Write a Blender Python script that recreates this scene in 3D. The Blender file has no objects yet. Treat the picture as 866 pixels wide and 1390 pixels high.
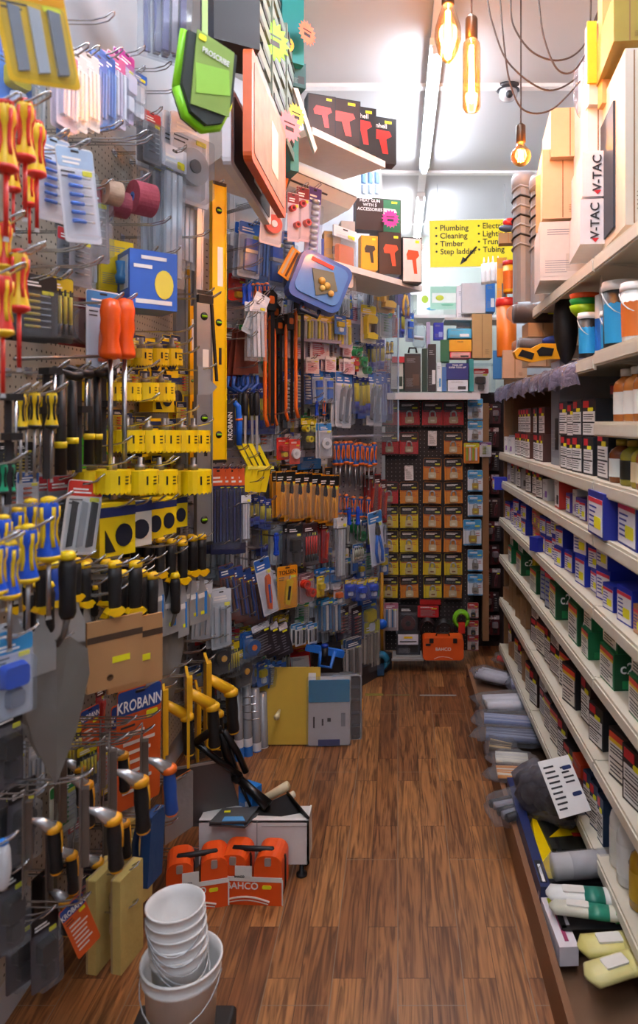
import bpy, bmesh, math, random
from mathutils import Vector, Matrix, Euler, noise
random.seed(7)
PI = math.pi
# ---- place of the camera: 1.5 m up, looking down the aisle (+Y) -------------
F, CX, CY, H = 950.0, 540.0, 573.0, 1.5
XL = -0.95                      # face of the left pegboard
A0 = Vector((-0.95, 3.15, 0)); A1 = Vector((-0.10, 4.37, 0))
AU = (A1 - A0).normalized(); AN = Vector((AU.y, -AU.x, 0))
YB = 4.45                       # padlock board
CEIL = 3.2
sc = bpy.context.scene
COL = sc.collection

def at(px, py, y): return Vector(((px-CX)*y/F, y, H+(CY-py)*y/F))
def on_left(px, py, d): return at(px, py, (XL+d)*F/(px-CX))
def on_angle(px, py, d):
    k = (px-CX)/F               # ray (k,1)*t ; (ray-A0).AN = d
    t = (d + A0.x*AN.x + A0.y*AN.y)/(k*AN.x + AN.y)
    return at(px, py, t)
YAW = {'L': PI/2, 'A': math.atan2(AN.x, -AN.y), 'B': 0.0}
NRM = {'L': Vector((1,0,0)), 'A': AN, 'B': Vector((0,-1,0))}
def on(s, px, py, d):
    if s == 'L': return on_left(px, py, d)
    if s == 'A': return on_angle(px, py, d)
    return at(px, py, YB-d)

# ---- materials ---------------------------------------------------------------
def lin(h):
    c = [int(h[i:i+2], 16)/255 for i in (0,2,4)]
    return tuple(((x+.055)/1.055)**2.4 if x > .04045 else x/12.92 for x in c)+(1,)
MC = {}
def new_mat(name):
    m = bpy.data.materials.new(name); m.use_nodes = True
    nt = m.node_tree; return m, nt, nt.nodes, nt.links, nt.nodes['Principled BSDF']
def C(h, rough=.45, metal=0.0, var=.12, scale=30, bump=0.0):
    k = (h, rough, metal, var, scale, bump)
    if k in MC: return MC[k]
    m, nt, N, L, b = new_mat('surface_'+h)
    col = lin(h)
    tc = N.new('ShaderNodeTexCoord'); nz = N.new('ShaderNodeTexNoise')
    nz.inputs['Scale'].default_value = scale; L.new(tc.outputs['Object'], nz.inputs['Vector'])
    mx = N.new('ShaderNodeMix'); mx.data_type = 'RGBA'
    mx.inputs[6].default_value = col
    mx.inputs[7].default_value = tuple(c*(1-var) for c in col[:3])+(1,)
    L.new(nz.outputs['Fac'], mx.inputs[0]); L.new(mx.outputs[2], b.inputs['Base Color'])
    b.inputs['Roughness'].default_value = rough; b.inputs['Metallic'].default_value = metal
    if bump:
        bp = N.new('ShaderNodeBump'); bp.inputs['Strength'].default_value = bump
        bp.inputs['Distance'].default_value = .01
        L.new(nz.outputs['Fac'], bp.inputs['Height']); L.new(bp.outputs['Normal'], b.inputs['Normal'])
    MC[k] = m; return m
def clear(tint='f2f6fa', amount=.12, bump=0.0, scale=25):
    k = ('clear', tint, amount, bump, scale)
    if k in MC: return MC[k]
    m = bpy.data.materials.new('clear_plastic'); m.use_nodes = True
    nt = m.node_tree; N = nt.nodes; L = nt.links; N.clear()
    out = N.new('ShaderNodeOutputMaterial'); mix = N.new('ShaderNodeMixShader')
    tr = N.new('ShaderNodeBsdfTransparent'); tr.inputs[0].default_value = tuple(min(1,c*1.04) for c in lin(tint)[:3])+(1,)
    gl = N.new('ShaderNodeBsdfPrincipled'); gl.inputs['Base Color'].default_value = tuple(c*.6 for c in lin(tint)[:3])+(1,)
    gl.inputs['Roughness'].default_value = .14; gl.inputs['Specular IOR Level'].default_value = 1.0; gl.inputs['Coat Weight'].default_value = .6; gl.inputs['Coat Roughness'].default_value = .08
    lw = N.new('ShaderNodeLayerWeight'); lw.inputs[0].default_value = .35
    ma = N.new('ShaderNodeMath'); ma.operation = 'MULTIPLY_ADD'
    ma.inputs[1].default_value = .28; ma.inputs[2].default_value = amount
    L.new(lw.outputs['Facing'], ma.inputs[0]); L.new(ma.outputs[0], mix.inputs[0])
    L.new(tr.outputs[0], mix.inputs[1]); L.new(gl.outputs[0], mix.inputs[2]); L.new(mix.outputs[0], out.inputs[0])
    if bump:
        tc = N.new('ShaderNodeTexCoord'); nz = N.new('ShaderNodeTexNoise'); nz.inputs['Scale'].default_value = scale
        nz.inputs['Detail'].default_value = 3; nz.inputs['Distortion'].default_value = 1.5
        L.new(tc.outputs['Object'], nz.inputs['Vector'])
        bp = N.new('ShaderNodeBump'); bp.inputs['Strength'].default_value = bump; bp.inputs['Distance'].default_value = .02
        L.new(nz.outputs['Fac'], bp.inputs['Height']); L.new(bp.outputs['Normal'], gl.inputs['Normal'])
    MC[k] = m; return m
def glow(h, s):
    m, nt, N, L, b = new_mat('glow_'+h)
    b.inputs['Base Color'].default_value = lin(h)
    b.inputs['Emission Color'].default_value = lin(h); b.inputs['Emission Strength'].default_value = s
    return m
CLR = clear(amount=.05); BAG = clear('f2f5f8', .13, .6, 18)
CHR = C('c9ccd0', .22, 1.0, .08); STEEL = C('c6cacd', .36, .55, .18, 8); DSTEEL = C('86837f', .38, .6, .25, 8)
BLK = C('17171a', .5); YEL = C('f2cf00', .4); WHT = C('f0f0ee', .5); STK = C('f0ee20', .5)
DKG = C('3a3b3f', .5); GREY = C('8a8d92', .5); KRAFT = C('b48a5c', .8, 0, .2, 12)
INK = C('34353a', .6)

# ---- mesh builder --------------------------------------------------------------
class MB:
    def __init__(s): s.v=[]; s.f=[]; s.mi=[]; s.sm=[]; s.mats=[]
    def m(s, mat):
        if mat not in s.mats: s.mats.append(mat)
        return s.mats.index(mat)
    def add(s, vs, fs, mat, smooth=False, M=None):
        o = len(s.v); i = s.m(mat)
        s.v += [tuple(M @ Vector(p)) if M else tuple(p) for p in vs]
        for f in fs: s.f.append(tuple(o+k for k in f)); s.mi.append(i); s.sm.append(smooth)
        return s
    def box(s, c, d, mat, M=None):
        x,y,z = c; a,b,h = d[0]/2, d[1]/2, d[2]/2
        vs = [(x-a,y-b,z-h),(x+a,y-b,z-h),(x+a,y+b,z-h),(x-a,y+b,z-h),(x-a,y-b,z+h),(x+a,y-b,z+h),(x+a,y+b,z+h),(x-a,y+b,z+h)]
        return s.add(vs, [(0,3,2,1),(4,5,6,7),(0,1,5,4),(1,2,6,5),(2,3,7,6),(3,0,4,7)], mat, False, M)
    def prism(s, pts, y0, y1, mat, M=None, inset=0):
        # outline in (x,z), counter-clockwise seen from the front (-y)
        n = len(pts)
        cx = sum(p[0] for p in pts)/n; cz = sum(p[1] for p in pts)/n
        k = 1-inset
        vs = [(cx+(p[0]-cx)*k, y0, cz+(p[1]-cz)*k) for p in pts]+[(p[0], y1, p[1]) for p in pts]
        fs = [tuple(range(n)), tuple(range(2*n-1, n-1, -1))]
        fs += [(i, i+n, (i+1)%n+n, (i+1)%n) for i in range(n)]
        return s.add(vs, fs, mat, False, M)
    def lathe(s, prof, mat, seg=14, c=(0,0,0), M=None, smooth=True, caps=True):
        T = Matrix.Translation(c)
        if M: T = M @ T
        vs=[]; fs=[]
        for r,z in prof:
            for k in range(seg):
                a = 2*PI*k/seg; vs.append((r*math.cos(a), r*math.sin(a), z))
        for i in range(len(prof)-1):
            for k in range(seg):
                a=i*seg+k; b=i*seg+(k+1)%seg; fs.append((a,b,b+seg,a+seg))
        if caps:
            if prof[0][0] > 1e-5: fs.append(tuple(range(seg-1,-1,-1)))
            if prof[-1][0] > 1e-5: fs.append(tuple((len(prof)-1)*seg+k for k in range(seg)))
        return s.add(vs, fs, mat, smooth, T)
    def cyl(s, p0, p1, r, mat, seg=10, r1=None, M=None):
        return s.tube([p0,p1], r, mat, seg, [r, r if r1 is None else r1], M)
    def tube(s, pts, r, mat, seg=6, rs=None, M=None):
        pts = [Vector(p) for p in pts]; n = len(pts); vs=[]; fs=[]
        up = Vector((0,0,1)); prev = None
        for i,p in enumerate(pts):
            t = (pts[min(i+1,n-1)]-pts[max(i-1,0)]).normalized()
            if prev is None:
                a = t.cross(up)
                if a.length < .05: a = t.cross(Vector((1,0,0)))
                a.normalize()
            else:
                a = prev - t*prev.dot(t); a.normalize()
            prev = a; b = t.cross(a); rr = rs[i] if rs else r
            for k in range(seg):
                g = 2*PI*k/seg; vs.append(p+a*rr*math.cos(g)+b*rr*math.sin(g))
        for i in range(n-1):
            for k in range(seg):
                a=i*seg+k; b=i*seg+(k+1)%seg; fs.append((a,b,b+seg,a+seg))
        fs.append(tuple(range(seg-1,-1,-1))); fs.append(tuple((n-1)*seg+k for k in range(seg)))
        return s.add(vs, fs, mat, seg > 5, M)
    def ball(s, c, r, mat, seg=12, rings=7, M=None):
        prof = [(max(1e-6,math.sin(PI*i/rings)), -math.cos(PI*i/rings)) for i in range(rings+1)]
        if not hasattr(r,'__len__'): r=(r,r,r)
        T = Matrix.Translation(c) @ Matrix.Diagonal((r[0],r[1],r[2],1))
        if M: T = M @ T
        return s.lathe(prof, mat, seg, (0,0,0), T, True, False)
    def mesh(s, name):
        me = bpy.data.meshes.new(name); me.from_pydata(s.v, [], s.f)
        for m in s.mats: me.materials.append(m)
        me.polygons.foreach_set('material_index', s.mi); me.polygons.foreach_set('use_smooth', s.sm)
        me.update(); return me
def rr(w, h, r, cx=0, cz=0, n=3):      # rounded rectangle outline (x,z)
    out=[]
    for (sx,sz,a0) in ((1,-1,-PI/2),(1,1,0),(-1,1,PI/2),(-1,-1,PI)):
        for k in range(n+1):
            a = a0+PI/2*k/n
            out.append((cx+sx*(w/2-r)+r*math.cos(a), cz+sz*(h/2-r)+r*math.sin(a)))
    return out
def RX(a): return Matrix.Rotation(a,4,'X')
def RY(a): return Matrix.Rotation(a,4,'Y')
def RZ(a): return Matrix.Rotation(a,4,'Z')
def TR(x,y,z): return Matrix.Translation((x,y,z))

TXT = {}
def text_mesh(body, size, mat, depth=.0006, align='CENTER', M=None, squeeze=1.0):
    # lettering standing in the x-z plane, facing -y
    cu = bpy.data.curves.new('lettering', 'FONT'); cu.body = body; cu.size = size; cu.extrude = depth
    cu.align_x = align; cu.align_y = 'CENTER'; cu.space_line = 1.0; cu.offset = size*.012
    cu.resolution_u = 3
    ob = bpy.data.objects.new('lettering', cu); COL.objects.link(ob)
    bpy.context.view_layer.update()
    me = bpy.data.meshes.new_from_object(ob.evaluated_get(bpy.context.evaluated_depsgraph_get()))
    bpy.data.objects.remove(ob); bpy.data.curves.remove(cu)
    me.transform(Matrix.Diagonal((squeeze,1,1,1))); me.transform(RX(PI/2))
    if M: me.transform(M)
    me.materials.clear(); me.materials.append(mat); me.name = 'lettering'
    return me

# ---- things --------------------------------------------------------------------
ALL = []
class T:                                 # a kind: parts all in the thing's own coordinates
    def __init__(s, name, cat, desc, H): s.name=name; s.cat=cat; s.desc=desc; s.H=H; s.parts=[]
    def part(s, pname, mb, sub=None, label=None):
        me = mb.mesh(pname) if isinstance(mb, MB) else mb
        s.parts.append((pname, me, [(n, b.mesh(n) if isinstance(b, MB) else b) for n,b in (sub or [])], label)); return s
def put(t, loc, yaw=0, roll=0, tilt=0, scale=1, label=None, group=None, cat=None, kind=None, name=None):
    sv = scale if hasattr(scale,'__len__') else (scale,)*3
    single = len(t.parts) == 1 and not t.parts[0][2]
    o = bpy.data.objects.new(name or t.name, t.parts[0][1] if single else None)
    COL.objects.link(o)
    o.location = loc; o.scale = sv
    o.rotation_euler = (Matrix.Rotation(yaw,3,'Z') @ Matrix.Rotation(roll,3,'Y') @ Matrix.Rotation(tilt,3,'X')).to_euler()
    if kind == 'structure': o['kind'] = kind
    else:
        o['label'] = label or t.desc; o['category'] = cat or t.cat
        if group: o['group'] = group
        if kind: o['kind'] = kind
    if not single:
        o.empty_display_size = .05
        for pn, me, subs, lb in t.parts:
            c = bpy.data.objects.new(pn, me); COL.objects.link(c); c.parent = o
            if lb: c['label'] = lb
            for sn, sm in subs:
                g = bpy.data.objects.new(sn, sm); COL.objects.link(g); g.parent = c
    ALL.append(o); return o
def struct(name, mb):
    o = bpy.data.objects.new(name, mb.mesh(name)); COL.objects.link(o); o['kind']='structure'; return o
def one(name, cat, label, mb, loc=(0,0,0), yaw=0, roll=0, tilt=0, parts=(), group=None, kind=None, main=None):
    t = T(name, cat, label, 1)
    if mb: t.part(main or (name if not parts else 'body'), mb)
    for p in parts: t.part(*p)
    return put(t, loc, yaw, roll, tilt, 1, label, group, kind=kind)

# ---- wire display hook: two prongs joined in an upturned loop, back bar on the wall --
HK = {}
def hook_kind(L):
    L = max(.06, round(L/.03)*.03)
    if L not in HK:
        b = MB(); r = .0021; g = .009
        pts = [(-g,0,0)]+[(-g,-L*.8,0),(-g,-L*.93,.008),(-g*.8,-L,.022),(0,-L-.003,.026),(g*.8,-L,.022),(g,-L*.93,.008),(g,-L*.8,0),(g,0,0)]
        b.tube(pts, r, CHR, 6); b.box((0,-.0015,0),(.034,.003,.02), CHR)
        t = T('display_hook','hook','chrome wire display hook with an upturned tip', .03); t.part('display_hook', b); HK[L]=t
    return HK[L]
def hook(s, p, d, label='chrome double-wire display hook with an upturned tip'):
    if s == 'B': return
    base = p - NRM[s]*d
    put(hook_kind(d+.035), base, YAW[s], label=label, group='chrome display hooks on '+{'L':'the left wall','A':'the angled rack','B':'the padlock board'}[s])

def hang(t, s, px, py, hpx, d=.12, dyaw=0, roll=0, tilt=0, n=1, pitch=.02, label=None, group=None, wf=1.0, hk=True, jit=1):
    """hang n of a kind one behind the other on a hook; (px,py) is where the front one's top is seen"""
    p = on(s, px, py, d); S = hpx*p.y/(F*t.H)
    if hk: hook(s, p-Vector((0,0,.012*S)), d)
    for i in range(n):
        dd = d-i*pitch
        if dd < .012 and i: break
        q = p - NRM[s]*(d-dd)
        j = (random.random()-.5)*jit if n > 1 else 0
        put(t, q, YAW[s]-dyaw+j*.09, roll+j*.05, tilt, (S*wf,S,S), label, group or ((label or t.desc).split(',')[0] if n>1 else None))
# ================= kinds =================
def lines(b, x0, x1, z0, z1, y, n, mat=INK, th=.35):      # rows of fine print
    st = (z0-z1)/n
    rnd = random.Random(n*31+int(abs(z0*1000)))
    for i in range(n):
        w = (x1-x0)*(.6+.4*rnd.random())
        b.box((x0+w/2, y, z0-st*(i+.5)), (w, .0006, abs(st)*th), mat)
def content(kind, w, h, c1, c2):
    b = MB(); zc = -h*.58; A = C(c1,.35); B = C(c2,.4)
    if kind == 'bits':
        n = 6
        for i in range(n):
            z = -h*.32-h*.55*i/n
            b.cyl((-w*.28,-.010,z),(w*.05,-.010,z), h*.022, A, 8); b.cyl((w*.05,-.010,z),(w*.3,-.010,z), h*.012, STEEL, 6)
    elif kind == 'sockets':
        n = 9
        for i in range(n):
            z = -h*.2-h*.72*i/n
            b.cyl((-w*.22,-.012,z),(w*.22,-.012,z), h*.03, STEEL, 10); b.cyl((w*.22,-.012,z),(w*.26,-.012,z), h*.022, A, 8)
    elif kind == 'knife':
        M = TR(0,-.012,zc) @ RY(.12)
        b.prism([(-.1*w,-.3*h),(.1*w,-.32*h),(.16*w,-.1*h),(.12*w,.1*h),(.17*w,.22*h),(.06*w,.3*h),(-.12*w,.24*h),(-.16*w,0)], -.008,.008, A, M)
        b.prism([(-.05*w,-.2*h),(.05*w,-.2*h),(.06*w,.12*h),(-.06*w,.12*h)], -.011,.0, B, M)
        b.prism([(-.04*w,.28*h),(.05*w,.28*h),(.0,.38*h)], -.002,.002, STEEL, M)
    elif kind == 'pens':
        n = 5
        for i in range(n):
            x = -w*.34+w*.68*i/(n-1)
            b.cyl((x,-.01,-h*.3),(x,-.01,-h*.72), w*.055, A, 8); b.cyl((x,-.01,-h*.72),(x,-.01,-h*.88), w*.062, B, 8)
            b.cyl((x,-.01,-h*.2),(x,-.01,-h*.3), w*.03, BLK, 6)
    elif kind == 'disc':
        M = TR(0,-.004,zc) @ RX(PI/2)
        b.lathe([(w*.14,0),(w*.14,.014),(w*.38,.014),(w*.38,0)], A, 24, (0,0,0), M, False); b.lathe([(0.0001,0),(w*.14,0),(w*.14,.018),(0.0001,.018)], B, 16, (0,0,0), M, False)
    elif kind == 'pliers':
        for sx in (-1,1):
            b.tube([(sx*w*.05,-.012,-h*.44),(sx*w*.16,-.012,-h*.6),(sx*w*.22,-.012,-h*.76),(sx*w*.15,-.012,-h*.94)], w*.075, A, 8)
            b.prism([(0,-h*.46),(sx*w*.13,-h*.42),(sx*w*.1,-h*.3),(sx*w*.02,-h*.2),(0,-h*.2)][::sx], -.018,-.006, B)
        b.lathe([(w*.08,-.022),(w*.08,-.004)], DSTEEL, 12, (0,0,0), TR(0,0,-h*.44)@RX(PI/2)@RZ(0))
    elif kind == 'padlock':
        b.prism(rr(w*.42,h*.26,w*.05,0,-h*.74), -.022,-.004, A)
        pts=[(-w*.13,-.013,-h*.62)]+[(w*.13*math.cos(PI-a*PI/6),-.013,-h*.5+w*.13*math.sin(a*PI/6)) for a in range(7)]+[(w*.13,-.013,-h*.62)]
        b.tube(pts, w*.04, STEEL, 8); b.prism(rr(w*.2,h*.06,w*.02,0,-h*.77), -.024,-.02, B)
    elif kind == 'spool':
        for z in (-.4,-.62,-.84):
            b.lathe([(w*.3,-h*.07),(w*.3,h*.07)], A if z!=-.62 else B, 16, (0,-w*.28,h*z))
    elif kind == 'lump':
        b.prism(rr(w*.66,h*.3,w*.12,0,-h*.48), -.026,-.002, A, None, .15); b.prism(rr(w*.4,h*.24,w*.1,w*.04,-h*.76), -.02,-.002, B, None, .15)
    elif kind == 'stapler':
        b.prism([(-.36*w,-.5*h),(.3*w,-.5*h),(.38*w,-.38*h),(.3*w,-.3*h),(-.2*w,-.26*h),(-.38*w,-.34*h)], -.03,-.004, A, None, .06)
        b.prism([(-.34*w,-.9*h),(.34*w,-.9*h),(.38*w,-.78*h),(.1*w,-.72*h),(-.3*w,-.74*h)], -.03,-.004, A, None, .06)
        b.prism([(-.36*w,-.78*h),(-.22*w,-.78*h),(-.22*w,-.48*h),(-.36*w,-.48*h)], -.028,-.004, A); b.prism([(.12*w,-.74*h),(.26*w,-.74*h),(.3*w,-.48*h),(.18*w,-.48*h)], -.028,-.004, B)
    elif kind == 'strips':
        for i in range(4):
            x=-w*.3+w*.2*i; b.box((x,-.008,-h*.55),(w*.11,.012,h*.62), (A,B)[i%2])
    elif kind == 'brush':
        b.prism(rr(w*.5,h*.2,w*.04,0,-h*.42), -.016,-.003, A); b.prism(rr(w*.56,h*.06,.001,0,-h*.54), -.018,-.002, STEEL)
        b.prism([(-w*.26,-h*.88),(w*.26,-h*.88),(w*.27,-h*.57),(-w*.27,-h*.57)], -.014,-.004, B)
    elif kind == 'tape':
        for sx in (-1,1):
            M = TR(sx*w*.2,-.002,-h*(.5+.16*sx)) @ RX(PI/2)
            b.lathe([(w*.13,0),(w*.13,.03),(w*.24,.03),(w*.24,0)], A, 20, (0,0,0), M, False)
    elif kind == 'blades':
        for i in range(3):
            b.prism([(-w*.36+i*w*.27,-h*.9),(-w*.2+i*w*.27,-h*.88),(-w*.18+i*w*.27,-h*.3),(-w*.34+i*w*.27,-h*.28)], -.006-.003*i,-.003, STEEL if i%2 else A)
    else:
        lines(b, -w*.36, w*.36, -h*.34, -h*.9, -.0022, 7, B)
    return b
CT = {}
PN={'bits':'drill_bit_pack','sockets':'socket_rail','knife':'carded_knife','pens':'carded_tool_set','disc':'carded_disc','pliers':'carded_pliers','strips':'strip_pack','blades':'blade_pack','brush':'carded_brush','tape':'tape_pack','stapler':'carded_stapler','flat':'header_card'}
def card(w, h, hdr, body, kind='lump', c1='222222', c2='888888', sticker=True, desc=None, cat='blister pack', name=None, txt=None, tcol='ffffff', bub=True):
    name = name or PN.get(kind,'blister_pack')
    k = ('card',w,h,hdr,body,kind,c1,c2,sticker,txt,name)
    if k in CT:
        return CT[k]
    b = MB(); r = min(w,h)*.08
    b.prism(rr(w,h,r,0,-h/2), -.0012, .0012, C(body,.5))
    if kind=='padlock': b.prism(rr(w*.98,h*.36,r*.8,0,-h*.19), -.0018, .0, C(hdr,.4)).box((0,-.0016,-h*.97),(w*.98,.0006,h*.05),C(hdr,.4)).box((0,-.002,-h*.40),(w*.9,.0006,h*.035),C('c04a28' if hdr[0]=='1' else hdr,.4)); lines(b,w*.2,w*.42,-h*.5,-h*.66,-.002,2,C('c04a28',.5))
    else: b.prism(rr(w*.98,h*.2,r*.8,0,-h*.115), -.0018, .0, C(hdr,.4))
    b.prism(rr(w*.22,h*.025,h*.01,0,-h*.045), -.0024, .0, BLK)
    if not txt: lines(b, -w*.36, w*.3, -h*.1, -h*.19, -.0022, 2, C('ffffff' if hdr not in('ffffff','f0f0ee') else '2040a0',.5), .5)
    if kind == 'flat' or w > .09: lines(b, -w*.42, -w*.05, -h*.24, -h*.34, -.002, 2, INK)
    t = T(name, cat, desc or 'carded tool in a clear blister', h)
    subs = []
    if txt: subs.append(('lettering', text_mesh(txt, h*.13, C(tcol,.5), M=TR(0,-.0026,-h*.15), squeeze=min(1, w*.85/(len(txt)*h*.075)))))
    if sticker: subs.append(('price_sticker', MB().prism(rr(w*.26,h*.055,h*.012,w*.28,-h*.26), -.0032,-.0012, STK)))
    t.part('backing_card', b, subs)
    t.part('product', content(kind,w,h,c1,c2))
    if bub and kind != 'flat':
        bb = MB(); o = rr(w*.88,h*.72,r,0,-h*.6); n=len(o)
        dp = .034 if kind not in ('flat','blades','strips') else .02
        vs = [(p[0],-.0014,p[1]) for p in o]+[(p[0]*.9,-dp,-h*.6+(p[1]+h*.6)*.92) for p in o]
        fs = [(i,(i+1)%n,(i+1)%n+n,i+n) for i in range(n)]+[tuple(range(n,2*n))]
        bb.add(vs, fs, CLR); t.part('blister', bb)
    CT[k] = t; return t
def bag(w, h, hdr, cont, c2='dddddd', desc='clear bag with a header card', name='bagged_product', cat='packet', long=False):
    k = ('bag',w,h,hdr,cont,c2,long)
    if k in CT: return CT[k]
    t = T(name, cat, desc, h)
    b = MB(); b.prism(rr(w,h*.16,.003,0,-h*.08), -.003,.003, C(hdr,.4)); b.prism(rr(w*.2,h*.02,h*.008,0,-h*.03), -.0036,0, BLK)
    lines(b, -w*.38, w*.2, -h*.06, -h*.14, -.0034, 2, WHT, .5)
    t.part('header_card', b, [('price_sticker', MB().prism(rr(w*.28,h*.05,h*.01,w*.25,-h*.12), -.005,-.003, STK))])
    # pillow-shaped clear film
    n=8; m=10; vs=[]; fs=[]
    for side in (-1,1):
        for j in range(m+1):
            for i in range(n+1):
                u=i/n; v=j/m; e = math.sin(PI*u)*math.sin(PI*min(1,v*.9+.1))**.6
                wob = noise.noise(Vector((u*3+side, v*5, w*10)))*.006
                vs.append(((u-.5)*w*(1+.03*math.sin(v*9)), side*(e*.016+wob*e), -h*.12-v*h*.88))
    for sd in range(2):
        o = sd*(n+1)*(m+1)
        for j in range(m):
            for i in range(n):
                a=o+j*(n+1)+i; f=(a,a+1,a+n+2,a+n+1); fs.append(f if sd else f[::-1])
    t.part('film', MB().add(vs, fs, BAG, True))
    c = MB(); A=C(cont,.4); B=C(c2,.4)
    if long:
        for i in range(3): c.box(((i-1)*w*.24,0,-h*.56),(w*.16,.008,h*.74),(A,B,A)[i])
    else:
        c.prism(rr(w*.7,h*.34,w*.08,0,-h*.42), -.008,.008, A, None, .1); c.prism(rr(w*.6,h*.28,w*.1,0,-h*.76), -.010,.010, B, None, .1)
    t.part('contents', c); CT[k]=t; return t

def screwdriver(hc, tc, sc_, desc, hl=.105, sl=.11, r=.016, tip='9a9da2'):
    # hangs handle up, head of the handle at the origin
    k=('sd',hc,tc,sc_,hl,sl,r)
    if k in CT: return CT[k]
    t = T('screwdriver','screwdriver',desc,hl+sl)
    A=C(hc,.35); B=C(tc,.35)
    b = MB(); b.lathe([(.0005,0),(r*.7,-.003),(r*.9,-.012),(r*.92,-hl*.3),(r*.66,-hl*.38),(r*.62,-hl*.62),(r*.8,-hl*.75),(r*1.08,-hl*.93),(r*1.08,-hl),(.004,-hl-.002)], A, 14)
    g = MB()
    for i in range(5):
        a = 2*PI*i/5-PI/2; x,y=math.cos(a),math.sin(a)
        g.tube([(x*r*.86,y*r*.86,-.014),(x*r*.84,y*r*.84,-hl*.3),(x*r*.6,y*r*.6,-hl*.45),(x*r*.6,y*r*.6,-hl*.62),(x*r*.82,y*r*.82,-hl*.8)], r*.22, B, 6)
    g.lathe([(r*1.1,-hl*.94),(r*1.12,-hl),(r*.5,-hl-.006)], B, 14); g.lathe([(r*.3,.003),(r*.72,.0),(r*.8,-.008)], B, 12)
    t.part('handle', b, [('grip', g)])
    s = MB(); s.cyl((0,0,-hl),(0,0,-hl-sl*.93), r*.24, C(sc_,.3,.0 if sc_!='b0b3b8' else 1), 8); s.prism([(-r*.22,-hl-sl*.93),(r*.22,-hl-sl*.93),(r*.3,-hl-sl),(-r*.3,-hl-sl)][::-1], -.001,.001, STEEL)
    t.part('shaft', s); CT[k]=t; return t

def putty_knife(bw, bl, desc, blade=STEEL, cap='f2c200', grip='1c1c1e', sleeve=None, label_col=None):
    k=('pk',bw,bl,cap,grip,sleeve,label_col)
    if k in CT: return CT[k]
    hl=.135; t=T('putty_knife','putty knife',desc,hl+bl); r=.0165
    G=C(grip,.5); Y=C(cap,.4)
    b=MB(); b.lathe([(r*.95,-.012),(r*1.05,-.04),(r*.95,-.08),(r*.9,-hl+.016),(r*.8,-hl+.012)], G, 12, M=Matrix.Diagonal((1,.8,1,1)))
    c=MB(); c.lathe([(.001,.003),(r*.7,.002),(r*1.02,-.004),(r*1.04,-.014),(r*.9,-.015)], Y, 12, M=Matrix.Diagonal((1,.8,1,1)))
    e=MB(); e.prism([(-r*1.5,-hl+.012),(-r*.4,-hl),(r*.4,-hl),(r*1.5,-hl+.012),(r*.95,-hl+.022),(-r*.95,-hl+.022)], -.013,.013, Y)
    t.part('handle', b, [('end_cap',c),('collar',e)])
    s=MB(); z=-hl; s.prism([(-.007,z),(-.012,z-.03),(-bw*.5,z-bl*.55),(-bw*.5,z-bl),(bw*.5,z-bl),(bw*.5,z-bl*.55),(.012,z-.03),(.007,z)], -.0008,.0008, blade)
    subs=[]
    if label_col: subs=[('label_strip', MB().box((bw*.22,-.0012,z-bl*.6),(bw*.16,.0008,bl*.5), C(label_col,.4)).box((-bw*.1,-.0013,z-bl*.42),(bw*.5,.0006,bl*.1), WHT).box((bw*.02,-.0013,z-bl*.8),(bw*.22,.0008,bl*.07), STK))]
    t.part('blade', s, subs)
    if sleeve:
        q=MB(); w=bw*1.16; q.box((0,0,z-bl*.52),(w,.008,bl*1.0), C(sleeve,.8,0,.2,12)); q.box((0,-.0045,z-bl*.28),(w,.001,bl*.09), C('4a3524',.7)); q.box((w*.1,-.0046,z-bl*.62),(w*.32,.001,bl*.09), STK)
        q.lathe([(w*.06,0),(w*.06,.0008),(w*.045,.0008),(w*.045,0)], C('6d4b2c',.7), 12, M=TR(-w*.1,-.0042,z-bl*.86)@RX(PI/2))
        t.part('sleeve', q)
    CT[k]=t; return t

def brick_trowel(desc, bl=.29, bw=.14):
    k=('bt',bl,bw)
    if k in CT: return CT[k]
    t=T('brick_trowel','trowel',desc,bl)           # hangs by its blade shoulder, tip down
    b=MB(); pts=[(-bw*.2,0),(-bw*.47,-bl*.12),(-bw*.5,-bl*.3),(-bw*.3,-bl*.68),(0,-bl),(bw*.3,-bl*.68),(bw*.5,-bl*.3),(bw*.47,-bl*.12),(bw*.2,0)]
    n=len(pts); vs=[(x,0,z) for x,z in pts]+[(0,-.006,0),(0,-.006,-bl*.5)]
    fs=[(i,i+1,n+1) for i in range(n-1)]+[(0,n+1,n),(n,n+1,n-1)]
    vs2=[(x,y+.0016,z) for x,y,z in vs]; m=len(vs)
    fs=[f for f in fs]+[tuple(v+m for v in f[::-1]) for f in fs]+[(i,i+m,i+1+m,i+1) for i in range(n-1)]
    t.part('blade', MB().add(vs+vs2, fs, C('9a9894',.36,.6,.3,9)))
    s=MB(); s.tube([(0,-.004,-.01),(0,-.03,.015),(0,-.045,.05)], .006, DSTEEL, 8); t.part('shank', s)
    h=MB(); h.lathe([(.012,.05),(.016,.06),(.015,.1),(.017,.15),(.012,.165)], BLK, 12, (0,-.045,0)); t.part('handle', h, [('end_cap', MB().lathe([(.013,.164),(.017,.168),(.012,.18),(.001,.182)], YEL, 12, (0,-.045,0)))])
    CT[k]=t; return t

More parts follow.
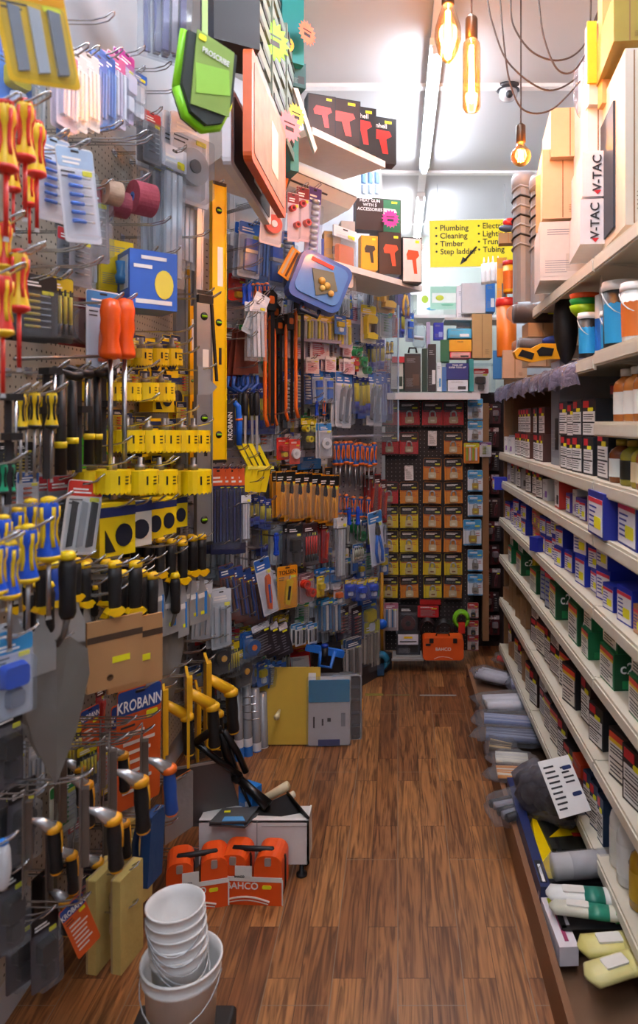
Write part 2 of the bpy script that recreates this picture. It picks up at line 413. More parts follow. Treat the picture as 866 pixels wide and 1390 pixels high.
def finishing_trowel(desc, plate, collar, grip, shankm=None, L=.28, wd=.11, stripe=True, thick=.003, branch=False):
    """flat rectangular blade hung on its end, handle bracket standing off the front"""
    k=('ft',plate,collar,grip,L,wd,thick,branch)
    if k in CT: return CT[k]
    t=T('plastering_trowel','trowel',desc,L); P=C(plate,.35,.8 if plate in('8d8b88','6d6a68','a7a5a0') else 0,.2,9); Y=C(collar,.4); G=C(grip,.5)
    t.part('blade', MB().box((0,0,-L/2),(wd,thick,L),P))
    s=MB()
    if branch:      # thick plastic neck growing out of the plate
        s.tube([(0,-.004,-L*.22),(0,-.03,-L*.3),(0,-.075,-L*.42)], .014, Y, 10, [.012,.016,.018])
        s.box((0,-.008,-L*.45),(.03,.014,L*.8),Y)
    else:
        s.box((0,-.010,-L*.45),(.022,.018,L*.7),P)
        s.tube([(0,-.014,-L*.3),(0,-.04,-L*.34),(0,-.072,-L*.43)], .01, C('d9dbde',.25,.7), 10, [.006,.013,.020])
    t.part('shank', s)
    g=MB(); M=TR(0,-.075,-L*.42)@RX(-.06)
    g.lathe([(.016,-L*.48),(.02,-L*.45),(.017,-L*.34),(.019,-L*.2),(.0165,-.012),(.0165,0)],G,12,M=M)
    col=MB().lathe([(.017,-.014),(.0225,-.012),(.0225,.002),(.016,.008),(.001,.010)],Y,12,M=M)
    subs=[('collar',col),('end_cap',MB().lathe([(.001,-L*.5),(.014,-L*.497),(.0175,-L*.48),(.0165,-L*.465)],Y,12,M=M))]
    if stripe: subs.append(('stripe',MB().tube([(0.012,-.0145,-.02),(.006,-.0175,-L*.16),(-.004,-.0185,-L*.28)],.006,Y,6,[.008,.006,.002],M=M)))
    t.part('handle',g,subs); CT[k]=t; return t

def float_block(desc, col, back, L=.26, wd=.11, th=.03):
    k=('fb',col,back,L,wd,th)
    if k in CT: return CT[k]
    t=T('foam_float','plastering float',desc,L)
    t.part('pad', MB().prism(rr(wd,L,.004,0,-L/2), -th, -.006, C(col,.8,0,.12,40,.2)))
    t.part('backing_board', MB().prism(rr(wd,L,.004,0,-L/2), -.006, .0, C(back,.5)))
    h=MB(); h.tube([(0,0,-L*.25),(0,.035,-L*.3),(0,.04,-L*.5),(0,.035,-L*.7),(0,0,-L*.75)], .011, C(back,.5), 8); t.part('handle',h)
    CT[k]=t; return t

def hole_saw(desc, D=.08, dp=.05, name='hole_saw'):
    # open end faces -y with teeth, lies with its axis across the hook
    k=('hs',D,dp)
    if k in CT: return CT[k]
    t=T(name,'hole saw',desc,dp*1.25); r=D/2; seg=24; vs=[]; fs=[]; Y=C('f6d400',.38)
    for z in (0,-dp): vs+= [(r*math.cos(2*PI*k/seg), r*math.sin(2*PI*k/seg), z) for k in range(seg)]
    vs+=[(r*math.cos(2*PI*(k+.3)/seg), r*math.sin(2*PI*(k+.3)/seg), -dp-.006) for k in range(seg)]
    fs=[(k+seg,(k+1)%seg+seg,(k+1)%seg,k) for k in range(seg)]+[(k+seg,k+2*seg,(k+1)%seg+seg) for k in range(seg)]+[tuple(range(seg))]
    b=MB().add(vs,fs,Y)
    for a in (-1.9,-.9,.6,2.2): b.box((0,0,0),(.004,.001,dp*.4),BLK,RZ(a)@TR(r,0,-dp*.45)@RZ(PI/2))
    for i in range(3): b.box((0,0,0),(.010,.001,.003),BLK,RZ(-1.4)@TR(r,0,-dp*.3-.008*i)@RZ(PI/2))
    t.part('cup', b); t.part('arbor', MB().lathe([(.005,-.02),(.008,0),(.012,.0),(.012,.012),(.006,.014),(.006,.03)], DSTEEL, 8))
    CT[k]=t; return t

def carton(w, d, h, base, desc, side=None, front=None, top=None, txt=None, tcol='ffffff', name='carton', cat='box', style='lamp', tsize=None, ftxt=None, fcol='222222', cyc=None):
    """standing box: front face -y (width w), depth d, origin at bottom centre of its front face"""
    k=('ct',w,d,h,base,side,front,top,txt,style,ftxt,name,tcol,fcol)
    if k in CT: return CT[k]
    t=T(name,cat,desc,h); b=MB(); bm=C(base,.5)
    b.box((0,d/2,h/2),(w,d,h),bm)
    if side: b.box((-w/2-.0003,d/2,h/2),(.0006,d*.98,h*.98),C(side,.5)); b.box((w/2+.0003,d/2,h/2),(.0006,d*.98,h*.98),C(side,.5))
    e=.0006
    if style=='lamp':
        fm=C(front or 'e8e8e6',.55)
        b.box((0,-e,h*.36),(w*.86,e*2,h*.62),fm); lines(b,-w*.38,w*.38,h*.62,h*.44,-e*2.4,3); b.box((0,-e*2.4,h*.38),(w*.86,e,h*.035),BLK); lines(b,-w*.38,w*.38,h*.34,h*.1,-e*2.4,4)
        b.box((-w*.22,-e,h*.86),(w*.4,e*2,h*.18),C('c8202c',.4)); b.prism(rr(w*.36,h*.1,h*.03,w*.12,h*.72),-e*3,0,STK)
    elif style=='fuse':
        b.box((0,-e,h*.45),(w*.88,e*2,h*.8),C(front or 'e6e6ea',.55)); b.box((0,-e*2,h*.8),(w*.88,e*2,h*.1),C('e03048',.4)); lines(b,-w*.38,w*.1,h*.7,h*.15,-e*2.4,5,C('3040a0',.5)); b.prism(rr(w*.42,h*.26,h*.05,w*.15,h*.32),-e*3.4,0,STK)
    elif style=='screw':
        b.box((-w*.04,-e,h*.42),(w*.9,e*2,h*.72),C('e9e7dd',.55)); b.box((0,-e*2,h*.87),(w*.9,e*2,h*.12),C('d8402c',.4)); b.box((0,-e*2,h*.77),(w*.9,e*2,h*.08),C('e8c820',.4)); lines(b,-w*.4,w*.38,h*.7,h*.5,-e*2.6,3); b.box((0,-e*2.4,h*.4),(w*.86,e,h*.03),BLK); lines(b,-w*.4,w*.38,h*.34,h*.1,-e*2.6,3)
        b.box((0,d*.62,h+e),(w*.98,d*.5,e*2),C('b02a20',.5))
        for s in (-1,1): b.box((s*(w/2+e),d*.55,h*.16),(e*2,d*.8,h*.22),C('1f8a4c',.5))
    elif style=='photo':
        b.box((0,-e,h*.5),(w*.94,e*2,h*.94),C(front or '3a2420',.5)); b.prism([(-w*.3,h*.62),(-w*.26,h*.5),(0,h*.5),(w*.1,h*.2),(w*.26,h*.2),(w*.2,h*.52),(w*.36,h*.6),(w*.3,h*.7),(-w*.2,h*.72)],-e*4,0,C(fcol,.4)); b.box((w*.26,-e*2.4,h*.9),(w*.2,e,h*.06),STK)
    elif style=='print':
        b.box((0,-e,h*.5),(w*.9,e*2,h*.86),C(front or base,.5)); lines(b,-w*.4,w*.1,h*.35,h*.12,-e*2.6,6,GREY,.25); b.prism(rr(w*.4,h*.3,.003,w*.2,h*.3),-e*3,0,C(fcol,.5)); lines(b,-w*.36,w*.3,h*.88,h*.76,-e*2.6,3,GREY,.35)
    elif style=='plain':
        b.box((0,-e*.5,h*.5),(.004,e,h*.98),C('8d6a44',.8)); b.box((0,d/2,h+e*.5),(w*.98,.004,e),C('8d6a44',.8)); lines(b,w*.15,w*.38,h*.2,h*.08,-e*1.6,5,C('7a5a3c',.7),.25)
    if top: b.box((0,d/2,h+e),(w*1.01,d*1.01,e*2),C(top,.5))
    subs=[]
    if txt:   # lettering on the near side of the box (+x when shelved on the right)
        s_=tsize or h*.3
        subs.append(('lettering',text_mesh(txt,s_,C(tcol,.5),M=TR(w/2+.0014,d*(.24 if style=='screw' else .5),h*.6)@RZ(PI/2),squeeze=min(1,d*.9/(len(txt)*s_*.55)))))
    if ftxt:
        s_=h*.14
        subs.append(('lettering',text_mesh(ftxt,s_,C(tcol,.5),M=TR(0,-.0026,h*.8),squeeze=min(1,w*.9/(max(len(x) for x in ftxt.split('\n'))*s_*.55)))))
    t.part('box' , b, subs) if subs else t.part('box',b)
    CT[k]=t; return t

def spirit_level(desc, L, w, th, col, ends=True, vials=(.1,.5,.9)):
    k=('sl',L,w,col)
    if k in CT: return CT[k]
    t=T('spirit_level','spirit level',desc,L); A=C(col,.35,.7 if col=='a9adb2' else 0)
    b=MB(); b.box((0,0,-L/2),(w,th*.5,L),A); b.box((-w/2,0,-L/2),(.004,th,L),A); b.box((w/2,0,-L/2),(.004,th,L),A)
    subs=[]
    for v in vials:
        subs.append(('vial',MB().lathe([(.0001,-th*.32),(w*.24,-th*.32),(w*.24,th*.32),(.0001,th*.32)],BLK,16,M=TR(0,0,-L*v)@RX(PI/2)).cyl((-w*.16,-th*.36,-L*v),(w*.16,-th*.36,-L*v),w*.07,C('9ae01c',.2),8)))
    t.part('rail',b,subs); t.part('end_cap',MB().box((0,0,-.006),(w*1.04,th*1.04,.012),BLK)); t.part('end_cap',MB().box((0,0,-L+.006),(w*1.04,th*1.04,.012),BLK))
    t.part('scale_label',MB().box((w*.1,-th*.27,-L*.3),(w*.4,.001,L*.14),WHT).box((w*.1,-th*.28,-L*.62),(w*.2,.001,L*.06),BLK))
    CT[k]=t; return t

def starburst(col, desc, R=.06):
    k=('sb',col)
    if k in CT: return CT[k]
    t=T('starburst_price_card','price card',desc,R*2); n=16
    pts=[((R if i%2==0 else R*.74)*math.cos(PI*i/n),-R+(R if i%2==0 else R*.74)*math.sin(PI*i/n)) for i in range(2*n)]
    b=MB().prism(pts,-.0006,.0006,C(col,.6)); b.prism(rr(R*.9,R*.1,.001,0,-R*.8),-.001,0,BLK).prism(rr(R*.7,R*.26,.001,0,-R*1.15),-.001,0,INK)
    t.part('starburst_price_card',b); CT[k]=t; return t

def tub(r, h, body, lid, desc, label=None, txt=None, handle=True, name='paint_tub'):
    k=('tub',r,h,body,lid,label,txt)
    if k in CT: return CT[k]
    t=T(name,'tub',desc,h); b=MB(); b.lathe([(r*.86,0),(r*.9,.004),(r*.96,h*.88)],C(body,.4),28)
    subs=[]
    if label:
        vs=[];fs=[];n=16
        for j in (0,1):
            for i in range(n+1):
                a=-PI*.95+PI*.9*i/n; rad=(r*.905 if j==0 else r*.945)+.0015; z=h*.1 if j==0 else h*(.68 if i%2 else .66)
                vs.append((rad*math.cos(a),rad*math.sin(a),z))
        fs=[(i,i+1,i+n+2,i+n+1) for i in range(n)]
        q=MB().add(vs,fs,C(label,.4),True)
        subs.append(('wrap_label',q))
    if txt: subs.append(('lettering',text_mesh(txt,h*.2,WHT,M=TR(-r*.25,-r*.98,h*.62),squeeze=.8)))
    t.part('pail',b,subs)
    t.part('lid',MB().lathe([(r*.97,h*.86),(r*1.03,h*.87),(r*1.03,h*.94),(r*.98,h*.96),(r*.97,h),(r*.9,h),(r*.88,h*.97),(.001,h*.97)],C(lid,.4),28))
    if handle:
        t.part('handle',MB().tube([(r*1.02*math.cos(a),r*1.02*math.sin(a)*.9,h*.84-.35*h*max(0,-math.sin(a))) for a in [-PI*i/10 for i in range(11)]],.0022,STEEL,6))
    CT[k]=t; return t

def bottle(r,h,body,cap,desc,label='d8d8d4',cat='bottle',name='bottle',trans=False):
    k=('bo',r,h,body,cap,label)
    if k in CT: return CT[k]
    t=T(name,cat,desc,h)
    t.part('body',MB().lathe([(r*.9,0),(r,.005),(r,h*.66),(r*.85,h*.76),(r*.4,h*.84),(r*.38,h*.88)],C(body,.2),18),[('label',MB().lathe([(r*1.01,h*.14),(r*1.01,h*.56)],C(label,.5),18,caps=False).box((0,-r*1.02,h*.4),(r*.9,.001,h*.05),INK).box((0,-r*1.02,h*.3),(r*.7,.001,h*.03),INK))])
    t.part('cap',MB().lathe([(r*.46,h*.86),(r*.46,h*.99),(r*.4,h),(.001,h)],C(cap,.4),14)); CT[k]=t; return t
def sealant_tube(desc,body='eeeeec',band='1d6fd0',L=.24,r=.026):
    k=('st',body,band)
    if k in CT: return CT[k]
    t=T('sealant_tube','sealant tube',desc,L*1.35)
    t.part('cartridge',MB().lathe([(r,0),(r,L),(r*.5,L+.004)],C(body,.35),16),[('wrap_label',MB().lathe([(r*1.01,L*.1),(r*1.01,L*.62)],C(band,.4),16,caps=False))])
    t.part('nozzle',MB().lathe([(r*.34,L),(r*.3,L+.02),(r*.1,L*1.35),(.001,L*1.35)],WHT,10)); CT[k]=t; return t
# ================= room =================
def grid_holes(name, base, hole, pitch=.0254, r=.09, axis='yz', rough=.6):
    m, nt, N, L, b = new_mat(name)
    tc = N.new('ShaderNodeTexCoord'); sx = N.new('ShaderNodeSeparateXYZ'); L.new(tc.outputs['Object'], sx.inputs[0])
    cb = N.new('ShaderNodeCombineXYZ'); L.new(sx.outputs['XYZ'.index(axis[0].upper())], cb.inputs[0]); L.new(sx.outputs['XYZ'.index(axis[1].upper())], cb.inputs[1])
    def vm(op, a, c=None):
        n = N.new('ShaderNodeVectorMath'); n.operation = op; L.new(a, n.inputs[0])
        if c is not None: n.inputs[1].default_value = c
        return n
    s = vm('MULTIPLY', cb.outputs[0], (1/pitch,1/pitch,0)); f = vm('FRACTION', s.outputs[0]); d = vm('SUBTRACT', f.outputs[0], (.5,.5,0)); l = vm('LENGTH', d.outputs[0])
    lt = N.new('ShaderNodeMath'); lt.operation='LESS_THAN'; lt.inputs[1].default_value = r*1.6; L.new(l.outputs['Value'], lt.inputs[0])
    nz = N.new('ShaderNodeTexNoise'); nz.inputs['Scale'].default_value=6; L.new(tc.outputs['Object'], nz.inputs['Vector'])
    m1 = N.new('ShaderNodeMix'); m1.data_type='RGBA'; m1.inputs[6].default_value=lin(base); m1.inputs[7].default_value=tuple(c*.8 for c in lin(base)[:3])+(1,); L.new(nz.outputs['Fac'], m1.inputs[0])
    m2 = N.new('ShaderNodeMix'); m2.data_type='RGBA'; m2.inputs[7].default_value=lin(hole); L.new(m1.outputs[2], m2.inputs[6]); L.new(lt.outputs[0], m2.inputs[0])
    L.new(m2.outputs[2], b.inputs['Base Color']); b.inputs['Roughness'].default_value=rough
    return m
def floor_mat():
    m, nt, N, L, b = new_mat('walnut_laminate')
    tc=N.new('ShaderNodeTexCoord'); sx=N.new('ShaderNodeSeparateXYZ'); L.new(tc.outputs['Object'],sx.inputs[0])
    cb=N.new('ShaderNodeCombineXYZ'); L.new(sx.outputs[1],cb.inputs[0]); L.new(sx.outputs[0],cb.inputs[1])
    def brick(w,h,off,mortar,c1,c2,cm):
        br=N.new('ShaderNodeTexBrick'); br.inputs['Scale'].default_value=1; br.offset=off; br.squash=1
        br.inputs['Brick Width'].default_value=w; br.inputs['Row Height'].default_value=h; br.inputs['Mortar Size'].default_value=mortar; br.inputs['Bias'].default_value=0
        br.inputs['Color1'].default_value=c1; br.inputs['Color2'].default_value=c2; br.inputs['Mortar'].default_value=cm
        L.new(cb.outputs[0],br.inputs['Vector']); return br
    br=brick(.52,.088,.37,.0009,lin('b07a48'),lin('80502e'),lin('4a2f20'))
    # grain: noise stretched along the boards, offset per strip
    mp=N.new('ShaderNodeVectorMath'); mp.operation='MULTIPLY'; mp.inputs[1].default_value=(2.2,34,1); L.new(cb.outputs[0],mp.inputs[0])
    ad=N.new('ShaderNodeVectorMath'); ad.operation='ADD'; L.new(mp.outputs[0],ad.inputs[0])
    sc_=N.new('ShaderNodeVectorMath'); sc_.operation='SCALE'; sc_.inputs['Scale'].default_value=40; L.new(br.outputs['Color'],sc_.inputs[0]); L.new(sc_.outputs[0],ad.inputs[1])
    nz=N.new('ShaderNodeTexNoise'); nz.inputs['Scale'].default_value=1.6; nz.inputs['Detail'].default_value=6; nz.inputs['Distortion'].default_value=1.6; L.new(ad.outputs[0],nz.inputs['Vector'])
    cr=N.new('ShaderNodeValToRGB'); cr.color_ramp.elements[0].position=.36; cr.color_ramp.elements[0].color=(.38,.34,.32,1); cr.color_ramp.elements[1].position=.62; cr.color_ramp.elements[1].color=(1.12,1.1,1.05,1)
    L.new(nz.outputs['Fac'],cr.inputs[0])
    mu=N.new('ShaderNodeMix'); mu.data_type='RGBA'; mu.blend_type='MULTIPLY'; mu.inputs[0].default_value=1; L.new(br.outputs['Color'],mu.inputs[6]); L.new(cr.outputs[0],mu.inputs[7])
    b2=brick(1.2,.176,.5,.0012,(0,0,0,1),(0,0,0,1),(1,1,1,1))
    m3=N.new('ShaderNodeMix'); m3.data_type='RGBA'; m3.inputs[7].default_value=lin('8a7662'); L.new(b2.outputs['Color'],m3.inputs[0]); L.new(mu.outputs[2],m3.inputs[6])
    L.new(m3.outputs[2],b.inputs['Base Color'])
    n2=N.new('ShaderNodeTexNoise'); n2.inputs['Scale'].default_value=3; L.new(tc.outputs['Object'],n2.inputs['Vector'])
    mr=N.new('ShaderNodeMapRange'); mr.inputs[3].default_value=.34; mr.inputs[4].default_value=.55; L.new(n2.outputs['Fac'],mr.inputs[0]); L.new(mr.outputs[0],b.inputs['Roughness'])
    bp=N.new('ShaderNodeBump'); bp.inputs['Strength'].default_value=.15; bp.inputs['Distance'].default_value=.002; L.new(nz.outputs['Fac'],bp.inputs['Height']); L.new(bp.outputs[0],b.inputs['Normal'])
    return m
PLASTER = C('c0c2c6', .8, 0, .05, 3); CEILM = C('bbbab8', .8, 0, .04, 2)
struct('floor', MB().box((.1,2,-.05),(3.6,9.2,.1), floor_mat()))
struct('ceiling', MB().box((.1,2,CEIL+.05),(3.6,9.2,.1), CEILM))
struct('wall_left', MB().box((-1.03,.4,1.6),(.1,5.6,3.2), PLASTER))
struct('wall_right', MB().box((1.12,2,1.6),(.1,9,3.2), PLASTER))
struct('wall_back', MB().box((.5,6.45,1.6),(1.4,.1,3.2), C('b8c2b8',.8,0,.05,3)))
struct('wall_front', MB().box((.05,-2.35,1.6),(2.3,.1,3.2), PLASTER))
aw = MB(); n3 = -AN*.05; q0=A0+n3; q1=A1+n3; 
def slab(b, p, q, th, z0, z1, mat, nrm):
    a=[p,q,q-nrm*th,p-nrm*th]; vs=[(v.x,v.y,z0) for v in a]+[(v.x,v.y,z1) for v in a]
    b.add(vs,[(0,3,2,1),(4,5,6,7),(0,1,5,4),(1,2,6,5),(2,3,7,6),(3,0,4,7)],mat)
slab(aw, q0, q1, .06, 0, CEIL, PLASTER, AN); struct('wall_angle', aw)
struct('wall_side', MB().box((-.14,5.42,1.6),(.06,2.0,3.2), C('c6bab4',.8,0,.05,3)))
for i,y in enumerate((3.53,4.75,2.31,5.95)):
    struct('trim_%d'%(i+1), MB().box((.1,y,CEIL-.009),(2.1,.045,.018), C('f2f2f0',.6)))
struct('trim_5', MB().box((.17,3.8,CEIL-.012),(.05,4.9,.024), C('f2f2f0',.6)))
# fitted pegboards
pg = MB().box((XL-.006,1.73,1.30),(.012,2.8,2.3), grid_holes('pegboard_beige','b3a898','3a332c'))
one('pegboard','pegboard','beige perforated hardboard pegboard covering the left wall', pg)
ap = MB(); slab(ap, A0, A1, .02, .12, 2.35, grid_holes('backing_grey','a6a4ac','4c4c54',.03,.07,'xz'), AN)
one('rack_back_panel','pegboard','grey perforated back panel of the angled tool rack', ap)
bp_ = MB().box((.20,YB+.012,.86),(.56,.024,1.62), grid_holes('backing_black','2a2628','b0a8ac',.026,.05,'xz'))
one('display_board','pegboard','black perforated display board holding the padlock cards', bp_)
one('timber_post','post','bare timber post right of the padlock display board', MB().box((.555,4.44,.87),(.04,.05,1.5),C('8c6642',.7,0,.3,6)))
one('gap_shade_sheet','panel','dark sheet standing in for shade in the gap behind the timber post',MB().box((.62,4.70,.85),(.30,.02,1.7), C('2a1c1c',.8,0,.5,9)))  # added sheet, its dark colour paints the shade of the gap
for i in range(20):
    K=card(.06,.13,('5a1c24','3a2a30','70303a','b8b0b4')[i%4],('3a2024','581a24','2a2226')[i%3],('knife','lump','bits')[i%3],('6a2a34','8a8088','3a1a20')[i%3],'2a2426',desc='dark maroon carded tool hanging in the gap behind the timber post',sticker=i%5==0,bub=False)
    put(K,(.60+.045*(i%2)+random.uniform(-.01,.01),4.62,1.62-.155*(i//2)),random.uniform(-.3,.3),label=K.desc,group='maroon cards in the gap behind the post')

# ---- lighting: fluorescent battens and filament bulbs --------------------------------
TUBE = glow('eaf1ff', 30); 
def batten(y0,y1,label,x=.17):
    L_=y1-y0; t=T('fluorescent_light','ceiling light',label,1)
    t.part('batten',MB().box((0,0,.035),(.06,L_,.03),C('f4f4f2',.5)).box((0,-L_/2+.02,.01),(.035,.03,.05),WHT).box((0,L_/2-.02,.01),(.035,.03,.05),WHT))
    t.part('tube',MB().tube([(0,-L_/2+.035,-.004),(0,L_/2-.035,-.004)],.019,TUBE,12))
    put(t,(x,(y0+y1)/2,CEIL-.075),label=label)
batten(3.05,4.55,'lit fluorescent tube on the ceiling above the aisle, nearer one in view')
batten(5.1,6.3,'lit fluorescent tube on the ceiling beyond the padlock display')
batten(1.2,2.6,'lit fluorescent tube just above the frame, nearest the camera')
batten(-.2,1.3,'lit fluorescent tube on the ceiling above the camera',-.42)
batten(-1.6,-.3,'lit fluorescent tube on the ceiling behind the camera',.17)
WARM = glow('ffb54a', 90); 
def amber():
    m=bpy.data.materials.new('amber_glass'); m.use_nodes=True; nt=m.node_tree; N=nt.nodes; L=nt.links; N.clear()
    o=N.new('ShaderNodeOutputMaterial'); mx=N.new('ShaderNodeMixShader'); tr=N.new('ShaderNodeBsdfTransparent'); tr.inputs[0].default_value=lin('ffcf86')
    g=N.new('ShaderNodeBsdfGlossy'); g.inputs['Roughness'].default_value=.05; lw=N.new('ShaderNodeLayerWeight'); lw.inputs[0].default_value=.3
    L.new(lw.outputs['Facing'],mx.inputs[0]); L.new(tr.outputs[0],mx.inputs[1]); L.new(g.outputs[0],mx.inputs[2]); L.new(mx.outputs[0],o.inputs[0]); return m
AMB = amber(); CORD = C('3a2a20',.6); BRZ=C('4a3a2c',.35,.6)
def bulb(px,py_sock,py_bot,y,shape,label):
    p=at(px,py_sock,y); s=y/F; hh=(py_bot-py_sock)*s
    t=T('filament_bulb','light bulb',label,1)
    t.part('socket',MB().lathe([(.006,.075),(.017,.065),(.019,.06),(.019,0),(.016,-.004)],BRZ,16))
    if shape=='tube': prof=[(.015,0),(.026,-.015),(.028,-.03),(.028,-hh+.02),(.02,-hh+.006),(.001,-hh)]
    elif shape=='globe': prof=[(.014,0),(.018,-.014)]+[(.04*math.sin(a),-.055+.04*math.cos(a)) for a in [PI*k/10 for k in range(2,11)]]
    else: prof=[(.015,0),(.026,-.03),(.038,-.07),(.04,-.10),(.03,-.14),(.012,-.17),(.001,-.175)]
    t.part('glass',MB().lathe(prof[::-1],AMB,20,caps=False))
    f=MB(); z1=-(.02 if shape!='globe' else .03); z2=prof[-1][1]*.85 if shape!='globe' else -.075
    for k in range(6 if shape!='globe' else 5):
        a=2*PI*k/6; rr_=.009 if shape!='globe' else .012
        f.tube([(rr_*.5*math.cos(a),rr_*.5*math.sin(a),z1),(rr_*math.cos(a+.4),rr_*math.sin(a+.4),z2)],.0028,WARM,5)
    t.part('filament',f)
    put(t,p,label=label)
    lp=bpy.data.lights.new('bulb_glow','POINT'); lp.energy=2.5; lp.color=(1,.62,.28); lp.shadow_soft_size=.03
    lo=bpy.data.objects.new('bulb_glow',lp); COL.objects.link(lo); lo.location=p+Vector((0,0,-.06-(.09 if shape=='tube' else 0)))
    return p
b1=bulb(608,6,60,2.05,'pear','amber filament bulb at the very top edge, leftmost of the three')
b2=bulb(640,53,154,2.15,'tube','long tubular amber filament bulb hanging from a black cord')
b3=bulb(707,193,228,2.75,'globe','round amber filament bulb hanging lowest near the yellow sign')
def cord(pts,label,r=.0032,g=None):
    P=[Vector(p) for p in pts]; out=[]
    for i in range(len(P)-1):
        a=P[max(i-1,0)];b=P[i];c=P[i+1];d=P[min(i+2,len(P)-1)]
        for k in range(8):
            u=k/8; out.append(.5*((2*b)+(c-a)*u+(2*a-5*b+4*c-d)*u*u+(3*b-a-3*c+d)*u**3))
    out.append(P[-1]); one('cable','cable',label,MB().tube(out,r,CORD,6),group=g)
for p,l in ((b1,'short dark cord above the leftmost amber bulb'),(b2,'straight dark cord above the long tubular bulb'),(b3,'straight dark cord above the round amber bulb')):
    cord([(p.x,p.y,CEIL),(p.x,p.y,(CEIL+p.z)/2),(p.x,p.y,p.z+.07)],l)
cord([at(662,0,2.5),at(668,30,2.5),at(690,85,2.5),at(740,122,2.5),at(780,108,2.5),at(796,80,2.5)],'looped dark cable crossing past the dome camera')
cord([at(679,0,2.45),at(684,60,2.45),at(693,115,2.45),at(712,150,2.45),at(750,148,2.45),at(794,103,2.45)],'lowest looped dark cable beside the round bulb')
cord([at(693,0,2.4),at(697,35,2.4),at(722,70,2.4),at(758,82,2.4),at(790,65,2.4),at(812,15,2.4)],'wide dark cable swag ending at the right-hand shelf top')
cord([at(731,0,2.35),at(738,50,2.35),at(755,92,2.35),at(776,98,2.35),at(796,70,2.35),at(812,20,2.35)],'narrow dark cable loop hanging right of the others')
cord([at(802,0,2.4),at(801,40,2.4),at(800,62,2.4)],'short straight dark cable at the top right')
# dome camera
t=T('dome_camera','security camera','small dome security camera on the ceiling behind the cables',.1)
t.part('base',MB().lathe([(.055,-.02),(.065,-.012),(.065,0)],C('2c2c30',.4),20)); t.part('dome',MB().ball((0,0,-.035),(.048,.048,.04),C('b8babd',.15,.2),20,10),[('lens',MB().ball((0,-.032,-.05),.02,BLK))])
put(t,at(690,101,3.35).lerp(Vector((.53,3.35,CEIL)),1) if False else Vector((.56,3.55,CEIL)),label=t.desc)
# hanging sign
sy=5.0; s0=at(583,300,sy); s1=at(692,363,sy)
t=T('directory_sign','sign','yellow hanging sign listing plumbing, cleaning, timber and electrical departments',1); w=(s1.x-s0.x)*1.05; h=s0.z-s1.z
t.part('sign_board',MB().box((w/2,0,-h/2),(w,.006,h),C('fbe51a',.5)),[('border',MB().box((w/2,.001,-h/2),(w+.014,.006,h+.014),C('f4f4ee',.5))),
 ('lettering',text_mesh('• Plumbing\n• Cleaning\n• Timber\n• Step ladder',h*.17,C('2c2a10',.6),align='LEFT',M=TR(w*.06,-.004,-h*.10)@TR(0,0,-h*.32))),
 ('lettering',text_mesh('• Electrical\n• Lighting\n• Trunking\n• Tubing',h*.17,C('2c2a10',.6),align='LEFT',M=TR(w*.565,-.004,-h*.07)@TR(0,0,-h*.32))),
 ('arrow',MB().tube([(w*.55,-.005,-h*.58),(w*.40,-.005,-h*.88)],h*.022,BLK,6).prism([(w*.35,-h*.96),(w*.44,-h*.86),(w*.385,-h*.79)],-.007,-.002,BLK))])
t.part('hanger',MB().cyl((w*.1,0,0),(w*.1,0,CEIL-s0.z),.002,STEEL).cyl((w*.9,0,0),(w*.9,0,CEIL-s0.z),.002,STEEL))
put(t,s0,0,-.02,label=t.desc)
# posters and rail behind
one('shelf_rail','rail','white rail on the back wall under the yellow sign',MB().box((.37,6.36,2.68),(.95,.04,.05),WHT))
def poster(px0,py0,px1,py1,y,cols,label):
    a=at(px0,py0,y); c=at(px1,py1,y); w=c.x-a.x; h=a.z-c.z; b=MB().box((w/2,0,-h/2),(w,.012,h),C(cols[0],.5))
    b.box((w*.5,-.007,-h*.5),(w*.9,.002,h*.42),C(cols[1],.5)); b.ball((w*.3,-.008,-h*.5),(w*.13,.002,h*.12),C(cols[2],.5)); b.ball((w*.55,-.008,-h*.8),(w*.2,.002,h*.05),C(cols[3],.5))
    one('leaflet_pack','leaflet',label,b,a)
poster(566,385,602,428,5.55,('eef2ee','f8faf8','b0c83c','3c9ccc'),'white leaflet pack with green and blue swirls above the display shelf')
poster(584,389,627,420,5.45,('a8d8c4','eef6ee','d0d840','80c8a8'),'mint green pack with a yellow letter above the display shelf')
one('wall_shelf','shelf','white wall shelf on the back wall behind the padlock display',MB().box((.4,5.5,2.30),(1.0,.42,.025),WHT))
w_=MB().box((.1,5.9,2.0),(.02,.02,.02),WHT)

# ================= right-hand shelving =================
SH = C('cfc8b4',.5,0,.06,12); SHD=C('c9c2b0',.6)
XF=.60; XW=1.06
def shelf_parts(t,y0,y1,zs):
    L_=y1-y0
    for z in zs:
        d=.43
        b=MB().box((XF+d/2,0,z-.009),(d,L_-.006,.018),SH); b.box((XF-.004,0,z-.02),(.008,L_-.006,.044),SH)
        lip=MB().box((XF-.010,0,z-.022),(.004,L_-.012,.030),C('d8d2c0',.35))
        for s in (-1,1): b.prism([(XF,z-.02),(XF+.04,z-.02),(XF+.4,z-.05),(XF+.4,z-.02)][::-1], s*(L_/2-.008)-.002, s*(L_/2-.008)+.002, SHD)
        t.part('shelf',b,[('price_strip',lip)])
    t.part('back_panel',MB().box((1.045,0,1.2),(.02,L_-.004,2.2),C('8d6a48',.8,0,.2,5)))
    t.part('upright',MB().box((1.02,-L_/2+.015,1.2),(.035,.03,2.4),SHD)); t.part('upright',MB().box((1.02,L_/2-.015,1.2),(.035,.03,2.4),SHD))
Z1,Z2,Z3,Z4,Z5,Z6,ZT,ZU=1.325,1.165,.945,.73,.48,.21,1.70,1.995
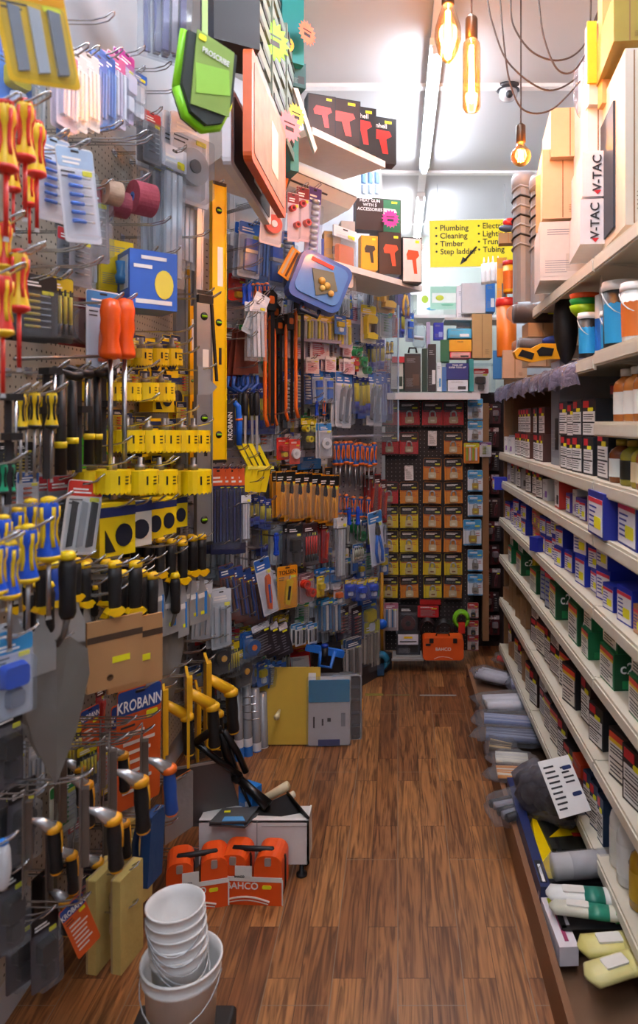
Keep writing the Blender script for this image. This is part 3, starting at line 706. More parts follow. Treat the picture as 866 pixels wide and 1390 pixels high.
for (a,b_,zs,lb) in ((3.13,4.08,(Z1,Z2,Z3,Z4,Z5,Z6),'far bay of the cream right-hand shelving, beside the timber post'),(2.11,3.13,(Z1,Z2,Z3,Z4,Z5,Z6,ZT,ZU),'middle bay of the cream right-hand shelving'),(1.05,2.11,(Z1,Z2,Z3,Z4,Z5,Z6,1.5,ZT+.01,ZU),'nearest bay of the cream right-hand shelving')):
    t=T('shelving_unit','shelving',lb,1); shelf_parts(t,a,b_,zs); put(t,(0,(a+b_)/2,0),label=lb)
t=T('end_panel','panel','brown hardboard end panel of the right-hand shelving',1); t.part('end_panel',MB().box((.83,4.09,.9),(.42,.016,1.75),C('8f6c49',.8,0,.2,5))); put(t,(0,0,0),label=t.desc)
one('shelf_board','shelf','thick wooden top shelf at the far end holding paint rollers',MB().box((.82,3.62,ZT-.012),(.46,.93,.024),C('9a7a62',.7,0,.3,6)))
ps=MB(); rows_=[]; ny=60
for k in range(ny+1):
    y=2.3+1.85*k/ny; a_=.012*math.sin(y*31)+.008*math.sin(y*57+1)
    rows_+=[(.66,y,ZT+.004),(.605,y,ZT+.008+.3*a_),(.585+.4*a_,y,ZT-.004),(.578+a_,y,ZT-.03),(.582+1.4*a_,y+.01*math.sin(y*40),ZT-.062-abs(a_)*1.5)]
ps.add(rows_,[(5*k+i,5*k+5+i,5*k+6+i,5*k+1+i) for k in range(ny) for i in range(4)],clear('cfc8ea',.45,1.0,40),True)
one('plastic_sheet','plastic sheet','crinkled clear plastic wrapped over the edge of the high wooden shelf',ps)
WOODP=C('8a5f3e',.6,0,.3,7)
one('plinth_board','plinth','long wooden board edging the floor tray along the right shelves',MB().box((.40,2.65,.06),(.018,2.7,.12),WOODP))
one('floor_tray','tray','low wooden floor tray beneath the right-hand shelves',MB().box((.72,2.65,.03),(.62,2.68,.05),C('7a5a40',.7,0,.3,7)))

def rbox(T_,y,z,x=XF+.015,yaw=0,label=None,group=None,scale=1,stack=1,w=None,lb2=None):
    h=T_.H*(scale if not hasattr(scale,'__len__') else scale[2])
    for i in range(stack):
        put(T_,(x+random.random()*.012,y+random.uniform(-.003,.003),z+.001+i*(h+.0006)),-PI/2+yaw+random.uniform(-.05,.05),0,0,scale,label,group)
def run(z,ya,yb,kinds,label,x=XF+.015,gap=.016,stacks=(1,2),cover=1.0,zmax=.19,group=None,jx=.02):
    """rows of boxes on a shelf from the far end towards the camera"""
    y=ya; i=0
    while True:
        K=kinds[i%len(kinds)]; w=K.W
        if y-w < yb: break
        if random.random()<cover:
            st=random.choice(stacks); st=min(st,max(1,int(zmax/K.H)))
            xx=x+random.random()*jx
            for s in range(st):
                put(K,(xx+random.random()*.006,y-w/2,z+.001+s*(K.H+.0006)),-PI/2+.14+random.uniform(-.1,.12),label=(K.desc+' '+label),group=group or K.desc+' '+label)
        y-=w+gap+random.random()*gap; i+=1
def cw(K,w): K.W=w; return K
def bx(w,d,h,base,desc,**k): return cw(carton(w,d,h,base,desc,**k),w)
# kinds of box
lampb=bx(.095,.085,.125,'24262b','black lamp box with white data label')
lampn=bx(.07,.07,.12,'2a2b30','slim black lamp box with white label')
lampl=bx(.13,.14,.15,'1c1e24','large black lamp box with red corner')
lampw=bx(.06,.07,.12,'5a3a34','brown lamp box with white label',front='e6e0dc')
blue1=bx(.075,.12,.075,'2436a8','blue electrical accessory box',style='fuse')
blue2=bx(.095,.14,.10,'1f34b4','larger blue electrical accessory box',style='fuse',txt='—',tcol='e05060')
blueb=bx(.17,.22,.13,'1e2a90','big blue carton with white label',style='fuse')
brn1=bx(.06,.12,.075,'b27a4c','brown and red accessory box',style='fuse',front='d8a07a')
red1=bx(.08,.12,.07,'c42a22','red accessory box',style='fuse')
green=bx(.12,.16,.105,'0f6b3a','green screw box lettered c2',style='screw',txt='c2',side='12502e',tsize=.045)
greens=bx(.08,.13,.09,'117040','smaller green screw box',style='screw')
navy=bx(.11,.16,.17,'1a2240','tall navy box with grey label',style='fuse',front='9aa2b0')
kraft=bx(.12,.14,.11,'9a7850','brown cardboard box',style='plain'); kraft2=bx(.10,.12,.07,'a58058','low brown cardboard box',style='plain')
dark1=bx(.11,.13,.14,'26262b','black boxed fitting with white label',style='screw',side='1d1d22'); dark2=bx(.13,.15,.11,'1b1b20','wide black boxed fitting',style='lamp')
dark3=bx(.09,.13,.15,'35201f','dark box with red trim and label',style='lamp')
whit=bx(.05,.06,.09,'dcdcdc','small white boxed fitting',style='print',fcol='8a5ab0'); purp=bx(.05,.08,.07,'5a48a8','small purple and white box',style='fuse')
grey1=bx(.07,.08,.10,'9a9ca0','small grey boxed fitting',style='print')
S1='on the first shelf below the paint rollers'; 
# shelf 1
run(Z1,4.05,3.75,[whit,grey1],'at the far end of the top lamp shelf',stacks=(1,))
run(Z1,3.74,2.95,[lampn,lampw,lampn],'on the far half of the lamp shelf',stacks=(1,2),zmax=.26)
t=carton(.13,.30,.42,'8e9196','tall grey carton with orange lid standing among lamp boxes',style='print',front='7d8086',side='9a9da1',top='d8602c'); rbox(t,2.84,Z1,XF+.03,label=t.desc)
t=carton(.06,.12,.17,'a4a29c','small pale grey carton beside the tall grey carton',style='print'); rbox(t,2.70,Z1,XF+.02,label=t.desc)
run(Z1,2.66,2.20,[lampb,lampn,lampb],'on the middle of the lamp shelf',stacks=(2,),zmax=.3,gap=.012)
rbox(lampl,2.13,Z1,label='large black lamp box standing next to the glass jars'); rbox(lampl,2.25,Z1+.15,x=XF+.09,label='large black lamp box topmost, under the film-wrapped shelf')
for i,(y,bc,lc,l) in enumerate(((2.03,'7a3f16','dfe8e2','amber bottle with green and white label, furthest of the bottles'),(1.93,'8a8424','23241f','olive oil-coloured bottle with black label, middle bottle'),(1.84,'9a8a1e','d8c8a0','yellow oil bottle with pale label at the right frame edge'),(1.80,'9a5a20','e0d0b0','amber bottle beside the right frame edge'))):
    k=bottle(.036,.125,bc,'b49a30',l,lc); put(k,(XF+.05,y,Z1),label=l)
for i,(y,bc) in enumerate(((1.99,'b56a2a'),(1.9,'c07830'),(1.82,'a86428'))):
    k=bottle(.036,.15,bc,'d8d8d0','orange wood-stain bottle on the short shelf at right','dcdcd4'); put(k,(XF+.05,y,1.5+.001),label='orange-brown bottle standing on the short shelf level with the eye',group='bottles on the short shelf')
# shelf 2
run(Z2,4.05,3.3,[grey1,whit,lampn],'on the far half of the second shelf',stacks=(1,),zmax=.13)
run(Z2,3.27,2.95,[lampn,whit],'on the middle of the second shelf',stacks=(1,))
t=carton(.085,.13,.115,'c23528','red and blue box with white end on the second shelf',style='print',front='e8e8ea',top='2438b0'); rbox(t,2.72,Z2,label=t.desc)
t=carton(.085,.13,.03,'2438b0','flat blue box lying on the red box on the second shelf',style='none'); rbox(t,2.72,Z2+.117,label=t.desc) if False else None
run(Z2,2.62,2.28,[purp,whit,purp],'on the second shelf beside the brown carton',stacks=(1,))
t=carton(.07,.2,.13,'a38a68','brown carton wedged beside the big blue cartons',style='print'); rbox(t,2.23,Z2-.0,label=t.desc)
rbox(blueb,2.06,Z2,x=XF-.03,label='big dark blue carton with white label overhanging the second shelf'); rbox(blueb,1.87,Z2,x=XF+.0,label='big dark blue carton at the right frame edge')
# shelf 3
run(Z3,4.04,3.3,[blue2,blue1,blue2,blue1],'on the far part of the third shelf',stacks=(1,2),zmax=.19)
t=carton(.06,.16,.07,'2030a8','blue and red box jutting out over the far end of the third shelf',style='fuse',side='2838b8'); rbox(t,4.0,Z3+.17,x=XF-.06,label=t.desc)
run(Z3,3.28,3.05,[brn1],'in the middle of the third shelf',stacks=(2,3))
run(Z3,3.04,2.45,[blue1,blue1,blue2],'in the middle of the third shelf',stacks=(2,2,1),zmax=.2)
run(Z3,2.44,1.98,[blue2,blue1],'towards the near end of the third shelf',stacks=(1,2,2),zmax=.2)
rbox(red1,2.2,Z3+.152,x=XF+.08,label='red accessory box lying on top of the blue boxes'); 
run(Z3,1.97,1.70,[blue2,brn1],'at the right frame edge of the third shelf',stacks=(1,2))
t=carton(.055,.11,.06,'1c2c9c','small blue box turned askew in front of the third shelf row',style='none'); rbox(t,3.0,Z3,x=XF-.02,yaw=.5,label=t.desc)
# shelf 4
t=carton(.03,.12,.15,'e8cf18','yellow carton flap standing behind the lone green box',style='none'); rbox(t,3.47,Z4,x=XF+.07,yaw=.3,label=t.desc)
run(Z4,3.05,2.72,[navy],'on the fourth shelf',stacks=(1,))
for yn,st,K,wh in ((3.78,2,greens,'at the far end of the fourth shelf'),(3.50,2,green,'near the far end of the fourth shelf'),(3.12,1,green,'lying alone on the fourth shelf'),(2.72,1,green,'beside the tall navy boxes on the fourth shelf'),(2.40,1,green,'in the middle of the near fourth shelf'),(2.24,2,greens,'wedged among the large green boxes'),(2.0,2,green,'stacked near the right frame edge'),(1.74,2,green,'stacked at the right frame edge')):
    for i in range(st): put(K,(XF+.015+.01*i,yn+.06,Z4+.001+i*(K.H+.0006)),-PI/2+random.uniform(-.04,.06),label=K.desc+' '+wh,scale=(1,1,1.25) if (yn in(2.72,2.40)) else 1,group='green screw boxes on the fourth shelf')
# shelf 5
run(Z5,4.04,3.7,[kraft2,kraft],'at the far end of the fifth shelf',stacks=(1,2),zmax=.22)
run(Z5,3.68,3.3,[kraft,kraft2],'on the far part of the fifth shelf',stacks=(1,2),zmax=.22)
run(Z5,3.28,2.6,[dark2,dark1,dark3],'on the middle of the fifth shelf',stacks=(1,2),zmax=.22)
run(Z5,2.58,2.05,[dark1,dark3,lampb],'on the near half of the fifth shelf',stacks=(1,),zmax=.2,gap=.04)
run(Z5,2.03,1.55,[dark1,lampl],'at the right frame edge of the fifth shelf',stacks=(1,),zmax=.2)
# shelf 6
run(Z6,4.0,3.4,[dark3,kraft2,dark1],'at the far end of the bottom shelf',stacks=(1,2),zmax=.22)
run(Z6,3.38,2.45,[dark1,dark3,dark2,dark1],'on the bottom shelf behind the plastic bags',stacks=(1,2),zmax=.22)
t=carton(.10,.14,.12,'c8401e','orange-red boxed fitting among the black boxes on the bottom shelf',style='print'); rbox(t,2.43,Z6,label=t.desc)
run(Z6,2.32,2.12,[bx(.05,.06,.14,'203a5a','slim blue boxed fitting with white label')],'on the bottom shelf',stacks=(1,))
for y,r,h,b_,c_,lc,l in ((2.04,.032,.2,'e6e6e2','f4f4f2','e8e8e0','white bottle with orange-lettered label on the bottom shelf, furthest'),(1.96,.036,.2,'dcdedc','f0f0f0','e4e6e4','plain white bottle on the bottom shelf'),(1.86,.034,.18,'b08a20','161616','c8a020','yellow bottle with black cap on the bottom shelf'),(1.74,.034,.17,'6a5020','222222','c0a850','brown bottle with yellow label on the bottom shelf'),(1.62,.036,.16,'2a2a2a','444444','8a7a30','black bottle at the right frame edge of the bottom shelf')):
    put(bottle(r,h,b_,c_,l,lc),(XF+.05,y,Z6+.001),label=l)
run(Z6,1.55,1.2,[dark1,dark2],'at the near end of the bottom shelf',stacks=(1,),x=XF+.12)
# sleeve of black brushes in a bag with a stapled paper on the fifth/sixth shelf edge
def lumpy(name,cat,label,c,size,mat,seed=0,cont=None,yaw=0,tilt=0,amp=.25,parts=None,roll=0):
    """a slack plastic bag with folds; contents inside as a part"""
    n=18;m=10;vs=[];fs=[]
    for j in range(m+1):
        v=j/m; th=PI*v
        for i in range(n):
            a=2*PI*i/n; d=Vector((math.sin(th)*math.cos(a),math.sin(th)*math.sin(a),math.cos(th)))
            k=1+amp*noise.noise(d*2.3+Vector((seed*7.3,0,0)))+amp*.5*noise.noise(d*6+Vector((seed,3,0)))
            sq=Vector((math.copysign(abs(d.x)**.6,d.x),math.copysign(abs(d.y)**.6,d.y),d.z))
            z=sq.z*size[2]*k*.5
            vs.append((sq.x*size[0]*k*.5,sq.y*size[1]*k*.5,max(z,-size[2]*.42)+size[2]*.42))
    for j in range(m):
        for i in range(n):
            a=j*n+i;b_=j*n+(i+1)%n; fs.append((a,a+n,b_+n,b_))
    t=T(name,cat,label,1); t.part('film',MB().add(vs,fs,mat,True))
    if cont:
        cb=MB(); A=C(cont[0],.5); B=C(cont[1],.5); rnd=random.Random(seed)
        for i in range(cont[2]):
            y=(i/(cont[2]-1)-.5)*size[1]*.6 if cont[2]>1 else 0
            cb.tube([(-size[0]*.34,y,size[2]*.38+rnd.random()*.01),(size[0]*.3,y+rnd.uniform(-.01,.01),size[2]*.36)],cont[3],(A,B)[i%2],8)
        t.part('contents',cb)
    for p in parts or []: t.part(*p)
    return put(t,c,yaw,roll,tilt,label=label)
BG=clear('f0f3f8',.10,1.0,30); BG2=clear('e6eaf4',.16,1.0,26)
def blr(px,py,z):  # floor-referenced point seen at px,py at height z
    y=(H-z)*F/(py-CY); return Vector(((px-CX)*y/F,y,z))
def flatbag(lb,px,py,z,l,w,h,c1,c2,n_,r_,seed,yaw,mat=BG):
    lumpy('plastic_bag','bag',lb,blr(px,py,z),(l,w,h),mat,seed,(c1,c2,n_,r_),yaw,amp=.3)
for a in (('long clear bag of white sealant tubes, furthest along the floor tray',672,925,.08,.28,.13,.07,'e8e4e0','f0ece8',3,.02,1,-.55,BG2),
 ('clear bag with red and navy printed film over the far end of the tray',698,902,.12,.24,.14,.06,'d82a20','1c2c50',5,.016,2,-.6,BG),
 ('smoky clear bag lying over the inner end of the far floor tray',712,935,.13,.2,.12,.06,'9a90a8','c8c4d4',3,.018,12,-.1,BG2),
 ('clear bag of white fluffy fittings on the floor tray',690,962,.10,.34,.16,.08,'f0eff0','e4e4e6',4,.024,3,.1,BG),
 ('long clear bag of grey-blue plastic strips on the floor tray',694,984,.12,.36,.13,.06,'7a86a8','aab0c4',7,.010,4,-.12,BG),
 ('clear bag of slate grey strips under the brass screws',700,1006,.10,.38,.15,.06,'5c6680','8a92a8',7,.012,11,-.15,BG),
 ('clear bag with brass screws showing at its open end',680,1022,.11,.14,.12,.06,'5a4c34','c0a068',6,.010,5,-.2,BG),
 ('clear bag of white plugs beside the brass screws',696,1037,.13,.2,.10,.05,'ece6d0','d8d4c8',5,.012,6,-.1,BG),
 ('clear bag of orange pencils and sticks on the tray edge',708,1055,.12,.28,.12,.04,'e8963a','f4e8c8',7,.007,7,-.05,BG),
 ('clear bag with black clips folded over the tray edge',700,1108,.10,.22,.16,.09,'1c1e24','8a8a90',5,.014,8,.5,BG)):
    flatbag(*a)
# big bag of black brushes with stapled sheet
pp=blr(750,1115,.16)
sheet=MB().box((-.02,-.10,.175),(.13,.09,.002),C('f0f0ee',.7)); lines(sheet,-.07,.03,-.06,-.13,.1765,6,INK)
sheet=MB(); M=RX(.0); sheet.box((0,0,0),(.12,.002,.17),C('f1f1ef',.7)); lines(sheet,-.05,.0,.07,-.07,-.0016,9); lines(sheet,.01,.05,.06,.0,-.0016,4); sheet.prism(rr(.035,.012,.005,.035,.05),-.002,0,C('2a3a6a',.5)); sheet.prism(rr(.035,.012,.005,.035,-.03),-.002,0,C('2a3a6a',.5))
lumpy('plastic_bag','bag','smoky clear bag of black brushes hanging off the bottom shelf',blr(752,1108,.15),(.15,.24,.17),clear('b8b8c4',.22,1.0,22),9,('131315','1e1e22',4,.034),.9)
lumpy('plastic_bag','bag','clear bag of dark grey brushes behind the printed sheet',blr(735,1080,.18),(.13,.18,.12),clear('c4c4d0',.2,1.0,22),19,('1c1c20','2a2a2e',3,.03),.9)
one('paper_sheet','paper','white printed sheet lying on the bag of black brushes',sheet,blr(768,1062,.32)+Vector((-.02,-.06,.02)),.42,.0,-.75,main='paper_sheet')
# tray contents
def blk_tray(px,py,z,w,d,h,label,yaw=0):
    b=MB(); m=C('1a1a1c',.35)
    b.box((0,0,.003),(w,d,.006),m)
    for s in (-1,1): b.box((s*w/2,0,h/2),(.006,d,h),m); b.box((0,s*d/2,h/2),(w,.006,h),m); b.box((s*(w/2+.006),0,h),(.016,d+.02,.005),m); b.box((0,s*(d/2+.006),h),(w+.02,.016,.005),m)
    one('paint_tray','tray',label,b,blr(px,py,z),yaw,main='paint_tray')
blk_tray(800,1165,.07,.22,.16,.07,'empty black plastic tray behind the clear wrapped roll')
blk_tray(810,1260,.07,.22,.18,.07,'black plastic tray holding green-capped bags in the foreground')
def roll(px,py,z,L_,r,cols,label,yaw=0,name='wrapped_roll'):
    t=T(name,'roll',label,1); b=MB().tube([(-L_/2,0,r),(L_/2,0,r)],r,C(cols[0],.35),14)
    t.part('roll',b); t.part('wrap_label',MB().tube([(-L_*.25,0,r),(L_*.2,0,r)],r*1.03,C(cols[1],.35),14)); t.part('film',MB().tube([(-L_*.7,0,r*.6),(-L_*.5,0,r),(L_*.5,0,r),(L_*.62,0,r)],r*1.1,BG,12,[r*.4,r*1.1,r*1.12,r*.3]))
    put(t,blr(px,py,z),yaw,label=label)
roll(795,1190,.14,.2,.036,('d8d4cc','c8c4c0'),'clear-wrapped white roll with red and blue band in the tray',.12)
roll(812,1172,.15,.16,.012,('d82818','2a3a9a'),'thin red and blue film strip over the wrapped roll',.12,'film_strip')
def pouch(px,py,z,w,l,th,c,c2,cap,label,yaw):
    t=T('filler_pouch','pouch',label,1); b=MB().tube([(-l/2,0,th*.5),(-l*.42,0,th*.5),(l*.38,0,th*.5),(l/2,0,th*.5)],th,C(c,.35),12,[th*.12,th*.5,th*.5,th*.3],Matrix.Diagonal((1,w/th*1.1,1,1)))
    b.prism(rr(l*.3,w*.5,.005,-l*.12,0),-th*1.08,-th*.9,C('e6e6de',.5),RX(-PI/2)@Matrix.Identity(4)); t.part('pouch',b)
    t.part('printed_band',MB().tube([(l*.02,0,th*.5),(l*.3,0,th*.5)],th*.51,C(c2,.35),12,None,Matrix.Diagonal((1,w/th*1.1,1,1))))
    t.part('cap',MB().tube([(l*.38,0,th*.5),(l*.6,0,th*.5)],th*.7,C(cap,.35),12,[th*.75,th*.5])); put(t,blr(px,py,z),yaw,label=label)
pouch(790,1222,.16,.06,.2,.03,'e2e6e2','1f7a68','1f7a68','white pouch with teal end lying on the black tray',-.1)
pouch(796,1243,.15,.05,.2,.03,'c8cab8','2a8a70','1f9a3c','grey-white pouch with bright green cap on the tray edge',-.2)
pouch(840,1290,.12,.07,.22,.035,'d8cf7a','c8c078','1f9a3c','pale yellow pouch with green end at the bottom right',.1)
pouch(846,1320,.12,.07,.22,.035,'dfd890','d8d080','d8d080','pale yellow pouch below the green-ended one',.35)
one('packet','packet','yellow and white slim packet standing in the floor tray',MB().box((0,0,.0),(.06,.30,.02),YEL).box((.035,0,.001),(.03,.29,.02),WHT).box((.036,.0,.012),(.014,.2,.002),INK),blr(738,1155,.13),-.12,.3,main='packet')
one('packet','packet','long navy packet with white writing along the plinth board',MB().box((0,0,0),(.03,.62,.05),C('1c2a5c',.4)).box((-.001,-.24,.026),(.02,.1,.002),BLK).box((-.001,-.25,.0275),(.008,.08,.001),WHT),Vector((.425,2.32,.14)),0,main='packet')
one('packet','packet','white and purple printed packet at the near end of the tray',MB().box((0,0,0),(.05,.22,.05),C('e8e4ea',.4)).box((0,.06,.026),(.02,.03,.002),C('b8d020',.5)).box((0,-.04,.026),(.01,.1,.002),C('a03060',.5)),Vector((.44,1.93,.11)),.05,main='packet')
t=one('packet','packet','black and yellow flat pack lying under the bag of brushes',MB().box((0,0,0),(.2,.16,.03),C('202018',.5)).prism([(-.09,-.02),(.09,.02),(.09,.07),(-.02,.05)],-.0,.002,YEL,TR(0,0,.017)@RX(-PI/2)).box((.02,.0,.018),(.05,.02,.001),C('c8281c',.5)),blr(778,1140,.12),.1,.1,main='packet')

# ---- high shelf: rollers, tubs, etc. (z = ZT) --------------------------------------
t=T('paint_roller_pack','paint roller','',1)
def rollpk(px,py,y,L_,r,label,yaw):
    t=T('roller_sleeve_pack','paint roller',label,1); t.part('sleeve',MB().tube([(-L_/2,0,0),(L_/2,0,0)],r*.95,C('3a2212',.5,0,.5,40),16)); t.part('film',MB().tube([(-L_/2-.03,0,0),(-L_/2,0,0),(L_/2,0,0),(L_/2+.02,0,0)],r,BG,16,[r*.5,r*1.03,r*1.03,r*.4])); t.part('price_sticker',MB().box((L_*.2,-r*1.05,0),(.03,.001,.016),STK)); put(t,at(px,py,y),yaw,label=label)
rollpk(731,426,3.1,.22,.044,'brown paint roller sleeve in clear film, upper of two on the high shelf',.08)
rollpk(733,471,3.0,.18,.038,'brown paint roller sleeve in clear film, lower of two on the high shelf',.08)
k=bx(.13,.1,.06,'b98f62','kraft box between the two roller sleeves',style='plain'); put(k,at(737,457,3.05),0.1,label='kraft box lying between the two roller sleeves')
k=bx(.12,.12,.14,'c9a586','pale cardboard box at the far end of the high shelf',style='plain'); put(k,at(699,513,3.5),-.1,label=k.desc)
k=bx(.05,.08,.16,'2a7ab8','blue carton beside the pale cardboard box on the high shelf',style='none'); put(k,at(675,514,3.95),-.3,label=k.desc)
k=bx(.16,.1,.045,'c8aa88','flat pale box under the yellow-handled saw',style='plain'); put(k,at(742,497,3.0),.1,label=k.desc)
t=T('hand_saw','saw','yellow and black saw handle resting on the high shelf',.1)
hb=MB().prism([(-.12,-.03),(-.06,-.045),(.02,-.03),(.075,-.03),(.08,.055),(.05,.055),(.045,.03),(-.02,.03),(-.06,.01),(-.11,.012),(-.13,-.005)],-.014,.014,C('f0a818',.4)); gb=MB().prism([(-.115,-.02),(-.06,-.034),(-.05,-.01),(-.1,.004)],-.018,.018,BLK).prism([(-.03,-.02),(.02,-.018),(.03,.01),(-.02,.016),(-.04,.0)],-.018,.018,BLK)
t.part('handle',hb,[('grip',gb)]); t.part('blade',MB().box((.2,0,-.0),(.26,.0015,.05),STEEL)); put(t,at(740,477,2.75),.15,label=t.desc)
one('folded_cloth','cloth','blue cloth bundle behind the yellow saw handle',MB().ball((0,0,.02),(.06,.04,.025),C('1a3a90',.8)),at(755,470,2.9))
# orange tubs with red lids
k=tub(.055,.30,'e07818','d82a1c','tall orange bucket with red lid at the far end of the high shelf',handle=False); put(k,at(690,483,3.55)+Vector((0,.06,0)),label=k.desc)
k=tub(.036,.16,'f0b010','d82a1c','yellow tub with red lid standing on the orange bucket','e07018',handle=False); put(k,at(694,395,3.5)+Vector((0,.05,0)),label=k.desc)
k=bx(.05,.07,.24,'d8a020','yellow and grey upright carton left of the red-lidded tub',style='print',fcol='4a5a6a'); put(k,at(681,413,3.6),-.2,label=k.desc)
for i,(px,py,lb) in enumerate(((657,386,'first'),(663,385,'second'),(669,384,'third'),(676,384,'fourth'))):
    k=sealant_tube('white sealant tube with pointed nozzle','f0f2f2','e4e8ea',.12,.018); put(k,at(px,py,4.2),label='white sealant tube with pointed nozzle behind the red-lidded tubs',group='white sealant tubes behind the red-lidded tubs')
# second hook strip of stock on the timber post
# grey gutter lengths
def gutter(px0,py0,py1,y,label,yaw):
    a=at(px0,py0,y); c=at(px0,py1,y); L_=a.z-c.z; b=MB(); g=C('84868a',.45); m=8
    for k in range(2):
        pass
    vs=[];fs=[]; R=.055
    for z in (0,L_):
        for rr_ in (R,R-.004):
            for i in range(m+1): an=PI+PI*i/m; vs.append((rr_*math.cos(an),rr_*math.sin(an),z))
    n=m+1
    for i in range(m): fs+= [(i,i+1,i+1+2*n,i+2*n),(i+n+1,i+n,i+3*n,i+1+3*n),(i,i+n,i+1+n,i+1),(i+2*n,i+1+2*n,i+1+3*n,i+3*n)]
    b.add(vs,fs,g,False)
    t=T('gutter_length','gutter',label,1); t.part('channel',b)
    for i in range(7):
        z=L_*.45+i*.045; t.part('clip',MB().tube([(R*1.06*math.cos(PI+PI*k/8),R*1.06*math.sin(PI+PI*k/8),z-.02*abs(math.cos(PI*k/8))) for k in range(9)],.005,BLK if i%2 else C('9a9ca0',.4),6))
    t.part('stop_end',MB().lathe([(R*1.1,-.02),(R*1.14,.03),(R*1.0,.05),(.001,.055)],C('9a9ca0',.4),16,(0,0,L_-.05)))
    put(t,c,yaw,label=label)
gutter(712,238,412,3.3,'grey plastic gutter length with black clips standing on the high shelf',-.5)
gutter(737,240,412,3.15,'grey plastic gutter length behind the beige boxes, right of the other gutter',-.5)
k=bx(.09,.06,.05,'8a7a5c','brown flat carton poking out from the gutters',style='plain'); put(k,at(690,330,3.35),-.1,label=k.desc)
one('hand_tool','tool','red and blue tool handle poking out above the brown flat carton',MB().ball((0,0,0),(.035,.02,.022),C('c82a28',.4)).ball((-.01,0,-.028),(.045,.02,.018),C('3a5070',.4)),at(692,302,3.35),main='hand_tool')
# tubs of paint on near shelf
zt=ZT+.012
for px,y,r,h,bo,li,lb_,tx,l in ((799,2.33,.036,.15,'1c1e22','f0f0ee','2aa0dc',None,'black and blue tub with white lid below the stacked bowls'),(829,2.13,.032,.125,'1f6ab4','f0f0ee','2aa0dc',None,'small blue tub with white lid in front of the big black tub'),(848,2.06,.058,.205,'1c1e22','e8e8e4','2aa0dc',None,'large black tub with white lid and blue label behind the others')):
    p=Vector(((px-CX)*y/F,y,zt)); put(tub(r,h,bo,li,l,lb_,tx),p+Vector((.0,.03 if r>.05 else 0,0)),label=l)
k=tub(.05,.16,'eeeeea','f0f0ee','white adhesive tub with orange label and red lettering panel','e0762c'); p=at(868,455,1.88); put(k,Vector((p.x,1.88,zt)),-.3,label=k.desc)
one('label_plate','label','red plate lettered STIK on the white adhesive tub',None,p+Vector((-.0,-.052,.0)),0,parts=[('plate',MB().box((-.012,0,.115),(.05,.002,.022),C('d8281c',.4)),[('lettering',text_mesh('STIK',.02,WHT,M=TR(-.012,-.0016,.115)))])]) if False else None
k=sealant_tube('blue and white sealant tube standing left of the tubs','f2f2f0','1d6fd0',.2,.02); y=2.28; put(k,Vector(((816-CX)*y/F,y,zt)),label=k.desc)
for i,(c_,l,dz) in enumerate((('a8d81c','lime green plastic bowl, lowest of three stacked bowls',0),('1f9a44','green plastic bowl, middle of three stacked bowls',.022),('f0561c','orange plastic bowl, topmost of three stacked bowls',.04))):
    y=2.42; b=MB().lathe([(.02,0),(.03,.001),(.044,.018),(.05,.034),(.053,.034),(.047,.016),(.03,-.002),(.02,-.003)][::-1],C(c_,.35),24)
    one('plastic_bowl','bowl',l,b,Vector(((794-CX)*y/F,y,zt+.155+dz)),main='plastic_bowl')
one('bin_bag','bag','black bundle standing behind the stacked bowls',MB().ball((0,0,0),(.05,.05,.16),C('141416',.5,0,.3,20,.4)),at(768,440,2.75),main='bin_bag')
# top shelf boxes (z=ZU)
def topbox(px,py,y,w,d,h,base,label,yaw=0,**k):
    k2=carton(w,d,h,base,label,**k); put(k2,Vector(((px-CX)*y/F,y,H+(CY-py)*y/F)),yaw,label=label)
topbox(768,380,2.62,.19,.28,.22,'d8cfc8','white printed carton on the top shelf under the beige boxes',-.12,style='print',fcol='c8beb4')
topbox(764,296,2.62,.15,.3,.26,'d9b48c','beige cardboard box with open flap, second from the ceiling',-.12,style='plain')
topbox(774,212,2.58,.14,.3,.18,'d8ae80','beige cardboard box topmost in the stack near the ceiling',-.1,style='plain')
topbox(741,312,2.7,.10,.012,.22,'cfa37a','brown cardboard flap leaning open at the left of the box stack',-.9,style='none')
vt=carton(.09,.28,.15,'e2e2e8','white carton lettered V-TAC',style='print',fcol='3a5aa8')
for py,l,px in ((331,'lower white carton lettered V-TAC on the top shelf',808),(266,'upper white carton lettered V-TAC on the top shelf',811)):
    t=carton(.095,.28,.145,'e2e2e8',l,style='none')
    t2=T('carton','box',l,.145); t2.part('box',t.parts[0][1],[('lettering',text_mesh('V-TAC',.04,C('2a2a30',.5),M=TR(0,-.0016,.075)@RY(-PI/2))),('mark',MB().prism([(-.012,.002),(0,-.012),(.012,.002)],-.0016,0,C('c8202c',.4),TR(-.0,0,.017)))])
    put(t2,at(px,py,2.25),-.12,label=l)
topbox(839,308,2.1,.03,.3,.38,'26303e','tall navy case with green and blue marks on the top shelf',-.1,style='none')
topbox(861,305,1.98,.05,.3,.5,'d5cab8','tall cream carton at the top right frame edge',-.08,style='plain')
topbox(855,55,2.0,.09,.3,.14,'a08a3a','ochre carton at the very top right corner',-.1,style='plain')
topbox(812,205,2.3,.07,.3,.26,'e2e0de','tall white carton above the V-TAC cartons',-.1,style='plain')
one('timber_batten','timber','pale timber batten rising to the ceiling above the stacked cartons',MB().box((0,0,.2),(.05,.05,.42),C('d9a868',.6,0,.25,5)),at(825,140,2.25),main='timber_batten')
one('strip_pack','packet','clear wrapped upright pack with yellow card at the top right',MB().box((0,0,.12),(.055,.05,.27),C('d8d2cc',.4)).box((-.02,-.03,.15),(.03,.01,.2),C('f0c030',.4)),at(808,140,2.3),main='strip_pack')
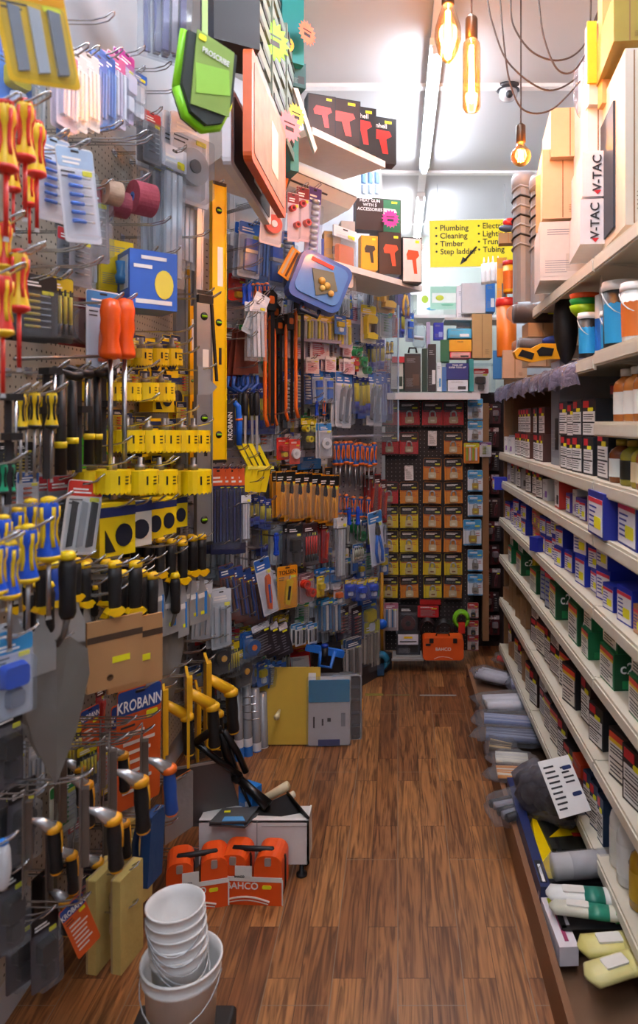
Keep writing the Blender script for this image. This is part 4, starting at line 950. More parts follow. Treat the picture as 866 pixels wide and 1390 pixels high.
one('wrapped_bundle','packet','bulky clear plastic wrapped bundle left of the tall white carton',MB().ball((0,0,0),(.05,.05,.12),BG2,14,8).box((0,0,0),(.05,.05,.16),C('f0e8e0',.5)),at(797,120,2.45),main='wrapped_bundle')
topbox(712,372,3.3,.0001,.0001,.0001,'8a8d92','x') if False else None
# brown hardboard and items far end
one('hardboard_sheet','panel','brown hardboard sheet behind the lamp boxes at the far end',MB().box((0,0,0),(.26,.012,.36),C('7d5b3c',.8,0,.2,6)),Vector((.80,4.07,1.51)),main='hardboard_sheet')
# ================= padlock board =================
def pk(hdr,body,c1,c2,desc,w=.122,h=.155,kind='padlock',**k): return card(w,h,hdr,body,kind,c1,c2,desc=desc,cat='padlock pack',name='padlock_pack',**k)
PO=pk('1c1a1e','e08a1c','d9c9a0','f0e8d0','orange padlock card with a brass padlock')
PY=pk('1c1a1e','e8cc10','d8c890','8a5a30','yellow padlock card with a small padlock')
PR=pk('2a2426','c4202a','b8a888','d8d0c0','red padlock card with a large padlock',h=.15)
PB=pk('3f9ed8','e6ecf2','b89a40','f0e030','blue and white padlock card',w=.095,h=.135)
PG=pk('3f9ed8','e6ecf2','8a8478','5a5650','blue and white card with a grey padlock',w=.095,h=.135)
WT=card(.05,.085,'d8d8dc','ececee','flat',sticker=False,desc='small white price tag on the black board',cat='price tag',name='price_tag')
cols=[(528,'first column'),(555,'second column'),(587,'third column'),(615,'fourth column')]
rows=[(545,'top row'),(587,'second row'),(622,'third row'),(654,'fourth row'),(687,'fifth row'),(720,'sixth row'),(751,'seventh row'),(782,'lowest row')]
grid={0:[PR,PR,PR,PR],1:[PR,PR,WT,PO],2:[None,WT,PO,PO],3:[PR,PO,PO,PO],4:[PY,PY,PO,PO],5:[PY,PY,PO,PO],6:[PY,PY,PY,PY],7:[PY,PO,PY,PO]}
for r,(py,rn) in enumerate(rows):
    for c,(px,cn) in enumerate(cols):
        K=grid[r][c]
        if not K: continue
        if K is WT: py2=py-2 if c==2 else py+10
        else: py2=py
        hang(K,'B',px,py2,20 if K is WT else (34 if r==0 else 31),.045 if c or r<7 else .04,random.uniform(-.08,.08),random.uniform(-.03,.03),-.03,label='%s, %s, %s of the black board'%(K.desc,rn,cn),group=K.desc)
for i,py in enumerate((541,571,638,672,705,746,779)):
    K=PB if i in(2,3,4) else PG
    hang(K,'B',645 if i not in(4,) else 641,py,29 if i!=4 else 35,.05,random.uniform(-.1,.1),0,-.03,label='%s, %s from the top of the right-hand column'%(K.desc,['first','second','third','fourth','fifth','sixth','seventh'][i]),group='blue padlock cards beside the timber post')
k=card(.09,.12,'c8d020','e88a20','strips','9ac020','d8d8e0',desc='green and orange carded spirit vial pack between the blue padlock cards'); hang(k,'B',640,601,28,.05); k=card(.08,.1,'7a4a8a','d8d8da','bits','9aa020','c8c8c8',desc='purple and white card next to the green and orange card'); hang(k,'B',659,600,20,.05)
K=card(.07,.1,'b82428','d8c8c0','padlock','2a2a2a','b08a40',desc='small red card with a black lock beside the timber post')
for i,py in enumerate((818,842,862)): hang(K,'B',642,py,21,.05,label='small red lock card, %s of three at the foot of the timber post'%['top','middle','bottom'][i])
K=card(.08,.12,'c02830','e6e6e6','lump','1c1c1e','3a3a3c',desc='grey lock card hanging above the blue padlock cards'); hang(K,'B',652,500,34,.05)
# cables and locks at the foot of the board
def ring(px,py,y,R,r,col,label,cat='cable lock',name='cable_lock',extra=None,tl=0):
    p=at(px,py,y); t=T(name,cat,label,1); b=MB()
    for q in range(4): b.tube([(R*(1-.05*q)*math.cos(a),-.008*q,R*(1-.05*q)*math.sin(a)*1.15) for a in [2*PI*k/20 for k in range(21)]],r,C(col,.35),7)
    t.part('coil',b); t.part('lock_barrel',MB().box((0,-.02,-R*1.1),(.04,.04,.06),extra or BLK)); put(t,p,label=label)
ring(602,856,4.28,.058,.009,'1a1a1c','black coiled cable lock above the orange tool case'); ring(580,852,4.33,.05,.008,'2a1c1e','dark red-black coiled cable lock left of the black one')
ring(626,840,4.33,.045,.010,'7ac820','lime green coiled cable hanging right of the black cable lock',extra=C('c83020',.4)); 
k=card(.11,.17,'201c1e','3a3438','disc','5a2a2a','2c2426',desc='black arched lock pack leaning beside the coiled cables',sticker=False); hang(k,'B',554,822,40,.1)
k=card(.09,.05,'c41f28','c41f28','flat',desc='small red card above the dark coiled cable'); hang(k,'B',581,822,16,.06)
k=card(.08,.16,'b87088','c8b8b8','strips','3a78a8','e8e8e8',desc='pink and white carded scraper pack at the lower left of the board'); hang(k,'B',531,818,38,.1)
t=carton(.145,.08,.13,'1c2028','dark boxed lock with white label under the arched pack',style='print',front='30343e'); t2=t; put(t,at(554,890,4.2),0,-.0,-.05,label=t.desc)
one('label_card','card','white label card on the dark boxed lock',MB().box((0,0,0),(.12,.004,.06),C('dcdce6',.5)).box((0,-.003,.012),(.05,.001,.012),YEL).box((0,-.003,-.012),(.1,.001,.006),INK),at(554,868,4.18),main='label_card')
one('metal_tray','tray','grey metal base plate on the floor under the dark boxed lock',MB().box((0,0,.015),(.18,.1,.02),STEEL).box((0,-.05,.006),(.19,.01,.012),C('c0c4c8',.3,.8)),at(553,893,4.22),main='metal_tray')
def bahco_case(loc,w,h,d,yaw,label,size=1,near=False):
    t=T('tool_case','tool case',label,1); O=C('e25a1c',.4,0,.06); o=rr(w,h,h*.18,0,h/2,4)
    t.part('shell',MB().prism(o,-d/2,-.004,O,None,.04).prism(o[::-1],d/2,.004,O,None,.04) if False else MB().prism(o,-d/2,d/2,O,None,.03),
      [('lettering',text_mesh('BAHCO',h*.2,C('f4efe6',.5),M=TR(0,-d/2-.0016,h*(.5 if not near else .42)))),('sticker',MB().prism(rr(w*.12,h*.1,.003,-w*.36,h*.7),-d/2-.002,-d/2,BLK) if not near else MB().prism(rr(w*.14,h*.09,.004,w*.22,h*.42),-d/2-.002,-d/2,STK)),
       ('emblem',MB().tube([(-w*.22,-d/2-.001,h*.08),(-w*.12,-d/2-.001,h*.16),(0,-d/2-.001,h*.18),(w*.12,-d/2-.001,h*.15),(w*.22,-d/2-.001,h*.08)],h*.012,C('f0dccc',.5),5))])
    t.part('handle',MB().tube([(-w*.16,0,h*.98),(-w*.14,0,h*1.1),(w*.14,0,h*1.1),(w*.16,0,h*.98)],h*.04,BLK,8))
    for s in (-1,1): t.part('latch',MB().prism(rr(w*.1,h*.2,.004,s*w*.28,h*.88),-d/2-.006,-d/2+.01,BLK if not near else C('c0c2c4',.3,.8)))
    return put(t,loc,yaw,label=label)
bahco_case(at(601,893,4.2),.25,.135,.1,0,'orange tool case lettered BAHCO on the floor below the padlock cards')
one('red_strip','packet','red strip pack lying behind the coiled cables',MB().box((0,0,0),(.13,.02,.03),C('b82020',.4)),at(584,817,4.40),main='packet')
# shelf above the board
k='x'
t=one('display_shelf','shelf','white shelf along the top of the black padlock board',MB().box((.215,4.33,1.662),(.56,.26,.022),WHT).box((.215,4.198,1.655),(.56,.006,.04),C('d8d8da',.4)),main='display_shelf')
ZS=1.675
def sbox(px0,px1,py0,py1,y,dep,base,label,**k):
    a=at(px0,py1,y); c=at(px1,py0,y); K=carton(c.x-a.x,dep,c.z-a.z,base,label,**k); put(K,Vector(((a.x+c.x)/2,y,a.z)),random.uniform(-.06,.06),label=label)
sbox(530,548,487,531,4.24,.12,'24483c','white and dark green pack with red band, leftmost on the display shelf',style='print',front='c8d0c8',fcol='24382c')
sbox(532,549,484,492,4.22,.1,'c8202c','red banner card above the leftmost pack',style='none')
sbox(549,571,480,531,4.25,.12,'2a282c','black case with a brown window on the display shelf',style='print',front='3c302c',fcol='5a4438')
one('cable_loop','loop','black loop handle standing on the black case',MB().tube([(-.025,0,0),(-.02,0,.03),(.02,0,.03),(.025,0,0)],.006,BLK,8),at(560,479,4.3))
sbox(573,580,473,531,4.25,.12,'173a30','slim dark green case on the display shelf',style='none')
sbox(581,592,467,531,4.25,.12,'232024','tall black case with white sticker on the display shelf',style='print',fcol='d8d8d8')
sbox(593,599,492,531,4.24,.12,'dfe6ea','white and blue pack right of the tall black case',style='print',fcol='2a8ac8')
sbox(600,606,498,531,4.24,.12,'4a7ab8','slim blue pack beside the tool kit box',style='none')
sbox(606,636,493,515,4.23,.14,'23307c','blue box lettered SUPER TOOL KIT on the display shelf',style='none',ftxt='TOOL KIT\nSUPER TOOL KIT')
sbox(608,635,516,531,4.23,.14,'d8dce4','white box with a small drill picture below the tool kit box',style='print',fcol='3a3436')
sbox(637,643,487,531,4.25,.12,'2a8a88','slim teal case at the right end of the display shelf',style='none')
sbox(598,610,461,491,4.3,.12,'1f6a44','green case behind the tool kit box',style='none')
sbox(611,639,478,486,4.28,.14,'d84858','pink-red flat box under the yellow box',style='print',front='e8b0a8')
sbox(610,640,461,477,4.28,.14,'f0a818','yellow box lettered TOLSEN on the display stack',style='none',ftxt='TOLSEN',tcol='3a2410')
sbox(608,640,446,459,4.28,.14,'2aa8d8','cyan box topmost on the display stack',style='print',front='58bce0',fcol='f0f4f8')
sbox(589,602,438,461,4.4,.06,'2438b8','blue blister pack standing behind the green case',style='print',fcol='90a8e8')
sbox(579,584,437,472,4.42,.05,'b0a8c8','slim lilac and green pack behind the dark green case',style='none')
sbox(641,668,426,486,4.3,.16,'b9925c','tall kraft carton at the right end above the padlock board',style='plain')
sbox(620,640,388,444,4.45,.16,'d8d6da','white printed carton with side barcode behind the grey box',style='print',fcol='a8a6b0')
sbox(627,659,384,425,4.38,.14,'c2c2c6','pale grey box tilted on top of the kraft carton',style='none')
sbox(660,672,383,423,4.36,.14,'2a78c8','blue and white carton right of the pale grey box',style='print',fcol='eef2f6')
lumpy('plastic_bag','bag','small clear bag with a red tag left on the display shelf',at(569,472,4.38),(.09,.06,.16),BG,12,('e0e0e0','d03030',2,.01))
one('shelf_riser','shelf','clear riser holding the upper boxes over the display shelf',MB().box((.42,4.40,1.86),(.36,.14,.008),CLR).box((.6,4.40,1.77),(.008,.14,.19),CLR),main='shelf_riser')
one('high_shelf','shelf','narrow shelf behind the kraft carton carrying the white cartons',MB().box((.5,4.45,2.14),(.42,.24,.015),C('c8c4bc',.6)),main='high_shelf')

# ================= floor marks =================
p=at(572,943,3.86); one('floor_tape','tape','worn yellow and white tape strip stuck across the floor',MB().box((-.13,3.85,.0012),(.1,.03,.0016),C('9a9040',.7,0,.5,60)).box((.0,3.845,.001),(.13,.012,.0012),C('8c8458',.7,0,.5,60)).box((.22,3.84,.001),(.2,.018,.0012),C('a8a49c',.7,0,.5,60)),main='floor_tape')

# ================= floor things at left =================
def bp(px,py): return blr(px,py,0)
# white buckets
def bucket(r,h,label):
    t=T('bucket','bucket',label,h); W_=C('f2f2f0',.35)
    t.part('pail',MB().lathe([(.001,.003),(r*.78,.003),(r*.80,0),(r*.92,h*.8),(r*.99,h*.82),(r*.99,h*.86),(r*.94,h*.87),(r*.96,h*.97),(r*1.03,h*.975),(r*1.03,h),(r*.97,h),(r*.93,h*.86),(r*.78,.012),(.001,.012)],W_,32,caps=False))
    t.part('handle',MB().tube([(-r*1.02*math.cos(a),-r*.5*math.sin(a)-r*.6*math.sin(a),h*.86-h*.34*math.sin(a)) for a in [PI*k/12 for k in range(13)]],.0016,STEEL,6))
    return t
bk=bucket(.066,.16,'white plastic bucket'); y0=1.64; c=Vector(((238-CX)*y0/F,y0,0))
zt0=H-(1225-CY)*y0/F
for i in range(5):
    z=zt0-.16-i*.024
    put(bk,(c.x+.002*i,c.y,z),.3+.2*i,label='white plastic bucket, %s of the nested stack'%['topmost','second from the top','third from the top','fourth from the top','fifth from the top'][i],group='nested white buckets')
put(bucket(.092,.19,''),(c.x+.012,c.y+.01,zt0-.16-.165),0,label='wider white bucket holding the nested stack of buckets')
low=zt0-.16-.165
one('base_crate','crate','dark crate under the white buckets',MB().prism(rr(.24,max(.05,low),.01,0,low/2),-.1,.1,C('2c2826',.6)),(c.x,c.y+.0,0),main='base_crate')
# white steel stand
t=T('display_stand','stand','white metal display stand with black feet under the black scoop',1)
y1=1.5*F/(1192-CY)
xr=(419-CX)*y1/F; xl=(270-CX)*y1/F; zt_=H-(1113-CY)*y1/F; zb=.045; dp_=.09
t.part('panel',MB().prism([(xl,zb),(xr,zb),(xr,zt_-.01),(xr-.01,zt_),(xl,zt_)],y1,y1+.012,C('e6e4e0',.4)).box(((xl+xr)/2,y1+dp_/2,zt_-.006),(xr-xl,dp_,.006),C('dddbd6',.4)).box((xr-.003,y1+dp_/2,(zt_+zb)/2),(.006,dp_,zt_-zb),C('e6e4e0',.4)).box((xr-.17,y1-.001,(zt_+zb)/2),(.003,.002,zt_-zb),C('a8a6a0',.5)).box((xr-.08,y1-.001,zt_-.02),(.15,.002,.002),C('a8a6a0',.5)))
for dx,dy in ((-.025,.015),(-.025,dp_-.01),(xl-xr+.03,.015),(xl-xr+.03,dp_-.01)): t.part('foot',MB().lathe([(.018,0),(.018,.008),(.008,.014),(.006,.05)],BLK,12,(xr+dx,y1+dy,0)))
put(t,(0,0,0),label=t.desc)
t=T('sheet_cutter','scoop','black metal scoop with a long jointed handle lying on the white stand',1)
def q(px,py,y): return at(px,py,y)
yy=y1+.03
BM=C('131315',.3,.3)
A_=q(344,1113,yy-.01); B_=q(419,1119,yy-.03); C_=q(390,1077,yy+.10); D_=q(352,1094,yy+.08); B2=q(419,1112,yy-.03); E_=q(345,1098,yy+.02)
b=MB(); vs=[A_,B_,B2,C_,D_,E_]; vs=[tuple(v) for v in vs]+[tuple(v+Vector((0,.006,-.008))) for v in vs]
b.add(vs,[(0,1,2,3,4,5),(11,10,9,8,7,6),(0,6,7,1),(1,7,8,2),(2,8,9,3),(3,9,10,4),(4,10,11,5),(5,11,6,0)],BM); b.tube([B2+Vector((0,0,.004)),C_+Vector((0,0,.004))],.004,BM,6)
t.part('blade_plate',b)
J=q(322,1055,yy+.05)
t.part('shaft',MB().tube([q(364,1094,yy+.02),q(345,1076,yy+.04),J],.017,BM,10,[.021,.016,.014]))
t.part('arm',MB().tube([J,q(308,1022,yy+.03),q(299,992,yy)],.014,BM,10,[.014,.017,.012])); t.part('arm',MB().tube([q(334,1048,yy+.05),q(322,1020,yy+.04),q(303,992,yy)],.011,BM,10))
t.part('arm',MB().tube([q(326,1052,yy+.03),q(296,1032,yy),q(264,1007,yy-.02)],.010,BM,10))
t.part('bracket',MB().tube([q(264,1009,yy-.02),q(285,994,yy-.01),q(301,990,yy)],.014,BM,10)); t.part('joint',MB().ball(tuple(J),.021,C('1c1c1e',.3,.5))); t.part('rod',MB().tube([J,q(340,1095,yy+.02)],.005,BM,6))
put(t,(0,0,0),label=t.desc)
one('wooden_dowel','tool','pale wooden roller pole behind the black scoop',MB().tube([q(345,1092,yy+.16),q(391,1066,yy+.14)],.012,C('e0cfa8',.5),10,[.012,.016]),main='wooden_dowel')
one('wooden_dowel','tool','shorter pale cream pole beside the wooden one',MB().tube([q(360,1098,yy+.17),q(399,1078,yy+.15)],.012,C('e8e0cc',.5),10),main='wooden_dowel')
k=bx(.06,.05,.08,'1d78c8','small blue carton standing on the white display stand',style='print',fcol='f0f4f8'); put(k,q(333,1102,yy+.05),-.5,label=k.desc)
for i in range(2): one('grey_pack','packet','thin grey tool pack with blue label, %s of two on the stand'%['upper','lower'][i],MB().prism([(-.07,-.02),(.05,-.03),(.08,.06),(-.04,.06)],0,.006,C('4c4e50',.5),RX(-PI/2)).prism([(-.03,-.02),(.045,-.025),(.035,.0),(-.025,.005)],-.0015,.0,C('5aa0d8',.4),TR(0,0,.0)@RX(-PI/2)).box((-.02,.035,.001),(.02,.01,.002),STK),Vector(((316-CX)*y1/F,y1-.01,zt_+.014-.012*i)),.1-.12*i,main='packet')
# Bahco hole-saw case pack: two rounded orange shells behind a printed card
def bahco_pack(px,py,w,h,d,yaw,label):
    y2=1.5*F/(py-CY); t=T('tool_case','tool case',label,1); O=C('f0581a',.35,0,.06); t.H=h
    for s in (-1,1):
        cx=s*w*.27; t.part('shell',MB().prism(rr(w*.44,h,h*.2,cx,h/2,4),-d/2,d/2,O,None,.05).prism(rr(w*.46,h*.9,h*.2,cx,h/2,4),-.006,.006,BLK))
        t.part('latch',MB().prism(rr(w*.1,h*.16,.004,cx,h*.86),-d/2-.004,-d/2+.012,C('d0d2d4',.3,.7)))
    t.part('handle',MB().tube([(-w*.36,-.01,h*.8),(-w*.3,-.01,h*.98),(w*.3,-.01,h*.98),(w*.36,-.01,h*.8)],h*.055,BLK,8))
    t.part('card_sleeve',MB().box((0,-d/2-.003,h*.27),(w*.99,.003,h*.54),O).box((0,-d/2-.005,h*.52),(w*.99,.002,h*.09),C('eeece6',.5)).box((-w*.1,-d/2-.005,h*.66),(w*.26,.002,h*.24),C('eeece6',.5)).box((w*.497,-d/2-.005,h*.27),(.004,.003,h*.5),C('eeece6',.5)).prism(rr(w*.14,h*.07,.004,w*.26,h*.37),-d/2-.007,-d/2-.004,STK),
      [('lettering',text_mesh('BAHCO',h*.19,C('f8f4ee',.5),M=TR(-w*.12,-d/2-.006,h*.38))),('lettering',text_mesh('BAHCO',h*.06,C('202020',.5),M=TR(-w*.16,-d/2-.0066,h*.57))),
       ('emblem',MB().tube([(w*(-.4+.07*k),-d/2-.006,h*(.08+.09*math.sin(PI*k/10))) for k in range(11)],h*.02,C('f0dccc',.5),5).tube([(w*(-.38+.066*k),-d/2-.006,h*(.03+.07*math.sin(PI*k/10))) for k in range(11)],h*.01,C('f0dccc',.5),5))])
    put(t,Vector(((px-CX)*y2/F,y2,0)),yaw,label=label)
bahco_pack(345,1214,.205,.155,.09,-.06,'orange tool case lettered BAHCO in front of the white stand')
bahco_pack(268,1222,.19,.155,.09,.25,'second orange tool case partly behind the white buckets')
# yellow board with wooden-knob hooks, sheet bag, organiser
yb=1.5*F/(1012-CY)
p=at(392,1010,yb); 
t=T('plastering_float','plastering float','large yellow plastic hawk board leaning with a cream knob',1)
t.part('board',MB().prism(rr(.285,.345,.004,0,.172),-.006,.006,C('d4b446',.5,0,.08)),[('barcode_label',MB().box((.105,-.007,.29),(.035,.001,.06),WHT).box((.105,-.0078,.27),(.02,.001,.015),STK)) ]); put(t,p,-.0,0,-.12,label=t.desc)
for i in range(4):
    one('display_hook','hook','thin wire prong in front of the yellow board, %s from the top'%['first','second','third','fourth'][i],MB().tube([(-.17,.03,0),(-.05,-.02,0),(.0,-.03,.012)],.0022,CHR,6),at(348+2*i,945+10*i,yb-.12),main='display_hook')
one('drawer_knob','knob','cream wooden knob standing off the yellow board',MB().tube([(0,.05,0),(0,0,0),(0,-.03,-.0)],.012,C('e6dcae',.4),10,[.006,.010,.014]),at(377,970,yb-.06),main='knob')
yb2=yb+.1
p=at(447,1010,yb+.02)
t=T('dust_sheet_pack','packet','bagged dust sheet with blue header band beside the yellow board',1)
t.part('pack',MB().prism(rr(.2,.30,.008,0,.15),-.03,.03,C('c9c6c8',.5),None,.04),[('header_band',MB().prism(rr(.19,.10,.004,0,.25),-.034,-.026,C('1c86b4',.4)))  ,('print',MB().box((-.07,-.032,.11),(.008,.002,.05),INK).box((-.03,-.032,.11),(.008,.002,.03),INK).box((.0,-.032,.12),(.016,.002,.016),INK).box((.065,-.032,.12),(.02,.002,.06),GREY).box((0,-.032,.018),(.1,.006,.028),C('2c3a78',.5)))])
t.part('film',MB().prism(rr(.215,.315,.008,0,.157),-.037,.037,BAG,None,.03)); put(t,p,.05,0,-.08,label=t.desc)
p=at(470,1003,yb+.08)
t=T('organiser_case','storage box','clear grey organiser case with yellow latch behind the dust sheet',1); o=rr(.14,.30,.015,0,.15)
t.part('shell',MB().prism(o,-.02,.02,clear('a8acb2',.4),None,.03)); 
for a_ in (0,): t.part('rim',MB().tube([(x,-.02,z) for x,z in o]+[(o[0][0],-.02,o[0][1])],.005,C('8a8d92',.3),6))
for i in range(4): t.part('divider',MB().box((0,0,.06+.06*i),(.13,.036,.003),C('9a9da2',.4)))
t.part('latch',MB().box((.072,-.012,.16),(.012,.02,.05),C('f0a010',.4)));  t.part('handle',MB().box((0,0,.305),(.06,.02,.012),C('4a4c50',.4))); put(t,p,.1,0,-.06,label=t.desc)
one('yellow_strip','packet','thin yellow bar lying behind the dust sheet pack',MB().box((0,0,0),(.11,.02,.018),C('f0b820',.4)),at(433,924,yb+.12),main='packet')
# pile at the rack foot
one('plinth','shelf','dark base shelf at the foot of the angled tool rack',(lambda b:(slab(b,A0+AN*.20+AU*.05,A1+AN*.12-AU*.06,.10,0.0,.10,C('2e2c30',.5),AN),b)[1])(MB()),main='plinth')
k=carton(.105,.06,.12,'d8202c','red and white boxed charger on the pile at the rack foot',style='print',front='ecebe8',fcol='1e1e22'); put(k,at(409,920,3.62),.15,-.08,label=k.desc)
k=carton(.15,.07,.17,'1e1c20','black box with silver figure on the pile at the rack foot',style='none'); put(k,at(446,921,3.7),.1,-.05,label=k.desc)
t=T('clamp_strap','strap','bright blue plastic clamp lying on the black box',1)
t.part('bar',MB().prism(rr(.2,.035,.008,0,0),-.012,.012,C('2c7ae0',.3),RY(.22))); t.part('bar',MB().tube([(-.02,-.01,-.0),(-.03,-.02,-.07),(.03,-.02,-.08),(.05,-.01,0)],.01,C('2c7ae0',.3),8)); t.part('knob',MB().cyl((0,-.02,-.05),(0,-.01,.02),.017,BLK,12).cyl((0,-.01,.02),(0,-.01,.035),.018,C('1440b0',.3),12))
put(t,at(441,883,3.55),.1,label=t.desc)
t=T('spray_gun','tool','orange and black gun-shaped tool on the pile at the rack foot',1)
t.part('barrel',MB().tube([(-.09,0,0),(-.03,0,0),(.05,0,.008),(.09,0,.01)],.02,C('f0981c',.35),12,[.028,.024,.022,.012])); t.part('grip',MB().tube([(-.05,0,-.01),(-.07,-.0,-.07)],.014,BLK,8)); t.part('nozzle',MB().cyl((.09,0,.01),(.12,0,.012),.008,STEEL))
put(t,at(398,876,3.55),.1,label=t.desc)
# yellow pole with blue grip and teal coil at the corner
t=T('floor_squeegee','tool','yellow pole with a bright blue clamp standing left of the padlock board',1)
t.part('pole',MB().cyl((0,0,.0),(0,0,.50),.012,C('d89a1c',.4),10)); t.part('clamp',MB().ball((0,-.01,.19),(.035,.025,.032),C('1c6ae0',.3)).ball((-.03,-.02,.2),(.03,.02,.02),C('1c6ae0',.3)))
put(t,at(518,889,4.25)+Vector((0,0,0)),label=t.desc)
ring(517,897,4.15,.04,.014,'1c6a8a','teal coiled hose on the floor at the corner of the rack','hose','hose_coil',C('123a5a',.4))
ORD=['first','second','third','fourth','fifth','sixth','seventh','eighth','ninth','tenth','eleventh','twelfth']
def ordn(i):
    return ORD[i] if i<12 else '%d%s'%(i+1,'th' if 10<(i+1)%100<21 else {1:'st',2:'nd',3:'rd'}.get((i+1)%10,'th'))
# ================= kinds used on the left side =================
SDI=screwdriver('f2c21c','e0301c','d8281c','insulated screwdriver with red and yellow handle and red shaft')
SDI2=screwdriver('e0301c','f2c21c','d8281c','insulated screwdriver with red handle')
SDY=screwdriver('f0cc10','1c1c1e','b0b3b8','screwdriver with yellow and black handle',.1,.15,.016)
SDB=screwdriver('1f5ad8','f2cc10','b0b3b8','screwdriver with blue and yellow handle',.1,.10,.017)
SDO=screwdriver('14509c','f07820','b0b3b8','screwdriver with blue handle and orange cap',.09,.10,.014)
SDG=screwdriver('16a070','16181a','b0b3b8','screwdriver with black and green handle',.1,.12,.016)
SDT=screwdriver('1450d8','1450d8','b0b3b8','screwdriver with plain blue handle',.09,.10,.012)
PK=putty_knife(.06,.13,'putty knife with black handle and yellow cap')
PKW=putty_knife(.09,.16,'wide filling knife with black handle and yellow cap')
PKL=putty_knife(.045,.16,'narrow putty knife with blue label strip',label_col='2a8ae0'); PKL2=putty_knife(.075,.15,'broad putty knife with blue and white label',label_col='2a8ae0')
PKS=putty_knife(.12,.17,'filling knife in a cardboard sleeve',sleeve='b98a5a')
PKB=putty_knife(.05,.1,'knife with blue handle and yellow collar',grip='2450b8',cap='e8c820')
BT=brick_trowel('large steel brick trowel hanging tip down')
FT=finishing_trowel('plastering trowel with steel blade and black and yellow handle','8d8b88','f0a818','1a1a1c')
FTD=finishing_trowel('small plastering trowel with dark blade','6d6a68','c88a18','161618',L=.2)
FTB=finishing_trowel('plastering trowel with blue handle and orange collar','8d8b88','f07020','1e4ea0',stripe=False)
FTY=finishing_trowel('yellow plastic plasterer\'s float with black and yellow handle','f0b81c','f0b81c','1a1a1c',L=.27,stripe=False,thick=.008,branch=True)
FBC=float_block('cream foam plastering float','d8c070','b8a070'); FBC2=float_block('pale cream foam float','e0cc7c','c8b8a8',.24,.12,.035)
FBB=float_block('blue foam plastering float','1f4a80','1a3c68',.2,.10,.03); FBO=float_block('grey float with orange rim','8f8a86','e07a2c',.2,.13,.012)
HS=hole_saw('yellow hole saw',.085,.05); HS2=hole_saw('small yellow hole saw',.055,.04)
def tape_box(desc,w=.09,h=.12,win='1c2030'):
    return carton(w,.06,h,'f4d80c',desc,style='none')
HB=T('hole_saw_box','box','yellow hole saw box with a dark disc picture',.12)
HB.part('box',MB().box((0,.03,-.06),(.085,.06,.12),C('f4d80c',.45)).box((0,-.0005,-.02),(.085,.001,.022),C('20306c',.4)).prism([(-.03,-.11),(-.006,-.11),(-.03,-.06)],-.002,0,BLK).box((.043,.03,-.03),(.001,.04,.02),C('20306c',.4)),
 [('disc_window',MB().prism([(.014+.02*math.cos(2*PI*k/16),-.075+.026*math.sin(2*PI*k/16)) for k in range(16)],-.0025,0,C('22283a',.3)))])
HBW=T('hole_saw_box','box','white and yellow hole saw box',.12)
HBW.part('box',MB().box((0,.03,-.06),(.085,.06,.12),C('e8e6dc',.45)).box((0,-.0005,-.015),(.085,.001,.028),C('20306c',.4)),[('disc_window',MB().prism([(.01+.024*math.cos(2*PI*k/16),-.075+.026*math.sin(2*PI*k/16)) for k in range(16)],-.002,0,C('22283a',.3)))])
SK=card(.045,.09,'22305c','f0d010','bits','e8301c','303030',desc='narrow yellow and red drill card'); 
def lv(L_,w,th,col,desc,**k): return spirit_level(desc,L_,w,th,col,**k)
def plank(w,L_,th,col,desc,name,cat,rough=.4,metal=0,cap=None):
    t=T(name,cat,desc,L_); t.part('strip' if cap else name, MB().box((0,0,-L_/2),(w,th,L_),C(col,rough,metal)).box((w*.3,-th*.5,-L_/2),(w*.12,th*.3,L_),C(col,rough,metal)))
    if cap: t.part('end_piece',MB().box((0,0,-L_*.03),(w*1.1,th*1.3,L_*.06),C(cap,.4)))
    return t
def hammer(desc,c1='1c1c1e',c2='f0d010',L_=.3):
    t=T('claw_bar','tool',desc,L_)
    t.part('head',MB().tube([(-.05,-.02,-.02),(-.02,-.02,-.0),(.03,-.02,-.012),(.06,-.02,-.012)],.013,C('2a2a2c',.35,.5),10,[.006,.012,.013,.017]))
    t.part('shaft',MB().tube([(0,-.02,-.01),(0,-.02,-L_*.97)],.014,C(c1,.45),8,[.012,.016])); t.part('band',MB().cyl((0,-.02,-L_*.66),(0,-.02,-L_*.72),.0175,C(c2,.4),10)); return t
HM=hammer('black rubber-gripped tool with yellow band'); 
CLB=T('bar_clamp','clamp','black bar clamp',.34); CLB.part('bar',MB().box((0,-.01,-.17),(.02,.008,.34),C('3a3a3e',.4,.5))); CLB.part('jaw',MB().box((.0,-.03,-.01),(.045,.05,.02),BLK)); CLB.part('jaw',MB().box((0,-.03,-.13),(.04,.05,.022),BLK)); CLB.part('screw',MB().cyl((.0,-.05,-.02),(.0,-.05,-.2),.005,CHR,8))
SAW=T('pruning_saw','saw','orange and black bow saw hanging blade down',.55)
SAW.part('frame',MB().tube([(-.01,0,-.04),(-.028,0,-.08),(-.028,0,-.5),(-.01,0,-.54)],.009,C('f0701c',.35),8)); SAW.part('blade',MB().box((.018,0,-.3),(.022,.0015,.46),C('2a2a2e',.4,.6))); SAW.part('handle',MB().prism([(-.03,-.09),(.03,-.09),(.04,-.02),(.01,0),(-.03,-.01)],-.013,.013,C('1c1c1e',.5),None,.1),[('grip',MB().prism(rr(.03,.03,.006,.0,-.045),-.017,-.012,C('f0701c',.4)))])
HSW=T('hand_saw','saw','wood saw with dark red brown blade guard',.36); HSW.part('blade',MB().prism([(-.05,-.26),(.05,-.26),(.04,-.0),(-.02,-.0)],-.001,.001,C('6a2c1c',.4,.2))); HSW.part('handle',MB().tube([(-.04,0,-.27),(-.05,0,-.33),(0,0,-.36),(.045,0,-.32),(.04,0,-.27)],.012,C('1e4ea0',.4),8))
